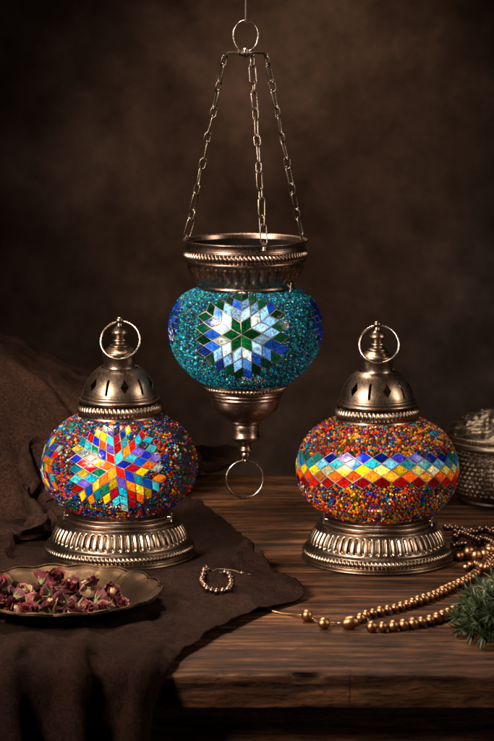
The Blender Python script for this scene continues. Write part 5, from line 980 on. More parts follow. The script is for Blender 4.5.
HEAP = grid_cloth([-0.849, 0.014, 0.002], [[
[77,76,70,60,59,69,71,49,57,43,42,57,67,60,60,67,63,53,27,-20,33,60,73,69,58,58,57,63,58,61,63,60,51,61,70,65,53,45,64,67,59,52,59,28,9,-14,-16,19,-57,-57,-22,-9,-17,-19,-10,30,59,38,28,22,8],
[2,0,1,1,-5,0,-1,-4,-14,4,21,-7,1,-3,6,-11,-3,2,-23,14,26,0,-2,-2,0,-4,4,0,0,0,6,6,4,-2,-1,2,-3,12,-7,1,-1,-24,-20,-7,-11,12,28,-21,6,32,-27,30,-6,1,14,-14,-5,2,-16,34,-24],
[2,0,2,-1,-4,0,-1,4,0,-2,-17,18,-4,1,2,-10,-4,-3,-23,47,-1,1,-1,-2,-2,-3,8,0,-4,-1,2,-1,2,2,2,-8,7,3,8,-9,2,4,0,-34,-12,-7,10,0,5,23,23,-18,6,-3,9,-10,-6,11,10,-51,62],
[1,0,2,-7,7,-3,-3,-3,3,9,-10,5,-2,-2,-2,-5,2,-22,12,25,-1,2,-1,-4,-1,1,4,-3,2,-6,1,3,-1,-1,-2,9,-1,-3,5,-5,0,28,-1,-5,-20,-27,-18,12,38,-38,42,0,-1,3,-22,7,8,-8,1,13,-1],
[0,1,-3,3,1,-2,-4,-7,7,-15,23,-4,-2,2,-22,15,-2,-28,43,1,-1,2,-8,2,0,1,-2,2,2,1,-6,3,2,-4,-3,1,2,-5,-1,9,0,-5,25,-18,19,5,-40,-20,37,-23,2,31,-12,-13,13,-6,3,21,-6,7,-16],
[3,-6,6,8,-16,-6,4,-1,3,-8,18,1,-11,-2,-13,10,-14,-5,34,-2,-1,-1,-1,0,0,3,3,0,-4,0,-2,1,1,-3,-3,-1,4,0,-2,3,1,-2,5,33,-5,2,0,-27,-27,21,20,-29,16,15,5,-18,-15,-1,29,-2,4],
[6,4,-7,-5,0,-9,-16,22,-5,27,-15,-10,3,-1,-8,1,-17,37,2,-11,-2,-5,9,-2,1,5,0,4,0,-9,-3,-7,5,3,-2,0,1,4,-4,-5,3,5,-6,45,-12,7,2,-1,-38,29,-15,18,-11,-1,-26,35,-27,-19,9,31,-13],
[6,-5,-3,-14,11,1,-9,4,1,14,-16,9,-18,7,3,-7,-5,28,-1,-4,1,-13,1,4,2,5,-3,2,-5,0,-4,-1,2,2,-2,-1,7,5,-16,5,3,0,1,18,-22,7,12,16,6,-14,-51,-12,-22,5,5,2,53,16,3,-30,-16],
[-4,-2,16,2,-15,1,7,-13,4,-1,7,-22,17,-11,10,-9,26,-5,-7,4,-24,14,-1,2,1,-6,-2,1,10,7,-14,0,-1,2,-2,-1,1,-2,12,-14,4,2,-2,7,27,-33,-2,8,36,5,1,-39,33,11,6,-14,-15,-16,4,-9,-42],
[12,-29,-3,15,3,-21,11,3,0,-1,25,-22,4,2,2,0,10,1,-2,-13,11,-12,2,0,0,-1,-4,-5,3,2,13,-16,1,2,0,-5,0,8,-9,7,-3,3,-3,5,-6,31,9,16,-3,-1,12,-7,-14,-1,8,-16,0,10,-41,-9,2],
[20,-5,-50,-3,-3,32,0,0,1,-9,-34,35,-2,-10,20,8,1,3,-5,1,3,9,-13,-2,-2,-1,-2,1,-2,3,-7,7,-1,0,2,-1,-5,1,10,-7,1,-3,-4,-12,50,-21,12,18,13,4,7,-11,5,-11,-12,8,-25,5,7,-13,-8],
[26,-68,15,3,18,-2,0,4,1,-12,10,-5,0,5,3,-1,1,1,-7,11,11,-2,-5,-12,2,0,-3,-3,2,-4,8,6,-9,1,-1,-2,1,1,-1,5,-9,-1,-1,-1,9,59,-3,-4,3,6,1,-6,-18,7,3,-1,-12,-5,-14,-23,6],
[-16,-7,18,-3,1,0,2,1,-11,16,-20,5,3,10,-2,0,-1,-5,-9,9,-6,-3,5,8,0,0,-1,0,-1,5,0,-3,1,-3,0,-2,-1,-1,4,-1,0,-10,2,-5,26,15,44,-5,-24,27,-18,-12,29,-5,-3,-6,-14,-15,-11,-12,13],
[-4,10,-10,-1,1,-1,2,-14,-7,-12,31,0,1,0,1,0,-6,-7,7,-7,7,5,1,-1,0,-1,0,-3,0,0,0,0,2,-2,0,2,-4,0,0,2,-8,2,0,4,0,23,9,35,-2,-2,-11,5,-32,32,5,-3,-6,-32,20,2,-17],
[-33,31,-1,0,-1,1,-2,-4,-2,8,0,-1,0,1,0,-3,5,3,-2,2,-4,-1,0,-1,-1,0,-2,1,-2,0,-1,0,-1,1,-1,0,1,-2,0,-1,-1,-3,3,-4,10,-7,2,10,57,-10,-11,15,-23,15,10,-2,-7,-2,-33,19,10],
[-27,59,-24,-11,-1,-1,-12,10,4,1,-2,1,0,0,0,2,-10,3,2,-3,5,1,-1,0,0,-3,0,0,1,-1,1,0,0,-1,0,-2,-2,-2,-2,-1,0,3,0,-3,-5,4,3,-5,2,47,19,2,-12,-20,33,-2,-4,-8,0,-1,0],
[-21,-1,15,2,1,-1,-3,-5,12,-2,-1,0,0,0,0,-8,3,-8,10,3,0,0,0,-2,-5,2,1,0,0,0,-1,-1,-1,-1,0,0,-2,-1,-1,-1,0,6,-3,-6,6,2,-11,2,0,-5,58,14,5,-25,-7,32,-6,-6,3,-3,1],
[-18,-2,6,9,0,-1,1,5,2,-4,-2,0,0,-1,-6,5,-2,9,-2,-3,0,0,-3,-1,-1,-2,-1,0,1,0,0,0,-1,0,-1,0,-1,-2,0,-1,3,-2,0,11,-7,-1,-3,-1,0,-5,6,39,26,-20,-9,21,5,-3,-12,10,-1],
[-12,-2,10,-2,1,0,2,5,1,-2,-5,0,0,-1,0,-3,10,-1,0,-6,0,-2,1,-3,6,-1,-1,-3,-3,0,0,-1,0,0,1,0,-2,-4,0,3,0,1,0,-1,-3,3,8,-5,-17,2,1,41,32,-18,7,-28,36,1,-6,1,2],
[-9,0,0,6,-1,-1,4,5,-4,1,-1,-4,0,-2,0,9,-1,-5,-5,4,-1,2,-1,2,-1,0,0,-5,-1,-1,0,-1,2,-1,-1,-1,0,-1,-2,1,1,0,1,-3,1,-8,-4,-15,22,-2,0,-7,69,-10,1,-34,42,7,-2,-5,3],
[-5,2,-5,1,3,0,2,-2,2,0,-3,2,0,0,4,-1,-5,-5,4,2,1,-1,4,1,-6,2,1,-6,-1,-1,0,2,-3,0,-1,0,1,0,0,-2,1,-1,-2,2,-9,-14,20,-7,3,13,9,-23,-8,62,-2,-5,-7,17,8,-4,4],
[-3,-1,3,-3,0,0,2,2,5,-5,-3,2,-1,1,0,-11,6,3,-10,9,1,0,2,5,-8,0,-11,4,1,0,0,-1,1,-3,0,1,0,1,-1,0,-1,0,1,-7,2,6,-26,23,-1,3,-6,23,-18,47,-3,16,-59,44,12,-2,1],
[16,-17,-2,1,0,0,1,-1,1,0,-1,-1,1,-1,-1,5,-1,-5,0,1,2,0,-2,-6,9,-6,8,-10,-1,0,0,-1,-2,1,0,1,0,1,-1,0,-1,0,-6,4,-5,9,-21,18,3,-3,-2,7,15,-24,30,25,-55,47,8,5,0],
[-9,8,1,-1,0,0,-1,1,-3,0,5,-2,-1,1,-1,4,-3,1,-2,1,-1,0,1,6,-8,-1,3,-10,1,-1,0,0,1,-2,0,1,1,0,0,-2,1,0,1,3,5,-32,29,-2,-1,-6,6,-8,-11,19,7,33,-37,14,24,-1,6],
[-7,6,-1,1,0,-1,1,-2,-3,5,3,-2,0,-1,0,-1,0,0,5,-5,2,-1,2,6,-12,2,1,-9,0,0,1,2,-4,1,1,-1,1,-1,0,0,0,-2,2,-4,-5,1,19,-1,-8,-8,9,5,-9,4,15,15,-22,-18,47,-10,8],
[0,3,-2,-1,-1,0,-1,-1,1,1,0,1,0,0,-1,-1,-3,-4,8,1,-1,1,-2,-1,21,-19,-4,-4,0,-1,1,0,1,0,-2,1,-1,0,-1,1,-1,0,1,2,-25,35,-6,2,-7,14,-9,7,16,-24,-2,11,11,-40,39,1,-4],
[2,0,1,-2,-1,0,0,-1,0,-1,1,0,0,0,0,0,2,4,-1,-3,-1,-1,-2,-2,9,-7,-2,-3,0,0,-1,-3,2,1,2,-1,0,-1,0,0,0,0,1,-24,32,-3,2,-4,4,-1,6,-4,1,-7,-8,8,29,-37,23,10,-8],
[4,-2,0,0,-1,0,-1,0,0,-1,0,1,-1,0,0,-1,1,5,-1,-2,-2,0,-2,-4,1,5,-3,-3,-1,1,-3,2,1,0,0,-1,0,0,-1,0,0,1,-5,10,1,-2,-3,-8,6,4,3,1,-17,27,-15,-7,33,-17,-3,20,-8],
[3,1,-1,0,-2,0,0,0,-2,1,0,-1,0,0,0,1,0,2,-1,-2,-1,1,-1,-3,-1,9,-8,-2,1,0,0,0,0,1,-2,1,-1,-1,1,-1,0,0,-5,9,-1,-2,-3,5,1,-2,1,-12,24,-21,8,-8,45,-29,-10,28,-6],
[5,-1,2,-5,0,-1,1,-1,1,-1,-1,0,0,0,0,0,-2,2,1,0,0,-1,-1,-1,-2,11,-10,-2,1,0,0,0,1,-1,0,-2,1,1,0,-2,0,-6,7,0,-1,2,2,-2,-1,1,-2,1,-7,19,-7,-21,52,-10,-27,26,-5],
[11,-5,-8,3,-1,1,0,0,-1,1,0,-1,0,0,-1,-1,2,0,1,0,-1,-3,2,-1,-1,0,-3,2,0,1,-2,-1,2,0,0,-1,0,0,0,-2,1,1,-1,1,3,0,-1,0,-2,0,-6,12,4,-8,2,-10,33,-12,-13,21,-4],
[-8,4,7,-1,-2,0,1,-1,1,-1,0,0,0,0,0,0,1,0,0,-1,-1,0,1,-1,-1,-2,0,1,1,1,-5,2,0,2,-4,2,0,1,0,-3,0,2,3,0,0,0,1,-1,-1,-3,8,-5,-1,0,7,-9,20,-37,25,14,-1],
[0,2,-1,0,-1,1,0,0,-1,1,1,0,-1,-1,1,1,0,1,0,-1,-2,0,0,1,-1,-3,1,0,0,0,-2,0,3,0,-2,0,0,1,0,-1,0,2,0,1,0,2,0,0,0,1,-1,2,-2,5,4,-5,3,-11,9,9,-1],
[1,1,0,-1,1,-1,0,0,0,1,-1,1,0,-1,0,0,1,0,0,0,0,-1,1,-1,0,-4,1,0,0,1,0,-1,0,-4,3,0,1,0,0,1,0,1,-2,2,1,1,2,0,3,1,0,-8,4,9,-25,27,-13,2,5,3,3],
[1,-1,2,-1,1,1,-2,-1,1,0,2,-1,-1,0,0,1,0,0,0,-2,3,0,-1,0,-1,-3,1,0,-1,0,8,-6,0,-3,2,0,-1,0,1,1,1,-1,1,0,1,1,7,3,-5,0,0,6,-1,-21,-5,28,-16,6,5,1,4],
[1,1,-2,1,1,0,-1,0,1,1,-2,0,1,0,0,0,0,0,-1,3,-6,5,0,0,-3,2,-3,1,1,-3,2,2,-1,0,-2,0,1,0,-1,2,0,1,0,0,3,3,1,-11,-2,0,0,5,-11,7,10,6,-17,9,9,-7,9],
[1,0,0,1,1,-1,-1,0,0,0,1,0,0,0,0,0,0,0,0,1,1,1,0,-3,2,-8,2,3,-1,1,0,2,-3,0,1,0,-1,0,1,2,-1,1,1,1,-5,1,-10,13,3,0,1,-13,9,0,4,8,-22,12,11,-11,10],
[1,-1,1,1,0,-1,0,0,1,0,0,0,0,1,0,-1,0,0,0,0,4,0,0,0,0,-7,0,3,-1,1,-1,2,-7,4,2,-1,0,0,0,1,1,0,0,-5,8,-8,9,-3,3,1,-11,8,3,3,0,6,-28,22,12,-20,14],
[0,0,1,0,-1,1,0,0,1,0,0,0,1,0,0,0,0,0,1,0,1,1,-2,2,-1,0,-5,3,-1,0,1,0,-2,1,1,0,0,0,-1,2,-1,1,-4,6,-12,9,2,4,1,-13,11,6,0,-19,19,4,-42,43,12,-14,0],
[-1,1,0,0,1,0,1,1,0,-1,0,0,0,2,0,0,0,0,0,1,0,1,0,-4,2,3,-7,4,0,-1,0,0,0,0,0,0,0,0,1,0,2,-2,6,-8,8,-1,1,0,-10,9,2,-5,-10,22,2,-6,-36,55,-9,-7,0],
[0,0,0,1,0,0,0,2,-1,1,0,0,0,0,1,1,-1,1,0,-1,0,2,-1,1,-1,2,-6,4,0,-2,-1,-1,3,-1,0,1,0,1,0,0,0,3,-7,6,-2,4,-1,1,-3,2,0,-10,3,11,12,-22,-19,63,-34,4,2],
[1,1,0,-1,1,0,0,0,0,1,-1,1,0,1,0,0,3,-2,-2,-2,3,1,-3,3,2,-2,-3,9,-12,2,0,-5,3,4,-2,2,2,0,0,1,0,-1,4,-2,4,2,-1,-11,7,2,-6,5,-1,7,12,-42,23,42,-41,7,3],
[2,0,-1,1,-1,1,0,0,1,-1,1,0,1,-1,0,1,-3,-1,-1,2,-1,0,2,3,0,-8,8,-21,16,1,1,3,-1,-1,0,1,2,0,1,0,0,0,0,3,1,-2,-5,2,5,-1,0,1,3,5,1,-55,72,7,-34,5,5],
[4,-1,0,-1,1,0,0,-1,1,0,0,-1,0,0,0,0,1,3,-5,0,-2,3,2,-2,2,-1,3,-5,3,1,-2,3,1,-1,0,0,1,0,-1,1,1,-1,0,2,-2,0,-2,6,-4,-3,5,1,5,5,-7,-41,72,-19,-13,2,7],
[2,1,1,0,0,0,-1,1,-2,0,0,1,-1,-1,0,-1,-2,5,-1,2,-2,-9,9,1,1,-16,19,-5,3,0,2,2,-3,3,-3,2,-1,-1,0,0,0,2,-2,-2,3,-5,5,-4,1,4,1,-8,3,0,0,-21,58,-44,16,0,8],
[4,0,0,0,1,0,-1,0,0,-1,0,-2,-1,1,0,0,5,-7,4,-6,6,-1,0,2,2,-13,13,0,2,0,2,0,0,-3,1,0,-1,-1,1,1,-1,-2,-3,3,0,0,0,0,1,0,-2,-4,2,9,-16,14,31,-38,8,2,9],
[4,1,0,0,-1,-1,3,-1,-1,-1,-1,-2,-1,2,1,0,1,-10,10,3,-10,12,-4,1,-12,10,3,7,-4,0,-1,4,-4,2,-2,1,-2,-1,1,1,-3,-7,9,-8,1,3,-2,3,2,1,2,8,-10,4,-23,26,22,-25,0,0,8],
[4,-1,1,0,0,1,0,1,0,-2,-2,0,-2,1,0,1,-1,0,2,4,7,-8,-3,0,-28,31,-1,15,-10,0,2,-3,-2,-2,6,-3,-2,1,0,-3,-1,-1,-1,4,3,-6,1,0,1,2,-6,-4,14,0,-32,62,-13,-12,-4,-4,12],
[3,2,-1,1,0,1,0,-1,0,-3,0,4,0,-4,1,0,0,8,-10,0,2,-2,1,2,12,-11,-8,13,0,-1,0,-2,-1,1,3,-2,0,-1,2,-2,-6,1,2,6,-9,7,-3,-1,1,1,6,-15,13,3,-45,74,-30,-10,5,3,4],
[5,-1,1,0,0,0,0,1,-1,0,0,0,-2,0,0,-1,1,-3,3,-1,1,1,-1,-7,16,-7,-7,8,3,0,1,0,-2,1,-1,0,0,3,-6,-4,0,4,4,-9,9,-1,-1,-1,0,0,1,2,-2,-1,-16,40,-35,12,1,0,1],
[6,0,1,0,-1,-1,0,0,0,7,-5,-7,3,2,-1,-4,0,6,-1,-2,0,0,0,6,-13,11,-4,4,2,-4,0,1,1,-1,0,0,0,0,4,-12,5,5,-13,15,0,0,-1,1,1,-8,-19,31,12,-40,34,8,-49,28,1,-4,0],
[7,1,-1,0,0,-3,1,0,0,-1,-2,-2,5,0,0,-4,-3,1,3,3,-2,0,1,1,-10,12,1,3,-2,-7,0,0,6,-3,1,0,0,-5,1,19,-12,-7,14,0,-2,-3,0,0,-3,6,11,-4,-2,-57,78,-12,-27,4,0,-2,1],
[8,0,1,1,-3,-2,0,-1,0,0,1,1,0,1,-3,0,-3,1,-1,1,1,-1,-1,-1,-8,14,4,3,-14,1,0,0,2,3,0,-1,1,2,-10,1,13,0,-2,-1,0,1,0,0,3,0,2,-3,-24,13,40,-21,-13,0,-3,0,1],
[10,0,0,0,-2,-1,-3,0,2,-1,10,-7,0,-1,-13,7,0,-1,2,0,0,0,-8,1,6,4,8,3,-2,-15,0,-1,4,2,-2,2,-1,1,8,-8,3,5,-3,0,0,0,-1,-7,-4,-3,5,-12,-17,80,-36,-12,3,-4,-2,0,-5],
[11,0,0,0,7,6,-7,-13,-1,2,-6,15,-4,-12,0,0,3,1,0,1,-7,-4,-3,2,16,-3,13,-1,14,18,-49,1,2,0,1,-1,1,0,-1,8,-2,2,-1,-2,1,-1,1,5,0,3,-24,0,33,-4,-12,-17,9,-2,-2,-2,5],
[9,0,0,0,0,1,1,10,-18,-3,-3,-7,2,5,8,0,0,-1,0,-1,0,-3,-7,-4,17,8,-1,-3,-26,-7,33,-10,1,0,1,1,0,0,2,-2,0,1,3,0,-1,0,1,0,-13,-6,21,19,1,-29,8,-28,18,-1,-1,2,2],
[6,0,-4,-1,-3,-1,9,-3,16,-19,4,-9,4,7,7,1,-2,0,-12,1,3,5,1,-7,0,-1,-3,-6,16,-24,9,8,-1,1,1,1,0,0,-1,2,3,-1,0,-1,-3,-2,-3,3,16,4,0,-3,-17,12,-7,-14,5,0,0,2,0],
[4,-2,4,1,3,1,-1,-10,2,22,-36,17,-2,1,0,0,-1,0,11,-14,4,1,-14,8,-1,-2,-6,-17,8,21,5,-2,-1,0,1,0,0,-1,-1,-2,0,0,-2,-2,2,0,2,-3,-1,2,4,2,5,-5,-9,3,-3,0,0,0,0],
[4,-4,-7,-5,-1,0,0,10,-3,-17,39,-1,1,-1,-2,-5,2,-1,0,-2,3,-7,-3,2,1,0,-18,22,5,14,-27,7,1,-3,-2,0,0,1,3,1,0,-1,0,-1,-11,-2,0,3,1,0,1,2,3,-3,-21,18,-3,1,0,0,0],
[-20,0,2,1,0,0,0,6,5,17,2,1,-1,-1,1,0,0,-3,-2,4,-25,1,17,0,0,1,16,5,-5,-18,22,-24,-12,1,1,-2,-2,0,0,3,1,1,-1,-5,9,-2,2,1,1,1,0,1,-11,-18,23,-2,1,-1,1,-1,0],
[-15,3,2,2,0,1,3,1,0,1,1,-2,-4,1,2,9,4,5,-2,2,-26,-3,7,8,4,-3,12,0,1,2,-13,-18,11,-9,0,4,3,0,0,-1,0,0,1,4,-3,5,0,0,-1,0,-4,1,-17,22,-6,-5,1,1,-1,0,0]],
[
[19,-2,-2,-3,-3,-3,-1,19,19,-5,-17,-3,14,10,7,26,21,12,-4,-69,-29,-4,-1,0,1,2,-2,1,3,3,28,28,24,19,4,-28,-26,-13,-4,21,18,-7,13,56,61,40,35,59,92,35,69,60,57,28,49,45,18,-26,-33,-56,-53],
[43,0,0,0,0,0,-3,-3,-13,-4,22,0,2,-2,2,-17,8,4,-33,14,20,1,1,1,-1,-2,0,4,-1,-9,-30,-30,-13,0,20,37,3,2,-4,-33,-3,46,-6,-18,1,11,-7,-10,-18,40,-17,-7,14,13,-16,-17,0,19,-29,21,7],
[42,0,0,0,0,1,0,-9,7,0,-13,18,-2,-3,2,-3,-8,1,-21,28,2,1,-1,1,0,-6,3,-3,4,1,-5,6,-14,-21,-28,10,9,13,19,8,-14,-7,20,-26,-7,0,15,-6,-6,2,0,8,-17,-5,10,-17,4,13,-12,-10,15],
[43,0,-2,-9,4,6,0,-5,3,4,-4,3,-6,4,0,0,-2,-17,2,18,1,0,-1,-1,0,1,1,-3,-10,13,-5,-1,4,1,1,-20,14,2,-4,7,0,-34,-14,38,-25,-8,11,21,-14,-19,8,-9,19,2,-37,12,-2,-20,50,-36,23],
[42,0,-10,8,-9,9,2,-4,-5,-3,16,-3,-1,-8,-3,13,-2,-27,26,0,2,0,-5,6,-1,0,-14,7,-6,-8,19,-5,3,3,2,-2,-2,-3,-3,8,-4,5,-17,-20,25,-8,-3,-7,6,-9,2,11,-67,22,10,9,25,0,-36,28,23],
[43,-10,8,0,-11,0,11,-1,-1,-3,0,-9,4,11,-6,5,-10,-12,21,-3,-1,-4,11,0,1,-1,-6,-2,-13,16,-11,8,5,3,1,-1,-4,0,-9,1,11,1,0,-19,-12,14,-1,1,-21,-14,25,-6,21,-27,-13,-3,-9,-7,4,29,7],
[39,-11,7,-3,10,-1,-21,23,-4,-4,7,-4,1,4,-6,3,-18,18,-2,-5,-1,-2,11,-1,3,0,1,-20,5,-2,5,5,-1,6,2,-4,-8,-5,11,3,1,1,-2,-19,1,1,0,-5,15,-1,-76,41,-13,1,33,-12,-23,-29,13,31,16],
[42,-7,3,-8,13,-7,-2,8,-2,-1,-14,0,-3,18,3,-6,-5,8,-2,-2,-9,7,1,8,2,-1,-1,-1,-10,-5,13,-9,10,3,1,-1,1,-8,-5,-3,10,5,0,-4,-31,3,6,0,7,11,11,-58,-24,17,6,9,-18,-1,31,20,-8],
[41,-10,-10,2,12,-16,25,7,-1,-4,-4,-15,12,-15,24,-10,3,-24,11,-4,-1,5,14,0,3,-8,-5,-1,13,-13,4,3,0,11,3,-7,-13,8,1,0,2,5,3,-3,-14,-24,-2,13,4,-30,-1,9,42,-18,-1,-28,3,32,-2,-10,-10],
[52,-10,-24,37,-22,-20,47,-2,-6,-7,-10,-29,-8,25,26,-4,-2,1,-36,30,4,-2,-5,10,3,7,0,-7,-8,5,-31,15,19,7,6,0,-6,-20,7,-2,3,8,4,-3,-40,4,5,-6,3,-35,15,-13,22,-4,-18,-14,32,-12,51,-11,-6],
[52,-7,-8,-50,-3,80,2,-2,-1,-11,-19,26,1,-14,-42,10,12,18,-4,-32,26,17,1,-8,-9,0,2,7,-6,-19,26,10,1,4,6,3,-1,-14,-21,12,2,5,2,3,-23,-23,-4,13,-25,15,0,-35,-2,8,-20,21,7,4,-3,26,-7],
[52,-3,-8,9,22,4,-1,-2,-3,-10,-4,-9,3,-13,24,1,0,-7,11,2,-20,-5,-6,4,19,4,-2,-10,2,11,-4,-3,7,1,0,-1,5,-6,0,-12,-3,-4,12,1,1,-39,-3,-13,-15,31,-1,9,-76,8,17,16,-20,57,-21,0,24],
[58,8,11,-1,8,0,-13,-10,-28,41,-12,7,-5,8,-11,-1,0,-3,-22,24,-6,-8,10,9,-4,5,8,5,2,-6,-3,1,-6,-14,0,6,6,9,-13,-10,0,0,7,-9,23,-5,-50,-8,44,-23,3,6,-52,0,-2,10,-15,-1,9,5,28],
[50,2,29,4,-5,-12,-15,-35,24,3,23,3,-5,-12,5,-6,-22,23,27,-17,8,4,-11,-7,-3,1,4,6,6,2,-2,-9,-12,0,-6,4,3,7,4,-2,-25,11,4,10,5,7,-11,-20,-2,5,-16,7,8,-85,53,-14,9,22,-4,-8,-10],
[34,23,6,1,-6,-8,-13,-13,34,-11,4,3,-5,7,-7,-14,16,-1,-10,2,17,3,-5,-6,-2,0,3,0,2,4,-1,-5,-6,-6,-2,3,2,7,6,-6,-5,10,-7,9,17,2,-4,-2,-38,14,2,-48,55,-25,-63,41,5,-16,24,-1,-7],
[46,17,-35,31,-9,-10,-25,37,-5,-4,3,0,2,-5,0,7,-21,-12,37,17,-12,-6,-3,-3,-1,-15,10,9,0,-5,-3,-1,-3,0,-2,-9,10,10,2,-6,14,-9,-7,6,-3,19,-7,-2,-5,4,-25,0,22,-6,-57,-3,27,1,3,-3,10],
[43,10,-9,1,-2,-9,-10,25,-20,12,2,-1,-2,-1,-1,-26,38,20,-10,-11,-1,-2,-2,-9,-28,19,-4,-3,5,8,5,4,-3,-3,1,6,3,-7,9,-4,12,-12,0,9,11,-9,3,-26,0,3,12,-5,-1,-4,13,-65,19,9,-7,7,7],
[40,-8,20,-12,-2,-6,-2,10,-6,-10,17,0,-4,-2,-20,32,5,-11,-9,8,0,0,-11,-11,41,-7,-1,1,0,-6,-1,-9,-7,5,-3,5,0,11,-7,6,-5,-4,4,5,-6,10,-4,-28,-8,11,20,15,-20,10,-6,-36,-4,5,6,1,4],
[40,-2,19,-23,1,-6,4,-3,-2,16,-8,3,-2,-3,-8,21,-12,1,-1,0,-1,-8,-2,31,-18,-12,4,-13,18,4,-3,-1,-10,-8,4,5,-3,13,8,3,-3,-10,2,-10,28,-6,-19,8,5,-19,-9,37,-16,17,-31,21,-41,6,7,2,-5],
[35,1,4,-10,3,-2,6,-12,17,-6,-13,15,-1,-13,28,-18,2,-13,-4,15,-1,3,2,-4,-4,6,-2,-6,1,5,1,-4,16,-10,-2,-3,11,-9,1,8,-6,2,-9,19,-17,0,-11,18,-18,-24,23,10,19,5,-13,7,-44,6,-3,7,-5],
[30,14,-21,14,-4,-3,10,-27,12,-4,17,-3,1,0,0,-2,-17,-10,30,-9,3,0,11,-27,22,-1,-8,5,-4,4,3,5,-9,8,-4,-2,-8,3,2,3,0,-1,11,-24,26,-38,35,3,-5,2,-45,7,41,11,-9,-13,-10,-12,-2,1,-4],
[15,6,12,9,-10,0,4,-3,-11,1,20,-14,5,6,-6,-30,14,16,9,-10,-3,2,-1,16,-46,14,-8,35,-6,-2,1,0,-5,-17,3,5,5,2,1,1,1,3,-11,18,-31,14,11,-4,4,2,-7,-18,3,31,4,-24,19,-33,1,0,-6],
[41,-25,19,-1,0,-1,-2,7,-4,-1,-3,7,-4,1,-19,30,1,-9,0,-3,-3,-4,4,-17,14,11,-9,-5,8,2,1,-10,0,20,-6,-8,-2,-2,1,0,1,-1,2,1,-24,31,-3,2,-11,13,-6,-8,-25,45,6,-10,7,-37,7,-7,-2],
[34,9,-14,-6,12,-1,-2,0,-3,5,-2,-1,1,-2,11,-9,1,1,1,-7,4,2,-10,3,3,2,6,2,-6,1,-5,8,2,-20,6,3,1,0,-1,1,1,-5,8,-15,11,-5,8,2,-9,8,3,-12,-17,-4,30,11,-2,-19,2,-3,-6],
[33,8,-1,3,-7,0,0,-3,-3,9,-13,8,0,0,-2,-6,5,10,-17,13,-3,0,0,7,-2,-11,11,-4,0,0,3,-5,-5,12,-6,-2,0,0,0,1,0,4,-3,-21,24,-1,-2,1,-1,-5,11,-2,-7,-25,17,20,1,-7,-9,-1,-2],
[41,-6,-2,4,1,0,-1,0,1,-2,4,-4,1,-1,-2,6,-15,15,-3,0,-1,-1,0,-4,5,-4,7,-1,-1,-1,0,1,-1,1,-4,2,1,0,0,0,0,1,-13,13,-13,12,5,-10,11,-20,17,-4,3,-13,10,9,-1,3,-22,5,0],
[42,-1,-2,-1,2,1,0,-1,1,-2,0,0,0,0,2,-4,7,-3,-1,-2,1,0,-1,2,2,-10,8,1,-1,0,-2,-3,3,-3,4,-1,0,0,1,-1,0,-6,-2,-3,14,0,-1,-7,3,4,-15,10,2,-17,5,19,-2,7,-28,8,0],
[38,-2,7,-2,1,1,-1,0,-1,0,0,1,0,0,-1,1,2,-2,0,-1,0,0,-2,2,0,1,-3,-2,5,-1,-2,1,2,-1,0,0,-1,1,0,0,-1,0,0,2,-1,0,-13,11,3,-2,-1,-8,2,-1,10,1,1,2,-20,5,-1],
[42,0,-1,1,0,1,1,-2,1,-1,0,0,0,0,0,1,-3,0,2,1,1,-3,2,-2,0,2,-2,1,0,0,0,0,0,0,-1,0,1,0,0,0,-1,-4,-1,6,-2,-10,11,1,-1,2,-2,-5,-1,4,3,0,-15,16,-10,-1,-2],
[42,1,-1,-2,2,1,-1,1,-1,1,0,0,0,0,0,-1,-2,2,1,1,-2,2,-2,0,1,0,-1,0,0,1,0,0,-1,0,1,-1,0,1,0,-1,0,-2,2,-3,-4,8,-1,1,0,0,-5,2,-3,2,4,-19,1,13,-1,-4,-1],
[36,1,0,5,2,-1,0,0,0,0,0,0,0,0,0,-1,1,1,0,1,0,-1,-1,0,-1,1,-1,0,1,0,-1,1,0,0,-1,1,0,-1,1,0,-2,1,-2,-1,4,-1,1,-1,0,-4,-3,2,1,-2,6,-5,-1,5,-1,-5,-2],
[33,6,5,0,-2,1,0,0,0,0,0,0,0,0,-1,1,1,-1,2,0,0,-1,-1,-1,0,1,0,0,0,1,-1,0,0,-1,-1,1,0,1,-1,0,-1,-1,1,1,1,0,-1,1,-2,-1,3,-3,-1,2,-1,-2,2,-7,8,-6,-1],
[43,0,-1,1,-1,1,0,0,0,1,0,0,0,-1,0,0,1,-1,-1,1,1,-1,0,-1,1,0,0,0,1,-2,1,-1,0,1,0,0,0,0,0,0,-1,1,0,0,-1,1,0,0,0,-1,0,-4,1,4,-10,3,7,-2,0,-5,-1],
[43,-1,0,-2,2,0,2,-1,1,-1,1,0,0,-1,0,0,-1,1,-1,-2,3,1,-1,0,-1,0,1,0,-1,-1,1,-1,1,-1,1,0,1,0,0,0,0,-1,0,1,0,-1,1,1,-2,-1,0,-2,4,-7,-2,6,1,0,1,-7,1],
[43,0,0,0,1,0,-1,0,0,1,-1,0,0,0,0,-1,1,0,-1,1,-1,0,1,0,0,-1,0,1,-2,0,-1,3,0,-2,1,1,0,0,0,0,0,0,0,-1,0,0,-6,-4,-3,5,2,2,-2,-5,1,8,2,-1,0,-5,1],
[43,-1,0,2,-1,1,-1,0,0,0,0,0,0,0,-1,1,-1,0,1,-1,-1,1,1,0,-3,2,1,0,0,-2,1,0,0,1,0,0,0,0,0,0,-1,0,0,1,-1,-4,2,-8,-1,-2,0,8,-7,10,2,-3,3,-1,0,-5,2],
[42,1,0,1,1,-1,0,0,-1,0,0,0,0,0,0,0,0,0,-1,1,0,0,-1,0,-1,0,2,0,0,-1,1,0,-1,1,-1,1,0,0,1,-1,0,0,0,-2,-3,0,-6,8,2,0,-1,-6,5,2,-1,-2,3,-2,1,-3,1],
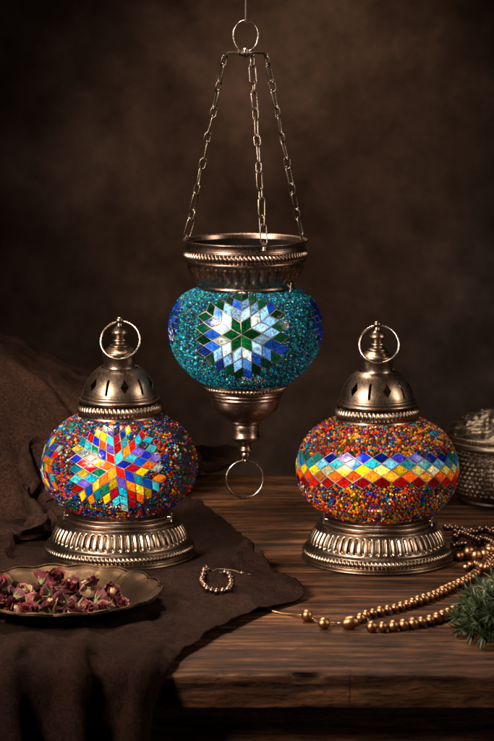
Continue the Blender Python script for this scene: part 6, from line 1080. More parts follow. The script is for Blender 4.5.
[43,-1,1,0,1,-2,1,0,0,-1,1,0,0,0,0,-1,1,-1,1,-1,0,1,0,0,-1,0,2,-1,-1,1,0,0,-1,-1,2,-1,1,0,0,-1,1,0,0,-2,0,-6,7,-5,5,-2,-10,8,5,-2,1,-2,1,-1,0,1,-2],
[43,0,0,0,-1,1,-1,1,0,0,0,-1,0,0,0,1,-1,1,-1,0,1,-1,0,0,0,1,0,0,0,0,0,-1,0,1,0,0,0,0,0,0,-1,1,-5,-1,-1,5,-3,3,-1,-8,11,-2,0,-1,0,0,-2,2,0,-2,2],
[43,0,0,0,0,0,0,0,0,0,-1,1,0,0,0,-1,1,0,0,-1,0,1,-1,-1,2,0,1,-1,-1,1,-1,1,0,0,0,0,0,1,-1,0,-1,-3,1,-1,3,0,0,0,-7,5,1,-3,-5,0,5,3,-2,-2,0,2,0],
[43,-1,0,0,0,1,0,0,0,0,0,0,0,0,0,0,0,0,0,0,0,-1,0,0,0,0,1,0,-2,1,1,-1,0,1,0,0,0,0,0,0,-1,-1,-3,4,-6,3,2,0,-3,3,-3,0,2,2,-6,5,-3,-9,13,-3,-1],
[42,1,0,0,0,-1,1,-1,1,0,0,0,0,0,-1,-1,0,1,2,-2,0,0,-1,0,-1,3,0,-6,1,3,0,0,-2,3,0,0,1,1,0,-1,-1,-2,2,-5,5,0,-2,-4,4,2,-1,-2,2,-1,-2,0,1,-7,11,-4,0],
[42,-1,0,0,0,1,0,0,-1,0,0,0,0,0,1,0,-3,2,-6,6,1,-1,-9,8,1,2,0,-13,11,1,1,-1,-1,1,0,1,0,0,0,-1,0,-1,-1,2,0,-1,-2,-2,5,-2,-2,3,0,-1,0,-8,3,2,6,-2,-3],
[38,0,0,0,0,-1,0,1,0,0,0,1,-1,1,0,2,-1,0,2,-6,3,-1,4,-3,2,2,-2,-2,-2,3,-8,9,-1,-2,4,-2,0,-1,0,0,0,1,0,1,-3,1,-4,7,-2,-3,6,-2,0,-2,2,-5,-4,12,-2,-1,-3],
[32,1,0,0,-1,3,1,-3,0,0,1,2,-3,0,1,3,5,-1,-12,5,4,-12,9,-3,1,7,0,-1,2,-3,-1,-1,2,-3,-4,4,0,-1,-2,1,-2,4,2,-2,0,-3,9,-2,-3,5,0,-3,-11,10,4,-8,0,8,0,0,-4],
[29,-1,1,0,1,-5,-2,4,0,4,-3,4,-4,1,-1,-3,-9,21,-4,-1,-2,2,1,4,0,6,-5,0,-10,2,4,-7,11,-3,-9,4,-1,-1,2,0,-1,6,-6,6,1,-5,5,-1,0,4,-1,-10,14,1,-6,-4,5,5,-2,2,-5],
[24,1,0,0,-1,6,-1,-5,0,3,-4,7,-4,-2,1,-2,4,4,10,1,-20,13,-6,-4,15,0,-5,0,-8,-5,3,2,13,0,-10,-5,0,0,-1,5,6,-23,14,-2,2,8,-5,3,6,-7,4,-6,14,0,-8,-5,10,2,1,0,-4],
[31,-7,-1,1,2,-7,4,0,0,3,-5,4,-3,0,1,1,1,0,11,-2,1,-8,-1,-1,6,5,-3,-1,-6,-1,-4,6,-6,1,8,-7,-1,0,5,-2,-3,-1,12,-5,4,-8,0,1,-1,12,-23,27,2,-2,-7,0,10,1,-1,-4,-2],
[13,9,2,-1,-1,3,-4,2,1,1,-7,-12,23,-7,-1,0,-3,-6,-30,4,17,11,12,2,-6,9,-13,0,4,1,4,-4,-7,-8,12,2,-1,10,-7,-17,15,1,4,-3,-13,13,2,0,0,-8,12,14,-5,-1,-15,12,3,-3,2,7,-3],
[27,-3,0,1,4,-5,0,-1,3,-4,9,-16,7,-2,1,0,2,-21,12,-1,6,9,-2,7,-13,6,-7,5,7,-6,-7,-1,12,3,-11,2,-2,-16,24,4,-7,10,-5,-21,17,1,0,8,0,-2,9,2,-18,5,-13,27,-6,0,2,0,1],
[23,3,-1,0,5,-4,0,-1,3,-17,30,-13,-14,12,-2,0,-1,15,0,-4,-1,-4,-1,-17,23,-6,-6,-3,4,1,4,-7,1,-1,5,0,3,-7,-23,25,14,2,-46,36,2,3,-3,-11,-7,17,14,-9,12,-26,0,27,-14,9,-1,1,0],
[29,0,0,0,5,-6,-1,1,0,-3,8,-5,5,-6,4,1,7,-30,15,18,-6,-2,-6,0,8,-8,-2,4,6,-8,-3,1,5,-8,7,1,-6,6,-7,-12,-23,24,36,2,-2,-9,-5,-4,-4,-20,-9,15,26,-27,22,12,-3,-2,2,0,0],
[34,-1,0,-1,5,-5,4,-5,2,0,-7,18,-13,3,4,8,-23,19,-4,-7,8,3,-1,-3,6,-16,2,8,18,-22,4,-1,-14,10,6,0,-6,10,-5,-5,23,-37,-3,3,7,9,6,-2,0,0,7,9,-34,-2,27,-2,-1,0,-3,1,3],
[41,2,-1,0,-3,15,-22,10,-14,11,-19,41,14,7,-28,0,-3,-16,10,1,1,-8,-5,11,0,-17,9,13,5,-10,-13,4,-11,18,10,-6,3,-18,18,-2,-30,31,-6,1,2,2,7,14,8,8,-7,-70,1,30,8,-7,3,-3,3,-1,-8],
[60,1,1,0,-20,1,36,-29,-5,7,18,-27,13,22,-3,-22,11,3,-3,4,11,8,-23,-14,-10,-14,27,10,-23,36,-22,-10,8,5,-2,3,2,3,-21,-1,22,-15,1,5,5,3,-7,-16,-7,-5,-23,-1,5,29,13,-13,3,0,1,-2,0],
[85,2,2,1,2,-4,-20,23,12,-13,-7,7,-3,-5,7,0,-5,-3,7,11,1,-16,3,-18,-45,28,26,10,-1,7,1,-14,-6,0,-1,9,3,0,0,-5,-27,3,15,5,3,0,-1,-4,-17,-28,-1,28,4,-15,3,-19,8,5,-1,-2,5],
[94,0,-3,-1,-4,-2,-6,15,-8,12,-6,9,-13,-19,21,3,6,-1,-7,-14,4,19,-9,8,-2,-3,-9,3,12,-15,10,2,-4,-1,3,4,3,4,0,-8,2,-4,-6,-6,-15,-21,-11,3,13,10,-2,1,-21,17,-11,-9,6,-1,-1,3,-1],
[80,1,6,-2,-2,-1,-4,-11,13,-9,7,-10,9,5,-2,-2,-16,-3,0,5,-6,-13,24,-5,0,-2,-6,24,8,4,-7,0,-4,-10,-5,4,0,-4,-5,-4,-1,-6,-13,-18,-2,6,2,-4,0,9,12,1,3,-5,-3,3,1,1,0,0,0],
[59,-30,-34,-20,-7,1,5,-20,-22,19,3,6,-3,3,18,45,28,0,-11,-50,-18,29,68,0,-2,-1,-16,-67,-24,29,67,11,-8,0,-7,-21,-12,5,18,15,2,-1,-4,-13,-30,-8,2,8,5,3,6,10,20,0,-30,17,-1,0,0,0,0],
[-45,-5,4,4,1,1,2,16,19,-11,-16,-7,1,2,-1,-1,19,35,-3,5,6,-15,-21,32,28,-4,-3,-7,-30,-52,-4,58,-3,-16,-22,-8,1,-3,-3,4,6,3,18,1,28,7,4,4,6,7,6,4,-5,-28,26,-2,-1,0,0,1,-1],
[-42,3,3,8,30,19,14,7,1,-1,1,-13,6,-3,-8,-20,-42,-3,40,40,-7,-2,3,3,-9,9,-2,2,-2,6,-61,-13,-4,-3,1,5,7,14,11,10,11,11,-2,15,-2,2,0,0,0,-3,3,1,-24,25,-11,9,-1,0,1,0,0]],
[
[6,0,0,0,0,0,17,-17,-1,22,45,-49,-17,0,1,18,20,20,-29,-1,-26,-2,-1,0,0,13,7,-18,3,9,11,-6,8,4,24,13,-1,-36,10,9,7,12,1,18,18,-34,-9,-17,55,60,20,6,-6,60,48,52,6,-30,-63,-58,-71],
[0,0,0,1,-1,0,5,15,-2,15,-46,-4,17,4,-2,33,-11,-11,-10,-29,28,5,-7,0,0,17,-37,18,-3,3,-23,10,9,5,-31,4,8,42,-45,-11,7,2,23,32,-31,7,-38,41,12,-24,-23,24,6,-9,12,-19,21,-16,14,5,-19],
[0,0,0,7,0,-7,2,22,-11,5,-49,31,0,2,6,9,-6,-29,18,4,-9,7,2,-4,8,-29,21,15,-15,-12,28,-20,-9,-17,7,0,-15,0,54,-32,-14,3,20,-14,2,12,25,-21,-14,-2,40,-28,23,-3,-3,1,-32,31,-1,-12,5],
[0,0,7,0,13,-18,2,17,-3,-23,-15,20,2,-7,20,-4,-5,-26,-8,32,-4,-3,13,-10,5,-12,6,4,23,-22,-20,32,-24,8,0,-9,14,-21,-7,23,0,-16,0,10,-30,5,39,-18,2,17,-18,-5,9,6,25,-8,-3,-13,-21,30,26],
[0,0,7,-22,-13,43,-12,14,10,-52,23,5,0,-3,19,-15,-3,-8,2,-3,8,-4,-5,9,0,-2,22,-33,-13,42,-6,-26,31,-15,-1,-7,6,17,-5,-5,-2,-4,-19,-4,12,-7,-16,51,-33,-2,5,16,-5,25,-36,29,8,-27,14,-25,34],
[4,-2,2,0,24,-45,23,5,-5,-27,20,12,11,-23,20,-7,-32,3,29,2,5,7,-31,5,3,-2,-20,32,14,-38,24,6,-28,10,0,6,-16,3,-9,14,-2,3,-8,16,-19,4,2,-27,24,-24,7,14,41,-37,14,-1,-8,15,-9,19,5],
[13,9,-20,22,-17,-7,25,-23,-16,31,-13,-5,8,-6,16,-25,-9,8,5,16,5,-30,19,9,-13,3,-5,-6,-10,33,-40,22,16,-7,-2,0,22,-20,11,-19,8,-8,3,-8,26,-9,-9,8,-32,22,23,-7,0,-8,-9,-15,-47,15,58,18,10],
[9,18,-47,42,-26,26,3,-33,1,26,-20,-2,-24,43,-6,-24,-6,29,-10,14,-21,-10,34,-13,-4,15,-2,-24,19,-21,23,15,-18,-3,5,0,-14,11,-15,28,-18,-2,-12,-3,57,-2,-5,-29,0,-15,-2,35,-54,12,-15,-10,49,26,3,-7,0],
[1,-22,62,-75,5,58,-40,1,15,11,-5,0,21,6,-34,-20,24,25,-6,-61,7,54,-28,14,2,4,5,10,-33,8,11,-29,-10,11,-5,-8,-4,5,13,6,1,0,-6,-16,39,27,-4,0,-35,15,-44,-34,69,-18,5,25,4,-18,7,-8,-14],
[-6,-23,-12,27,54,7,-46,-19,-6,-9,75,2,-4,-9,-50,5,31,-4,15,-10,-9,15,7,-14,-4,-6,12,1,21,-19,0,-51,21,6,8,14,-1,-19,18,-15,-11,10,8,-38,-12,42,16,-16,22,5,-30,18,-63,36,13,5,23,-12,-18,21,2],
[-23,52,8,9,6,-77,22,-12,2,20,9,10,-21,-38,-24,13,-2,15,5,73,-6,-50,14,-21,-17,-3,2,16,1,15,-24,22,4,3,-6,-17,23,31,-39,-19,37,-9,10,-18,-20,-23,-5,26,52,-1,-19,-17,17,-2,5,-3,11,12,-11,1,23],
[23,-18,27,-1,-62,10,3,23,14,9,-61,-11,6,-12,34,22,-3,-26,28,-8,39,-7,-60,-1,22,2,-13,-15,-5,20,24,20,-15,3,15,3,-45,-15,36,18,-35,39,-16,2,-14,21,-1,18,-14,-1,-2,-1,-4,-13,1,-3,14,1,7,18,-13],
[31,-7,-42,-15,15,19,19,29,7,-59,-5,-23,-8,57,23,1,-1,1,-33,-20,-36,-12,40,42,11,1,-10,-13,-12,-20,-7,15,42,21,0,-3,-6,-27,-35,10,38,-7,-3,21,-32,-28,43,9,-31,0,42,-32,-22,-4,9,1,12,16,10,2,0],
[55,2,-33,-3,12,17,13,12,-22,-24,7,-2,15,10,-5,6,9,-24,-33,-34,10,37,20,5,3,2,1,-5,-8,-6,3,9,4,2,4,-1,2,-7,-8,-8,17,-12,0,-1,-17,-28,-7,7,15,-4,4,28,-1,-25,-37,10,5,34,-25,16,24],
[51,10,0,0,3,-1,5,4,-22,15,-1,-2,3,-5,7,9,-10,-2,3,7,-9,-3,0,0,1,1,0,0,1,-5,1,2,2,0,-1,-1,2,0,-4,1,-4,-13,8,-3,-6,-8,-10,-28,13,5,18,11,-9,-63,29,-22,9,19,18,-27,19],
[61,-14,37,-20,-3,0,4,-17,12,9,1,-2,-5,4,1,-4,8,8,-18,-8,12,4,-3,-2,0,5,0,-3,-5,2,-1,-3,-3,-3,2,13,2,0,1,0,-20,5,9,1,9,-13,-18,-6,-12,-24,27,6,-8,15,-69,14,-3,-4,34,3,-16],
[66,-2,11,-6,-8,-5,2,-16,25,3,1,-2,-3,-2,0,12,-21,-17,18,12,2,-2,-1,1,6,-6,1,5,0,-4,-4,-4,-1,-1,-1,-1,5,14,-1,-1,-16,5,0,-1,-1,6,-20,8,-11,-14,-18,5,5,26,-71,7,-6,4,25,9,-12],
[64,6,-9,5,-8,-5,0,-3,11,13,-3,-3,-4,-5,6,-18,-4,18,7,-6,0,0,3,2,-37,2,0,3,7,11,2,5,0,-3,2,0,9,2,7,-5,-3,-6,-10,11,10,-7,-8,-11,0,-13,-18,-18,26,14,0,-75,14,10,-14,34,1],
[55,1,-13,18,-6,-4,-5,4,6,1,13,-2,-5,-4,-1,-20,19,1,0,-2,-1,3,2,-31,22,3,-6,9,-4,0,5,0,1,-1,-6,-1,12,-1,4,0,-3,2,1,-1,-10,8,5,-16,-35,23,-9,-30,22,8,13,-77,10,19,-8,4,13],
[49,2,0,5,-5,-4,-10,5,-4,14,16,-5,-2,0,-24,16,0,7,0,-9,-2,-6,-4,10,2,-6,-1,4,1,3,3,2,-13,-1,-1,2,-4,13,5,-3,5,-4,2,-12,14,2,-1,-31,17,-5,-3,0,-46,29,11,-9,-55,36,-7,-10,6],
[45,-9,15,-6,2,-3,-13,15,-1,4,1,6,-1,-4,-5,1,6,6,-12,2,-5,-2,-9,21,-12,-1,4,-4,6,2,2,-3,1,-7,-2,-1,2,4,2,1,2,0,-11,14,-19,17,-6,-14,-7,0,27,-23,-26,5,20,9,-77,11,25,-5,5],
[47,-2,-3,-7,9,-2,-6,-1,-5,13,-16,23,-2,-8,3,1,-4,4,-12,9,-1,-3,1,-14,21,-2,7,-22,10,7,3,-2,2,3,-7,-10,0,3,3,2,0,-2,5,-22,25,0,-27,23,-7,-15,5,15,8,-74,47,-6,-42,-14,34,-3,5],
[5,37,-10,5,2,0,-2,-13,4,3,6,-3,6,-2,7,-29,-4,22,0,1,1,2,-2,8,-1,-18,14,2,-3,3,0,7,-6,-23,3,8,2,2,1,1,1,-1,-13,8,9,-16,-13,17,10,-14,-15,25,5,-15,-32,30,-3,-61,24,14,-1],
[27,-14,9,20,-8,1,-1,-2,1,-6,4,1,2,0,-18,15,-2,1,1,6,-4,-5,-7,0,16,0,-6,-6,9,0,6,-20,1,20,-13,1,1,1,1,1,-2,4,-8,4,-1,-28,26,0,9,-12,-8,-43,58,20,-20,-11,17,-86,29,-3,8],
[29,-22,9,-4,16,1,-1,-2,3,-18,22,-6,1,-2,2,5,-4,-16,22,-11,4,0,-1,-17,12,9,-5,3,0,0,-10,13,0,-18,12,0,1,0,2,0,-1,-9,3,16,-37,3,22,0,-10,11,-26,20,-31,48,6,-17,6,-68,17,-11,4],
[11,6,8,-2,-1,2,-1,0,-4,4,-9,9,1,0,1,-11,21,-31,9,10,2,-2,0,7,-34,33,-7,1,1,-2,0,-4,4,-1,0,2,0,0,1,1,0,-4,13,-16,-24,29,-11,13,-20,19,-8,9,-22,-39,30,31,3,-34,-36,12,-1],
[13,-2,-2,9,-2,1,1,-1,-4,4,1,0,-1,0,-3,10,-23,14,-1,4,0,1,0,-8,-12,26,-7,-2,2,-1,-1,6,-16,9,2,0,1,1,-1,0,0,8,1,-37,25,-5,7,4,-1,-30,43,-18,-16,-30,-4,57,-2,-6,-63,23,-4],
[15,-8,-4,2,6,1,-1,1,0,-1,0,1,1,-1,0,-1,-3,5,-1,0,1,0,3,-4,2,-14,16,5,-9,-1,4,-12,4,4,1,0,0,0,1,0,-1,-2,-10,7,3,0,9,-28,10,13,-32,40,-21,13,-29,28,-4,6,-58,19,-6],
[-5,12,4,-8,4,-1,0,-1,0,1,0,0,0,0,0,1,8,-5,-4,2,0,-1,-3,9,-6,-8,12,-12,7,1,-5,3,1,0,0,0,0,1,0,0,0,11,-19,6,2,4,-15,11,-1,-5,11,-24,26,-22,3,3,-10,20,-42,12,-5],
[2,2,-8,17,-13,2,0,0,1,-1,0,0,1,0,-1,1,-4,-2,6,0,9,-8,-1,-6,9,-8,12,-8,1,-1,-1,0,2,0,-1,4,-4,0,1,1,2,-16,7,7,1,-5,3,1,0,-1,16,-24,-3,17,-12,-22,10,21,-30,3,-5],
[1,6,10,-26,10,-1,1,0,-1,1,0,0,-1,1,0,-8,3,5,0,-1,6,-5,0,1,-2,0,9,-8,-1,0,8,-4,-4,0,3,-5,3,0,0,0,7,-11,5,1,-2,1,0,0,0,9,-32,25,-2,-4,3,-20,9,3,-11,-2,-4],
[-1,1,-3,2,8,-7,0,0,0,0,0,0,0,-1,1,0,0,-1,0,1,2,-2,0,0,-4,6,2,-4,0,0,7,-10,2,0,12,-13,1,0,1,0,-5,7,4,-6,0,0,0,0,1,-9,10,-5,1,-3,17,-31,18,-9,-3,-7,-2],
[0,2,-14,13,-7,6,0,0,0,0,0,0,3,-3,0,0,-1,1,0,0,1,-1,0,0,0,2,-1,1,-2,6,-5,2,-3,2,-3,0,1,0,0,1,-3,3,-3,2,0,-1,0,0,0,0,-2,5,-3,-1,18,-38,19,-9,0,-7,-1],
[0,-6,5,2,-2,4,-3,0,0,0,0,0,4,-4,0,0,0,0,-1,2,0,-1,0,0,0,4,-2,-1,3,-10,6,0,0,10,-19,9,0,0,0,0,1,-2,-2,3,0,-1,-1,0,8,4,-2,-10,-3,21,-37,19,-9,0,0,-10,3],
[0,0,0,-2,2,-2,2,1,-1,0,0,0,2,-2,0,0,0,-1,1,-2,0,2,0,-1,1,4,-3,0,0,-2,-11,8,4,9,-15,6,0,0,-1,1,0,0,-1,1,-1,0,16,5,-6,3,-3,-2,-2,-18,-12,26,-18,-1,3,-12,6],
[0,-4,5,-1,0,0,1,1,-2,0,0,0,0,0,-1,0,0,1,1,-1,-11,11,0,0,9,-7,-1,1,-7,14,-13,3,2,-1,0,0,0,0,0,0,0,-1,1,-1,5,9,-6,-20,-11,-6,5,10,5,-5,7,20,-23,-3,5,-13,9],
[1,-4,2,1,1,0,-1,3,-2,-1,0,0,-1,1,0,0,0,2,0,1,-8,4,1,0,-9,10,0,0,-1,-8,7,1,7,-12,5,0,0,0,0,0,-1,1,1,7,0,-7,-28,14,12,-1,7,-6,-4,-3,1,15,-20,-6,8,-10,8],
[0,0,1,0,0,-1,0,2,-2,0,0,0,-2,2,0,0,0,-3,-1,7,-4,0,4,0,-4,-1,2,1,-1,0,2,-1,9,-19,9,0,0,0,1,-2,1,-1,-1,-8,11,-13,9,2,-2,14,-13,-2,1,3,1,2,-15,-8,14,-11,6],
[0,0,0,0,6,-6,0,-1,1,0,0,0,-4,3,0,0,0,1,0,-7,6,1,9,-2,-1,-8,2,2,-2,0,-1,1,6,-10,5,0,-1,0,0,0,-2,0,-1,18,-31,10,4,-1,15,-17,1,8,-1,-12,17,-13,-3,-12,18,-9,0],
[0,0,0,0,-3,3,0,-3,3,0,0,0,-3,3,0,-1,1,-1,0,2,-2,0,8,-17,4,4,2,1,0,5,-6,3,-1,-5,3,0,0,1,-1,0,3,-4,16,-28,11,-2,4,5,-10,3,9,-7,-8,22,-4,-27,-2,6,-18,19,1],
[-1,1,0,0,-3,3,0,-3,3,0,0,-1,1,-1,0,5,-5,2,1,5,-7,1,-6,6,1,-2,-1,3,7,-4,-4,5,-10,4,1,2,-2,-1,0,-1,-1,11,-26,9,4,-2,-2,12,-9,-4,10,-18,3,19,8,-40,-7,44,-26,4,1],
[-3,0,0,0,-1,1,0,0,0,0,0,1,-1,1,0,-4,12,-4,-7,-2,12,-1,-13,20,-6,-5,-1,15,-17,-3,6,11,-27,16,6,-9,2,-1,0,-1,-3,-5,5,2,-3,5,11,-25,6,9,-9,6,-6,14,-1,-31,-9,40,-7,-8,2],
[-9,-1,0,0,1,-1,0,0,0,0,0,0,0,0,1,0,-7,8,3,7,-13,22,-20,3,1,-2,2,-18,23,0,-4,-2,-5,13,-7,-1,-2,0,-1,-1,0,-2,3,-1,1,-1,-9,14,7,10,-18,-2,2,10,-15,-2,-7,3,12,-6,1],
[-20,2,-2,1,-1,1,-1,0,0,0,1,0,0,1,0,4,0,14,-6,-12,27,-23,9,-5,-6,12,-9,-4,-4,7,2,0,-1,-7,9,-4,-2,-1,-1,1,2,0,1,2,-2,1,7,6,0,-18,12,-2,9,7,-26,-2,28,-41,31,-7,0],
[-25,-2,1,-1,0,2,3,-5,-1,1,1,4,-5,-1,1,7,10,-3,-17,9,3,-14,8,-4,14,4,-7,-2,6,-4,-3,-2,2,-2,-5,1,0,0,-2,0,-1,9,0,-4,6,2,9,-5,-7,7,0,-5,51,-56,-3,-7,45,-54,49,-16,-2],
[-31,0,-1,0,1,-3,-2,4,0,2,-4,3,-1,0,0,-4,-3,15,5,7,-7,-9,2,5,-2,16,-14,0,-10,1,6,-1,9,-3,-15,4,-2,-1,2,-1,-1,7,-2,6,0,-2,-1,0,0,5,2,42,-37,8,-22,-10,32,-16,18,-4,-2],
[-34,-1,0,-2,0,5,0,-4,0,3,-3,4,-3,0,0,-2,2,6,16,6,-30,14,-9,-3,22,-4,-7,4,-10,-6,9,-5,25,-6,-19,-3,0,0,-2,6,10,-19,19,-11,0,5,-5,2,10,-2,7,-11,21,-6,-19,-8,23,16,-3,4,-14],
[-30,-8,-2,0,-1,-4,2,3,2,3,-2,2,-1,-1,0,0,6,-5,25,-15,1,-8,-3,2,19,-9,-6,4,-9,1,-2,4,-6,-2,6,-4,1,0,3,2,4,-8,9,-4,5,-11,0,2,0,10,-9,29,4,-22,-12,11,-3,27,-4,5,-14],
[-46,3,-1,-2,-2,0,0,3,4,3,1,-6,9,-5,-1,1,-1,-2,-3,-4,5,-4,9,6,4,-6,-9,9,-5,2,4,-1,-10,-5,7,1,3,10,3,-12,1,7,-8,8,-19,10,-1,4,2,-3,9,24,-22,-10,-1,23,-25,39,2,2,-16],
[-47,-2,-1,-1,1,-4,0,2,4,0,7,-8,4,-1,1,1,0,-5,-4,-3,-1,7,5,14,-10,-5,-8,3,9,-1,-1,-3,1,-3,-4,5,4,0,9,2,-3,-1,-8,-12,7,-1,5,14,17,-1,4,-5,-29,-8,-5,79,-56,35,5,-2,-7],
[-58,1,-1,-1,1,-2,1,0,2,-5,14,-11,-3,7,1,1,0,5,-8,-5,-5,5,7,1,3,-9,-7,3,5,5,3,-7,-3,-3,3,3,6,0,1,8,-7,3,-21,5,-1,3,4,2,4,17,25,-36,9,-29,6,54,-24,30,-7,8,-7],
[-65,0,0,-1,2,-2,-1,0,-1,-4,2,-3,2,1,5,2,3,-14,1,-2,-2,5,5,3,2,-10,-4,3,9,-1,0,-2,-1,-6,3,2,-1,1,-4,4,-6,9,6,-1,-4,-4,2,5,3,6,-10,-1,2,1,23,28,3,6,0,1,-3],
[-73,0,-1,0,2,-3,3,-3,-3,-3,-7,7,-4,3,4,7,-11,2,-7,-6,5,9,5,0,1,-13,-1,6,17,-11,2,-2,-7,2,1,-2,-5,5,-8,2,12,-15,-1,1,3,5,7,4,3,1,8,12,-33,9,56,-1,13,3,14,-26,12],
[-80,0,1,0,-1,14,-17,3,-9,0,-7,18,13,10,-28,-1,-2,-11,0,0,5,3,2,5,-3,-9,3,7,6,-6,-3,4,-8,6,3,-8,-2,-10,13,-5,-7,14,-3,4,3,4,7,19,14,7,-12,-39,5,44,57,-48,25,14,-17,10,10],
[-77,0,0,1,-8,0,33,-34,-5,2,10,-13,4,14,-6,-17,6,1,-2,5,27,8,-27,-11,-7,-5,12,8,-10,42,-38,-4,6,2,-5,-3,-2,0,-9,6,11,-3,2,7,8,6,3,-12,-8,-6,0,0,27,27,46,-36,37,-27,4,16,-23],
[-44,1,0,1,3,-5,-5,8,37,2,-39,-7,-19,-8,8,2,-5,-3,10,18,8,4,-25,-19,-24,12,22,12,26,-1,-9,-23,-2,0,-3,2,-5,-5,0,7,-16,5,19,20,20,10,-9,-11,-22,-24,-3,21,29,55,-32,-17,10,13,8,-21,13],
[3,10,19,9,3,4,-19,0,-16,8,24,-25,8,-20,7,-2,-13,5,17,15,-20,-28,48,-32,-13,14,31,13,-40,-20,-3,2,-3,3,9,12,2,-8,-14,-16,11,7,7,8,19,16,3,-16,-11,0,-5,12,31,-51,-22,-3,20,0,-8,8,0],
[28,6,-21,-18,-12,-7,1,25,-21,-22,8,33,-5,5,21,17,15,1,-16,5,-2,26,-63,39,1,9,-44,-13,0,12,25,-12,-4,17,13,-2,0,10,12,-9,-7,1,9,11,-11,-21,-7,4,4,-1,-10,-23,-47,15,-5,21,12,-3,0,0,0],
[-7,-39,-3,6,8,4,6,2,3,-17,-2,10,1,-4,-13,-11,24,12,-3,-23,-9,-13,71,-4,5,0,-42,-8,18,-21,23,48,12,-27,-34,-22,-6,1,9,28,21,5,-11,-28,-16,-3,0,-1,-2,-4,0,7,27,25,-34,36,-8,3,0,0,0],
[-24,36,11,6,-2,-14,-24,-22,-5,22,4,1,8,6,13,15,-47,-25,17,13,-19,19,-38,23,20,-11,15,-10,-16,13,3,-44,5,7,16,31,18,1,-12,-21,-17,-12,0,-4,3,9,3,2,4,7,6,5,26,-58,47,-15,5,0,0,0,0],
[-2,-14,-6,-8,-5,8,11,14,3,6,-14,3,-15,-3,-7,-12,27,9,-15,18,13,14,-3,-39,-15,13,38,-9,-11,7,-41,34,-17,11,7,-13,-13,-7,-1,2,3,8,5,11,16,-10,-1,0,0,0,0,4,-29,28,3,-6,0,0,0,0,0]]])
def fbm(x, y, s, o=4, sd=0.0): return noise.fractal(Vector((x * s, y * s, sd)), 0.9, 2.1, o)
def cloth_obj(name, G, m, flip):
    nt_, nx_ = G.shape[0] - 1, G.shape[1] - 1; vs = []; uvs = []
    for j in range(nt_ + 1):
        for i in range(nx_ + 1):
            vs.append(Vector(G[j, i])); uvs.append((i * 0.011, j * 0.0125))
    fs = []
    for j in range(nt_):
        for i in range(nx_):
            a = j * (nx_ + 1) + i; fs.append((a, a + nx_ + 1, a + nx_ + 2, a + 1) if flip else (a, a + 1, a + nx_ + 2, a + nx_ + 1))
    me = pyd(vs, fs, None); l = me.uv_layers.new(name='UVMap'); idx = np.empty(len(me.loops), np.int32); me.loops.foreach_get('vertex_index', idx)
    l.data.foreach_set('uv', np.asarray(uvs, np.float32)[idx].ravel())
    tmp = bpy.data.objects.new('tmp', me); C.objects.link(tmp); md = tmp.modifiers.new('s', 'SUBSURF'); md.levels = 2; md.render_levels = 2
    dg = bpy.context.evaluated_depsgraph_get(); me2 = bpy.data.meshes.new_from_object(tmp.evaluated_get(dg)); bpy.data.objects.remove(tmp)
    k = len(me2.vertices); co = np.empty(k * 3, np.float32); no = np.empty(k * 3, np.float32); me2.vertices.foreach_get('co', co); me2.vertices.foreach_get('normal', no)
    co = co.reshape(-1, 3); no = no.reshape(-1, 3)
    am = np.array([0.0020 * (1 - 1.6 * abs(fbm(c[0] + 0.01 * c[1], c[1], 22, 3, c[2] * 22))) + 0.0012 * fbm(c[0], c[1], 40, 3, c[2] * 40) + 0.0007 * fbm(c[0] * 1.6, c[1], 70, 3, c[2] * 70) for c in co], np.float32)
    cr_ = np.empty(k, np.float32)
    for q, c in enumerate(co):
        x, y, z = float(c[0]), float(c[1]), float(c[2]); hang_ = z < -0.012 or not flip
        wx = x + 0.035 * fbm(x, y, 6, 3, 1.0 + z * 3); wy = y + 0.035 * fbm(x, y, 6, 3, 7.0 + z * 3)
        f1 = 1 - 2.6 * abs(fbm(wx * 1.3 + wy * 0.5, wy * (0.5 if hang_ else 1.0), 9, 2, z * (2 if hang_ else 8)))
        f2 = 1 - 2.6 * abs(fbm(wx - wy * 0.6, wy * 1.2 + wx * 0.4, 17, 2, 5 + z * 12))
        a_ = 0.0048 * max(0, f1) ** 1.6 + 0.0012 * max(0, f2) ** 1.6
        if flip: a_ *= min(1, max(0, (z + 0.02) / 0.02))
        if flip:
            dl = math.hypot(x - LAMP_L[0], y - LAMP_L[1]); dp = math.hypot(x - PLATE[0], y - PLATE[1]); a_ *= min(1, max(0, (dl - 0.09) / 0.03)) * (min(1, max(0, (dp - 0.095) / 0.025)) if z > -0.01 else 1)
        cr_[q] = a_
    am = am + cr_
    co += no * (np.maximum(am, -0.0006) * (1 if flip else 1))[:, None]; d_ = np.hypot(co[:, 0] - LAMP_L[0], co[:, 1] - LAMP_L[1]); cap = 0.0022 + np.maximum(0, d_ - 0.086) * 0.10 + np.maximum(0, d_ - 0.13) * 0.6; sel = (d_ < 0.17) & (co[:, 0] > -0.26) & flip
    co[sel, 2] = np.minimum(co[sel, 2], cap[sel]); me2.vertices.foreach_set('co', co.ravel()); me2.update(); smooth(me2, None); me2.materials.clear()
    o = put(name, me2, m); md = o.modifiers.new('thickness', 'SOLIDIFY'); md.thickness = 0.0011; md.offset = 1
    return o, me2
cl, cl_me = cloth_obj('linen_cloth', DRAPE, M_cloth, True)
tag(cl, 'brown linen cloth under the star lamp, spilling over the front table edge', 'cloth')
heap, _ = cloth_obj('cloth_heap', HEAP, M_cloth2, False)
tag(heap, 'high dark brown cloth heap in soft folds behind the star lamp', 'cloth')
from mathutils.bvhtree import BVHTree
cloth_bvh = BVHTree.FromPolygons([v.co for v in cl_me.vertices], [tuple(p.vertices) for p in cl_me.polygons])
def cloth_h(x, y):
    hit = cloth_bvh.ray_cast(Vector((x, y, 0.2)), Vector((0, 0, -1))); return hit[0].z + 0.0011 if hit[0] is not None else 0.0

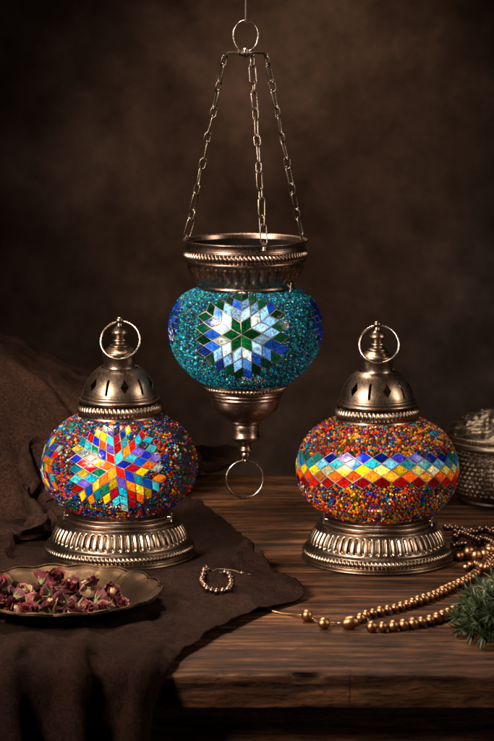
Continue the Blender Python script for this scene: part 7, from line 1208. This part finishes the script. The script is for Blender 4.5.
# ------------------------------------------------------------------ brass plate with dried rosebuds
plate = empty('scalloped_plate', (PLATE[0], PLATE[1], 0.0028)); tag(plate, 'worn brass plate with wavy rim, holding dried rosebuds', 'plate')
RP = 0.102
prof = spline([(0, 0.8), (52, 0.8), (56, 0.0, 'c'), (58, 0.0), (60, 1.6, 'c'), (70, 5), (84, 13), (91, 17.6), (100, 20.2), (103, 20.8, 'c'), (103.4, 22.0), (101.6, 22.6, 'c'), (98, 21.6), (91, 19.4), (83, 14.8), (70, 7.0), (56, 2.6), (0, 2.2)], 6)
pm = lathe(prof, 360, scale=RP / 103, ang=50)
for v in pm.vertices:
    r = math.hypot(v.co.x, v.co.y); a = math.atan2(v.co.y, v.co.x); e = min(1, max(0, (r / RP - 0.6) / 0.38)) ** 2
    sc = abs(math.cos(a * 9)) ** 0.5 - 0.7
    v.co.xy *= 1 + 0.035 * e * sc; v.co.z += 0.0008 * e * math.cos(a * 18) + 0.0008 * noise.noise(v.co * 60) * e
put('dish', pm, M_brass, plate)
def bead_rim():
    out = []
    for k in range(240):
        a = 2 * PI * k / 240; sc = abs(math.cos(a * 9)) ** 0.5 - 0.7; r = RP * 0.985 * (1 + 0.035 * sc)
        out.append((r * math.cos(a), r * math.sin(a), 0.0224 + 0.0008 * math.cos(a * 18)))
    return tube(out, 0.0013, 8, True)
put('rim_edge', bead_rim(), M_brass, plate)

def rosebud(seed, openness, size):
    rg = random.Random(seed); vs = []; fs = []; cs = []
    cream = (0.62, 0.42, 0.22); 
    dk = [(0.13, 0.006, 0.009), (0.22, 0.012, 0.018), (0.07, 0.004, 0.007), (0.22, 0.04, 0.04), (0.11, 0.007, 0.018), (0.09, 0.008, 0.012)] + ([(0.50, 0.33, 0.17), (0.34, 0.15, 0.11)] if seed in (22, 24) else [])
    npet = rg.randint(9, 13)
    for k in range(npet):
        f_ = k / npet; a0 = k * 2.4 + rg.uniform(-0.3, 0.3); rb = size * (0.12 + 0.42 * f_); hh = size * (1.05 - 0.25 * f_ + rg.uniform(-0.12, 0.1))
        wd = R(55 + 12 * (1 - f_)); op = openness * f_; col = rg.choice(dk); n, m = 10, 9; k0 = len(vs); fr = rg.uniform(0, 50)
        for j in range(m + 1):
            v = j / m; rr = rb * (0.35 + 1.05 * math.sin(v * PI * (0.62 - 0.22 * op))) + size * op * 0.75 * v ** 2.4; zz = hh * (v - 0.18 * op * v * v)
            w_ = wd * (0.30 + 0.9 * math.sin(min(1, v * 1.08) * PI * 0.78 + 0.25))
            for i in range(n + 1):
                u = -1 + 2 * i / n; a = a0 + u * w_; cr = size * 0.10 * noise.noise(Vector((u * 1.9 + fr, v * 3.1, k)))
                r2 = rr + cr * (0.4 + v) + size * 0.10 * abs(u) ** 3 * v; z2 = zz - hh * 0.10 * abs(u) ** 2.2 * v + cr * 0.8
                vs.append((r2 * math.cos(a), r2 * math.sin(a), z2))
                t = min(1, max(0, (0.32 - v) / 0.3)) * 0.6; e_ = max(0, v - 0.85) * 1.5
                cs.append((col[0] * (1 - t) + cream[0] * t + e_ * 0.16, col[1] * (1 - t) + cream[1] * t + e_ * 0.07, col[2] * (1 - t) + cream[2] * t + e_ * 0.05, 1))
        for j in range(m):
            for i in range(n):
                q = k0 + j * (n + 1) + i; fs.append((q, q + 1, q + n + 2, q + n + 1))
    pet = pyd(vs, fs, None); setcol(pet, cs)
    cal = []
    for k in range(5):
        a = k * 2 * PI / 5 + rg.uniform(-0.2, 0.2); c_, s_ = math.cos(a), math.sin(a)
        cal.append(tube([(0, 0, -size * 0.05), (c_ * size * 0.42, s_ * size * 0.42, size * 0.12), (c_ * size * 0.60, s_ * size * 0.60, size * 0.42), (c_ * size * 0.74, s_ * size * 0.74, size * 0.62)], lambda t: size * 0.085 * (1 - t) ** 0.7 + 0.0002, 6))
    cal.append(lathe(spline([(0, -0.30), (0.08, -0.28), (0.22, -0.14), (0.30, 0.02), (0.2, 0.12), (0, 0.14)], 4), 16, scale=size))
    return pet, join(cal)
BUDS = [rosebud(20 + k, [0.05, 0.25, 0.5, 0.12, 0.35][k], 0.0115) for k in range(5)]
def core(): return lathe(spline([(0, 0.15), (0.32, 0.25), (0.38, 0.5), (0.24, 0.88), (0, 0.98)], 5), 20, scale=0.0115)
M_cream = plain('cream_heart', (0.44, 0.27, 0.12), 0.7)
CORE = core(); CORE.materials.append(M_cream)
for p_, c_ in BUDS: p_.materials.append(M_petal); c_.materials.append(M_calyx)
# (u, v) of each bud's middle in the photograph, height over the table
spots = [(4, 584, .028, 'whole purple rosebud at the plate\'s back left rim'), (12, 606, .020, 'pale green calyx rosebud nearest the left frame edge'), (28, 588, .030, 'tilted rosebud with a large cream heart, left of the pile'), (31, 601, .026, 'round magenta rosebud below the cream hearted one'),
         (30, 613, .019, 'pink brown rosebud at the front left of the pile'), (50, 590, .031, 'rosebud with a bright cream patch in the pile\'s upper middle'), (60, 576, .033, 'topmost purple rosebud on the pile'), (52, 609, .022, 'wide dark plum rosebud at the front of the pile'),
         (64, 598, .030, 'open burgundy rosebud in the middle of the pile'), (74, 587, .031, 'curled dark rosebud right of the topmost one'), (80, 603, .026, 'open rosebud with a pinkish heart right of the middle'), (79, 615, .017, 'small purple rosebud low at the front right'),
         (93, 583, .028, 'dark red rosebud at the back right of the pile'), (97, 597, .025, 'open maroon rosebud near the right end'), (106, 607, .019, 'loose petalled rosebud at the front right end'), (109, 590, .023, 'pale edged rosebud leaning on the back right rim'),
         (120, 603, .017, 'small crumpled rosebud at the far right of the pile'), (42, 578, .028, 'small dark rosebud at the back of the pile'), (16, 594, .028, 'flattened burgundy rosebud in the left of the pile'), (66, 616, .016, 'half hidden crimson rosebud at the front rim'), (88, 609, .020, 'tiny wine red rosebud wedged in the front right'), (-8, 600, .024, 'plum rosebud cut by the left frame edge')]
rb = random.Random(5)
for k, (u, v, z, lab) in enumerate(spots):
    pet, cal = BUDS[k % 5]; p = on(u, v, z)
    r_ = empty('dried_rosebud', p - Vector((0, 0, 0.004))); tag(r_, lab, 'rosebud', 'dried rosebuds on the plate')
    r_.rotation_euler = (R(rb.uniform(-15, 75)), R(rb.uniform(-50, 50)), R(rb.uniform(0, 360))); s_ = rb.uniform(0.86, 1.15) * (0.85 if k > 16 else 1.0); r_.scale = (s_,) * 3
    put('petals', pet, None, r_); put('calyx', cal, None, r_)
    if k in (2, 5, 8, 10, 15, 1): put('heart', CORE, None, r_)
# loose petals fill the dish under the buds
vs = []; fs = []; cs = []
for k in range(150):
    a = rb.uniform(0, 2 * PI); r = 0.074 * math.sqrt(rb.random()); s_ = rb.uniform(0.004, 0.0085); c = Vector((PLATE[0] - 0.012 + r * math.cos(a), PLATE[1] + r * math.sin(a) * 0.95, 0.010 + 0.011 * (1 - (r / 0.08) ** 2) * rb.random()))
    ro = Euler((rb.uniform(-0.7, 0.7), rb.uniform(-0.7, 0.7), rb.uniform(0, 6))).to_matrix(); k0 = len(vs); col = rb.choice([(0.10, 0.006, 0.010), (0.06, 0.006, 0.009), (0.16, 0.02, 0.024), (0.16, 0.08, 0.04)])
    for j in range(5):
        for i in range(5):
            u, v = -1 + i / 2, -1 + j / 2; vs.append(c + ro @ Vector((u * s_ * (1 - 0.25 * v * v), v * s_ * (1 - 0.25 * u * u), s_ * (0.35 * u * u + 0.25 * v * v + 0.3 * noise.noise(Vector((u, v, k))))))); cs.append((*col, 1))
    for j in range(4):
        for i in range(4): q = k0 + j * 5 + i; fs.append((q, q + 1, q + 6, q + 5))
me = pyd(vs, fs, None); setcol(me, cs); tag(put('loose_petals', me, M_petal), 'loose dried rose petals lying in the brass plate under the buds', 'petals', kind='stuff')

# ------------------------------------------------------------------ bead strings
def bead_mesh(r, sq=0.9):
    out = []; 
    for k in range(13):
        a = -PI / 2 + PI * k / 12; out.append((max(0.16, math.cos(a)), math.sin(a) * sq))
    return lathe(out, 20, scale=r, ang=50)
B_mesh = bead_mesh(1.0); B_mesh.materials.append(M_beadmetal)
B_dark = bead_mesh(1.0); B_dark.materials.append(M_beaddark)
B_round = bead_mesh(1.0, 1.0); B_round.materials.append(M_beaddark)
B_oval = bead_mesh(1.0, 1.35); B_oval.materials.append(M_beadmetal)
rk = random.Random(8)
def string_beads(root, path, r, step, mesh, start=0, jit=0.12, zfun=None):
    """beads at even steps along a path; returns their places"""
    pts = resample(path, step); base = root.matrix_world if False else Matrix.Translation(root.location)
    for i, p in enumerate(pts):
        if i < start: continue
        q = pts[min(i + 1, len(pts) - 1)] - pts[max(i - 1, 0)]; 
        o = put('bead', mesh, None, root); rr = r * rk.uniform(1 - jit, 1 + jit); o.scale = (rr,) * 3
        o.location = p - root.location; o.rotation_mode = 'QUATERNION'; o.rotation_quaternion = q.to_track_quat('Z', 'Y') @ Euler((rk.uniform(-.15, .15), rk.uniform(-.15, .15), rk.uniform(0, 6))).to_quaternion()
    return pts
def cord(root, pts, r, m=M_cord, name='cord'): return put(name, tube([p - root.location for p in pts], r, 6), m, root)
rz = 0.0052
neck = empty('bead_necklace', on(350, 622, 0)); tag(neck, 'long string of brown bronze beads with two strands curving across the bare wood', 'beads')
P_up = catmull3([on(u, v, rz) for u, v in ((366, 614.6), (379, 611.5), (391, 609), (403.5, 605.7), (419, 600.4), (430, 597), (443, 591), (454.5, 585), (466, 580), (478, 571), (488, 560), (500, 548))])
P_lo = catmull3([on(u, v, rz) for u, v in ((371.6, 626.6), (383.6, 626.6), (394.7, 625.7), (408, 624.3), (421, 622), (434.6, 619), (448, 613.7), (459, 608.8), (472, 602), (488, 593), (505, 584))])
string_beads(neck, P_up, 0.0052, 0.0098, B_mesh); string_beads(neck, P_lo, 0.0058, 0.0108, B_mesh)
cord(neck, P_up, 0.0006); cord(neck, P_lo, 0.0006)
tail = catmull3([on(u, v, z) for u, v, z in ((262, 606, .004), (272, 611, .0012), (285, 614, .001), (298, 615, .003), (306, 615, .0042), (315, 620, .002), (324, 622, .0044), (337, 623, .002), (350, 622, .005), (360, 621, .003), (367, 618, .004), (372, 627, .0042))])
cord(neck, tail, 0.0009, M_beadmetal)
cord(neck, [p + Vector((0.0006 * math.sin(i * 0.35), 0.0035 * math.sin(i * 0.12), 0)) for i, p in enumerate(tail)], 0.0007, M_cord)
for u, v, rr, mm in ((307, 615.5, .0062, B_mesh), (324, 623, .0062, B_mesh), (350, 622.5, .0066, B_oval), (360.5, 617.5, .0050, B_mesh)):
    o = put('bead', mm, None, neck); o.location = on(u, v, rr) - neck.location; o.scale = (rr,) * 3; o.rotation_euler = (R(20), R(rk.uniform(0, 90)), R(rk.uniform(-40, 40)))
heapn = empty('bead_necklace', on(470, 545, 0)); tag(heapn, 'tangled heap of dark metal beads behind the bronze string, beside the lamp base', 'beads')
def wander(u0, v0, u1, v1, n, amp, z0, sd):
    r_ = random.Random(sd); return catmull3([on(u0 + (u1 - u0) * k / n + r_.uniform(-amp, amp), v0 + (v1 - v0) * k / n + r_.uniform(-amp, amp) * 0.6, z0 + r_.uniform(0, 0.006)) for k in range(n + 1)])
for a in ((449, 526, 500, 536, 6, 4, .004, 1), (452, 536, 500, 526, 6, 4, .007, 2), (455, 545, 502, 540, 6, 4, .004, 3), (458, 534, 502, 545, 6, 5, .011, 4)):
    pth = wander(*a); string_beads(heapn, pth, 0.0038, 0.0078, B_round); cord(heapn, pth, 0.0005)
big = empty('bead_bracelet', on(480, 556, 0)); tag(big, 'larger light bronze beads above the green sprig at the right edge', 'beads')
pth = catmull3([on(u, v, z) for u, v, z in ((460, 556, .005), (468, 551, .010), (480, 556, .008), (492, 549, .011), (505, 552, .008))])
string_beads(big, pth, 0.0066, 0.0130, B_mesh); cord(big, pth, 0.0006)
pth = catmull3([on(u, v, z) for u, v, z in ((466, 567, .004), (476, 563, .006), (486, 567, .010), (500, 560, .008))])
string_beads(big, pth, 0.0045, 0.009, B_mesh); cord(big, pth, 0.0006)
# bracelet on the cloth
def onc(u, v, dz):
    z = 0.004
    for _ in range(6): p = on(u, v, z); z = cloth_h(p.x, p.y) + dz
    return on(u, v, z)
br = empty('bead_bracelet', onc(212, 582, 0)); tag(br, 'small curl of dark round beads with thin cord, on the cloth beside the star lamp', 'beads')
def path_over_cloth(uv, dz): return [Vector((p.x, p.y, cloth_h(p.x, p.y) + dz)) for p in resample(catmull3([onc(u, v, dz) for u, v in uv], 10), 0.0006)]
pth = path_over_cloth(((207, 567), (203, 573), (201.5, 580), (205, 586), (212, 590), (221, 591), (229, 588), (231, 582.5), (227, 578.5), (219, 577.5)), 0.0032)
string_beads(br, pth, 0.0031, 0.0066, B_round, 0, 0.08); cord(br, pth[::4], 0.0005)
c2 = path_over_cloth(((206, 566), (212, 570), (219, 569), (228, 569.5), (236, 571), (244, 574), (249, 575.5)), 0.0007); cord(br, c2[::3], 0.0006)
for u, v in ((242, 573), (249.5, 576)):
    o = put('bead', B_round, None, br); o.location = onc(u, v, .0026) - br.location; o.scale = (.0026,) * 3

# ------------------------------------------------------------------ green sprig
sp = empty('evergreen_sprig', on(500, 625, 0)); tag(sp, 'green evergreen sprig with short needles at the right edge of the table', 'sprig')
rn = random.Random(4); tw = []; vs = []; fs = []; cs = []
base = on(516, 628, 0.012)
def needle(p, d, L, w_):
    s = d.cross(Vector((rn.uniform(-1, 1), rn.uniform(-1, 1), rn.uniform(-1, 1)))).normalized() * w_; n = d.cross(s).normalized() * w_ * 0.6; k = len(vs)
    bend = Vector((0, 0, rn.uniform(-0.15, 0.25))) * L
    mid = p + d * L * 0.45 + bend * 0.3; vs.extend([p + s * 0.6, p - s * 0.6, p + n * 0.6, mid + s, mid - s, mid + n, p + d * L + bend])
    fs.extend([(k, k + 3, k + 4, k + 1), (k, k + 2, k + 5, k + 3), (k + 2, k + 1, k + 4, k + 5), (k + 3, k + 6, k + 4), (k + 3, k + 5, k + 6), (k + 5, k + 4, k + 6)])
    g_ = rn.uniform(0.7, 1.3); c = rn.choice([(0.022, 0.042, 0.009), (0.036, 0.062, 0.012), (0.014, 0.028, 0.008), (0.065, 0.085, 0.018)]); cs.extend([(c[0] * g_, c[1] * g_, c[2] * g_, 1)] * 7)
tips = [(457, 616, .012), (462, 603, .022), (470, 594, .030), (481, 584, .034), (492, 578, .035), (460, 628, .008), (470, 633, .010), (483, 637, .010), (468, 615, .024), (478, 606, .034), (490, 596, .040), (478, 622, .022), (490, 614, .034), (496, 628, .016), (500, 600, .03)]
for (u, v, z) in tips:
    tpt = on(u, v, z); path = catmull3([base, base.lerp(tpt, 0.5) + Vector((0, 0, rn.uniform(0.002, 0.010))), tpt], 14)
    tw.append(tube([p - sp.location for p in path], lambda t: 0.0012 * (1 - 0.7 * t), 6))
    for i in range(4, len(path)):
        d0 = (path[min(i + 1, len(path) - 1)] - path[i - 1]).normalized()
        for q in range(10):
            rv = Vector((rn.gauss(0, 1), rn.gauss(0, 1), rn.gauss(0, 1))); rv = (rv - d0 * rv.dot(d0)).normalized(); dd = (d0 * rn.uniform(0.5, 1.1) + rv).normalized()
            needle(path[i] - sp.location + d0 * rn.uniform(-.002, .002), dd, rn.uniform(0.008, 0.0150), 0.00078)
put('twig', join(tw), M_twig, sp); me = pyd(vs, fs, 50); setcol(me, cs); put('needles', me, M_needle, sp)
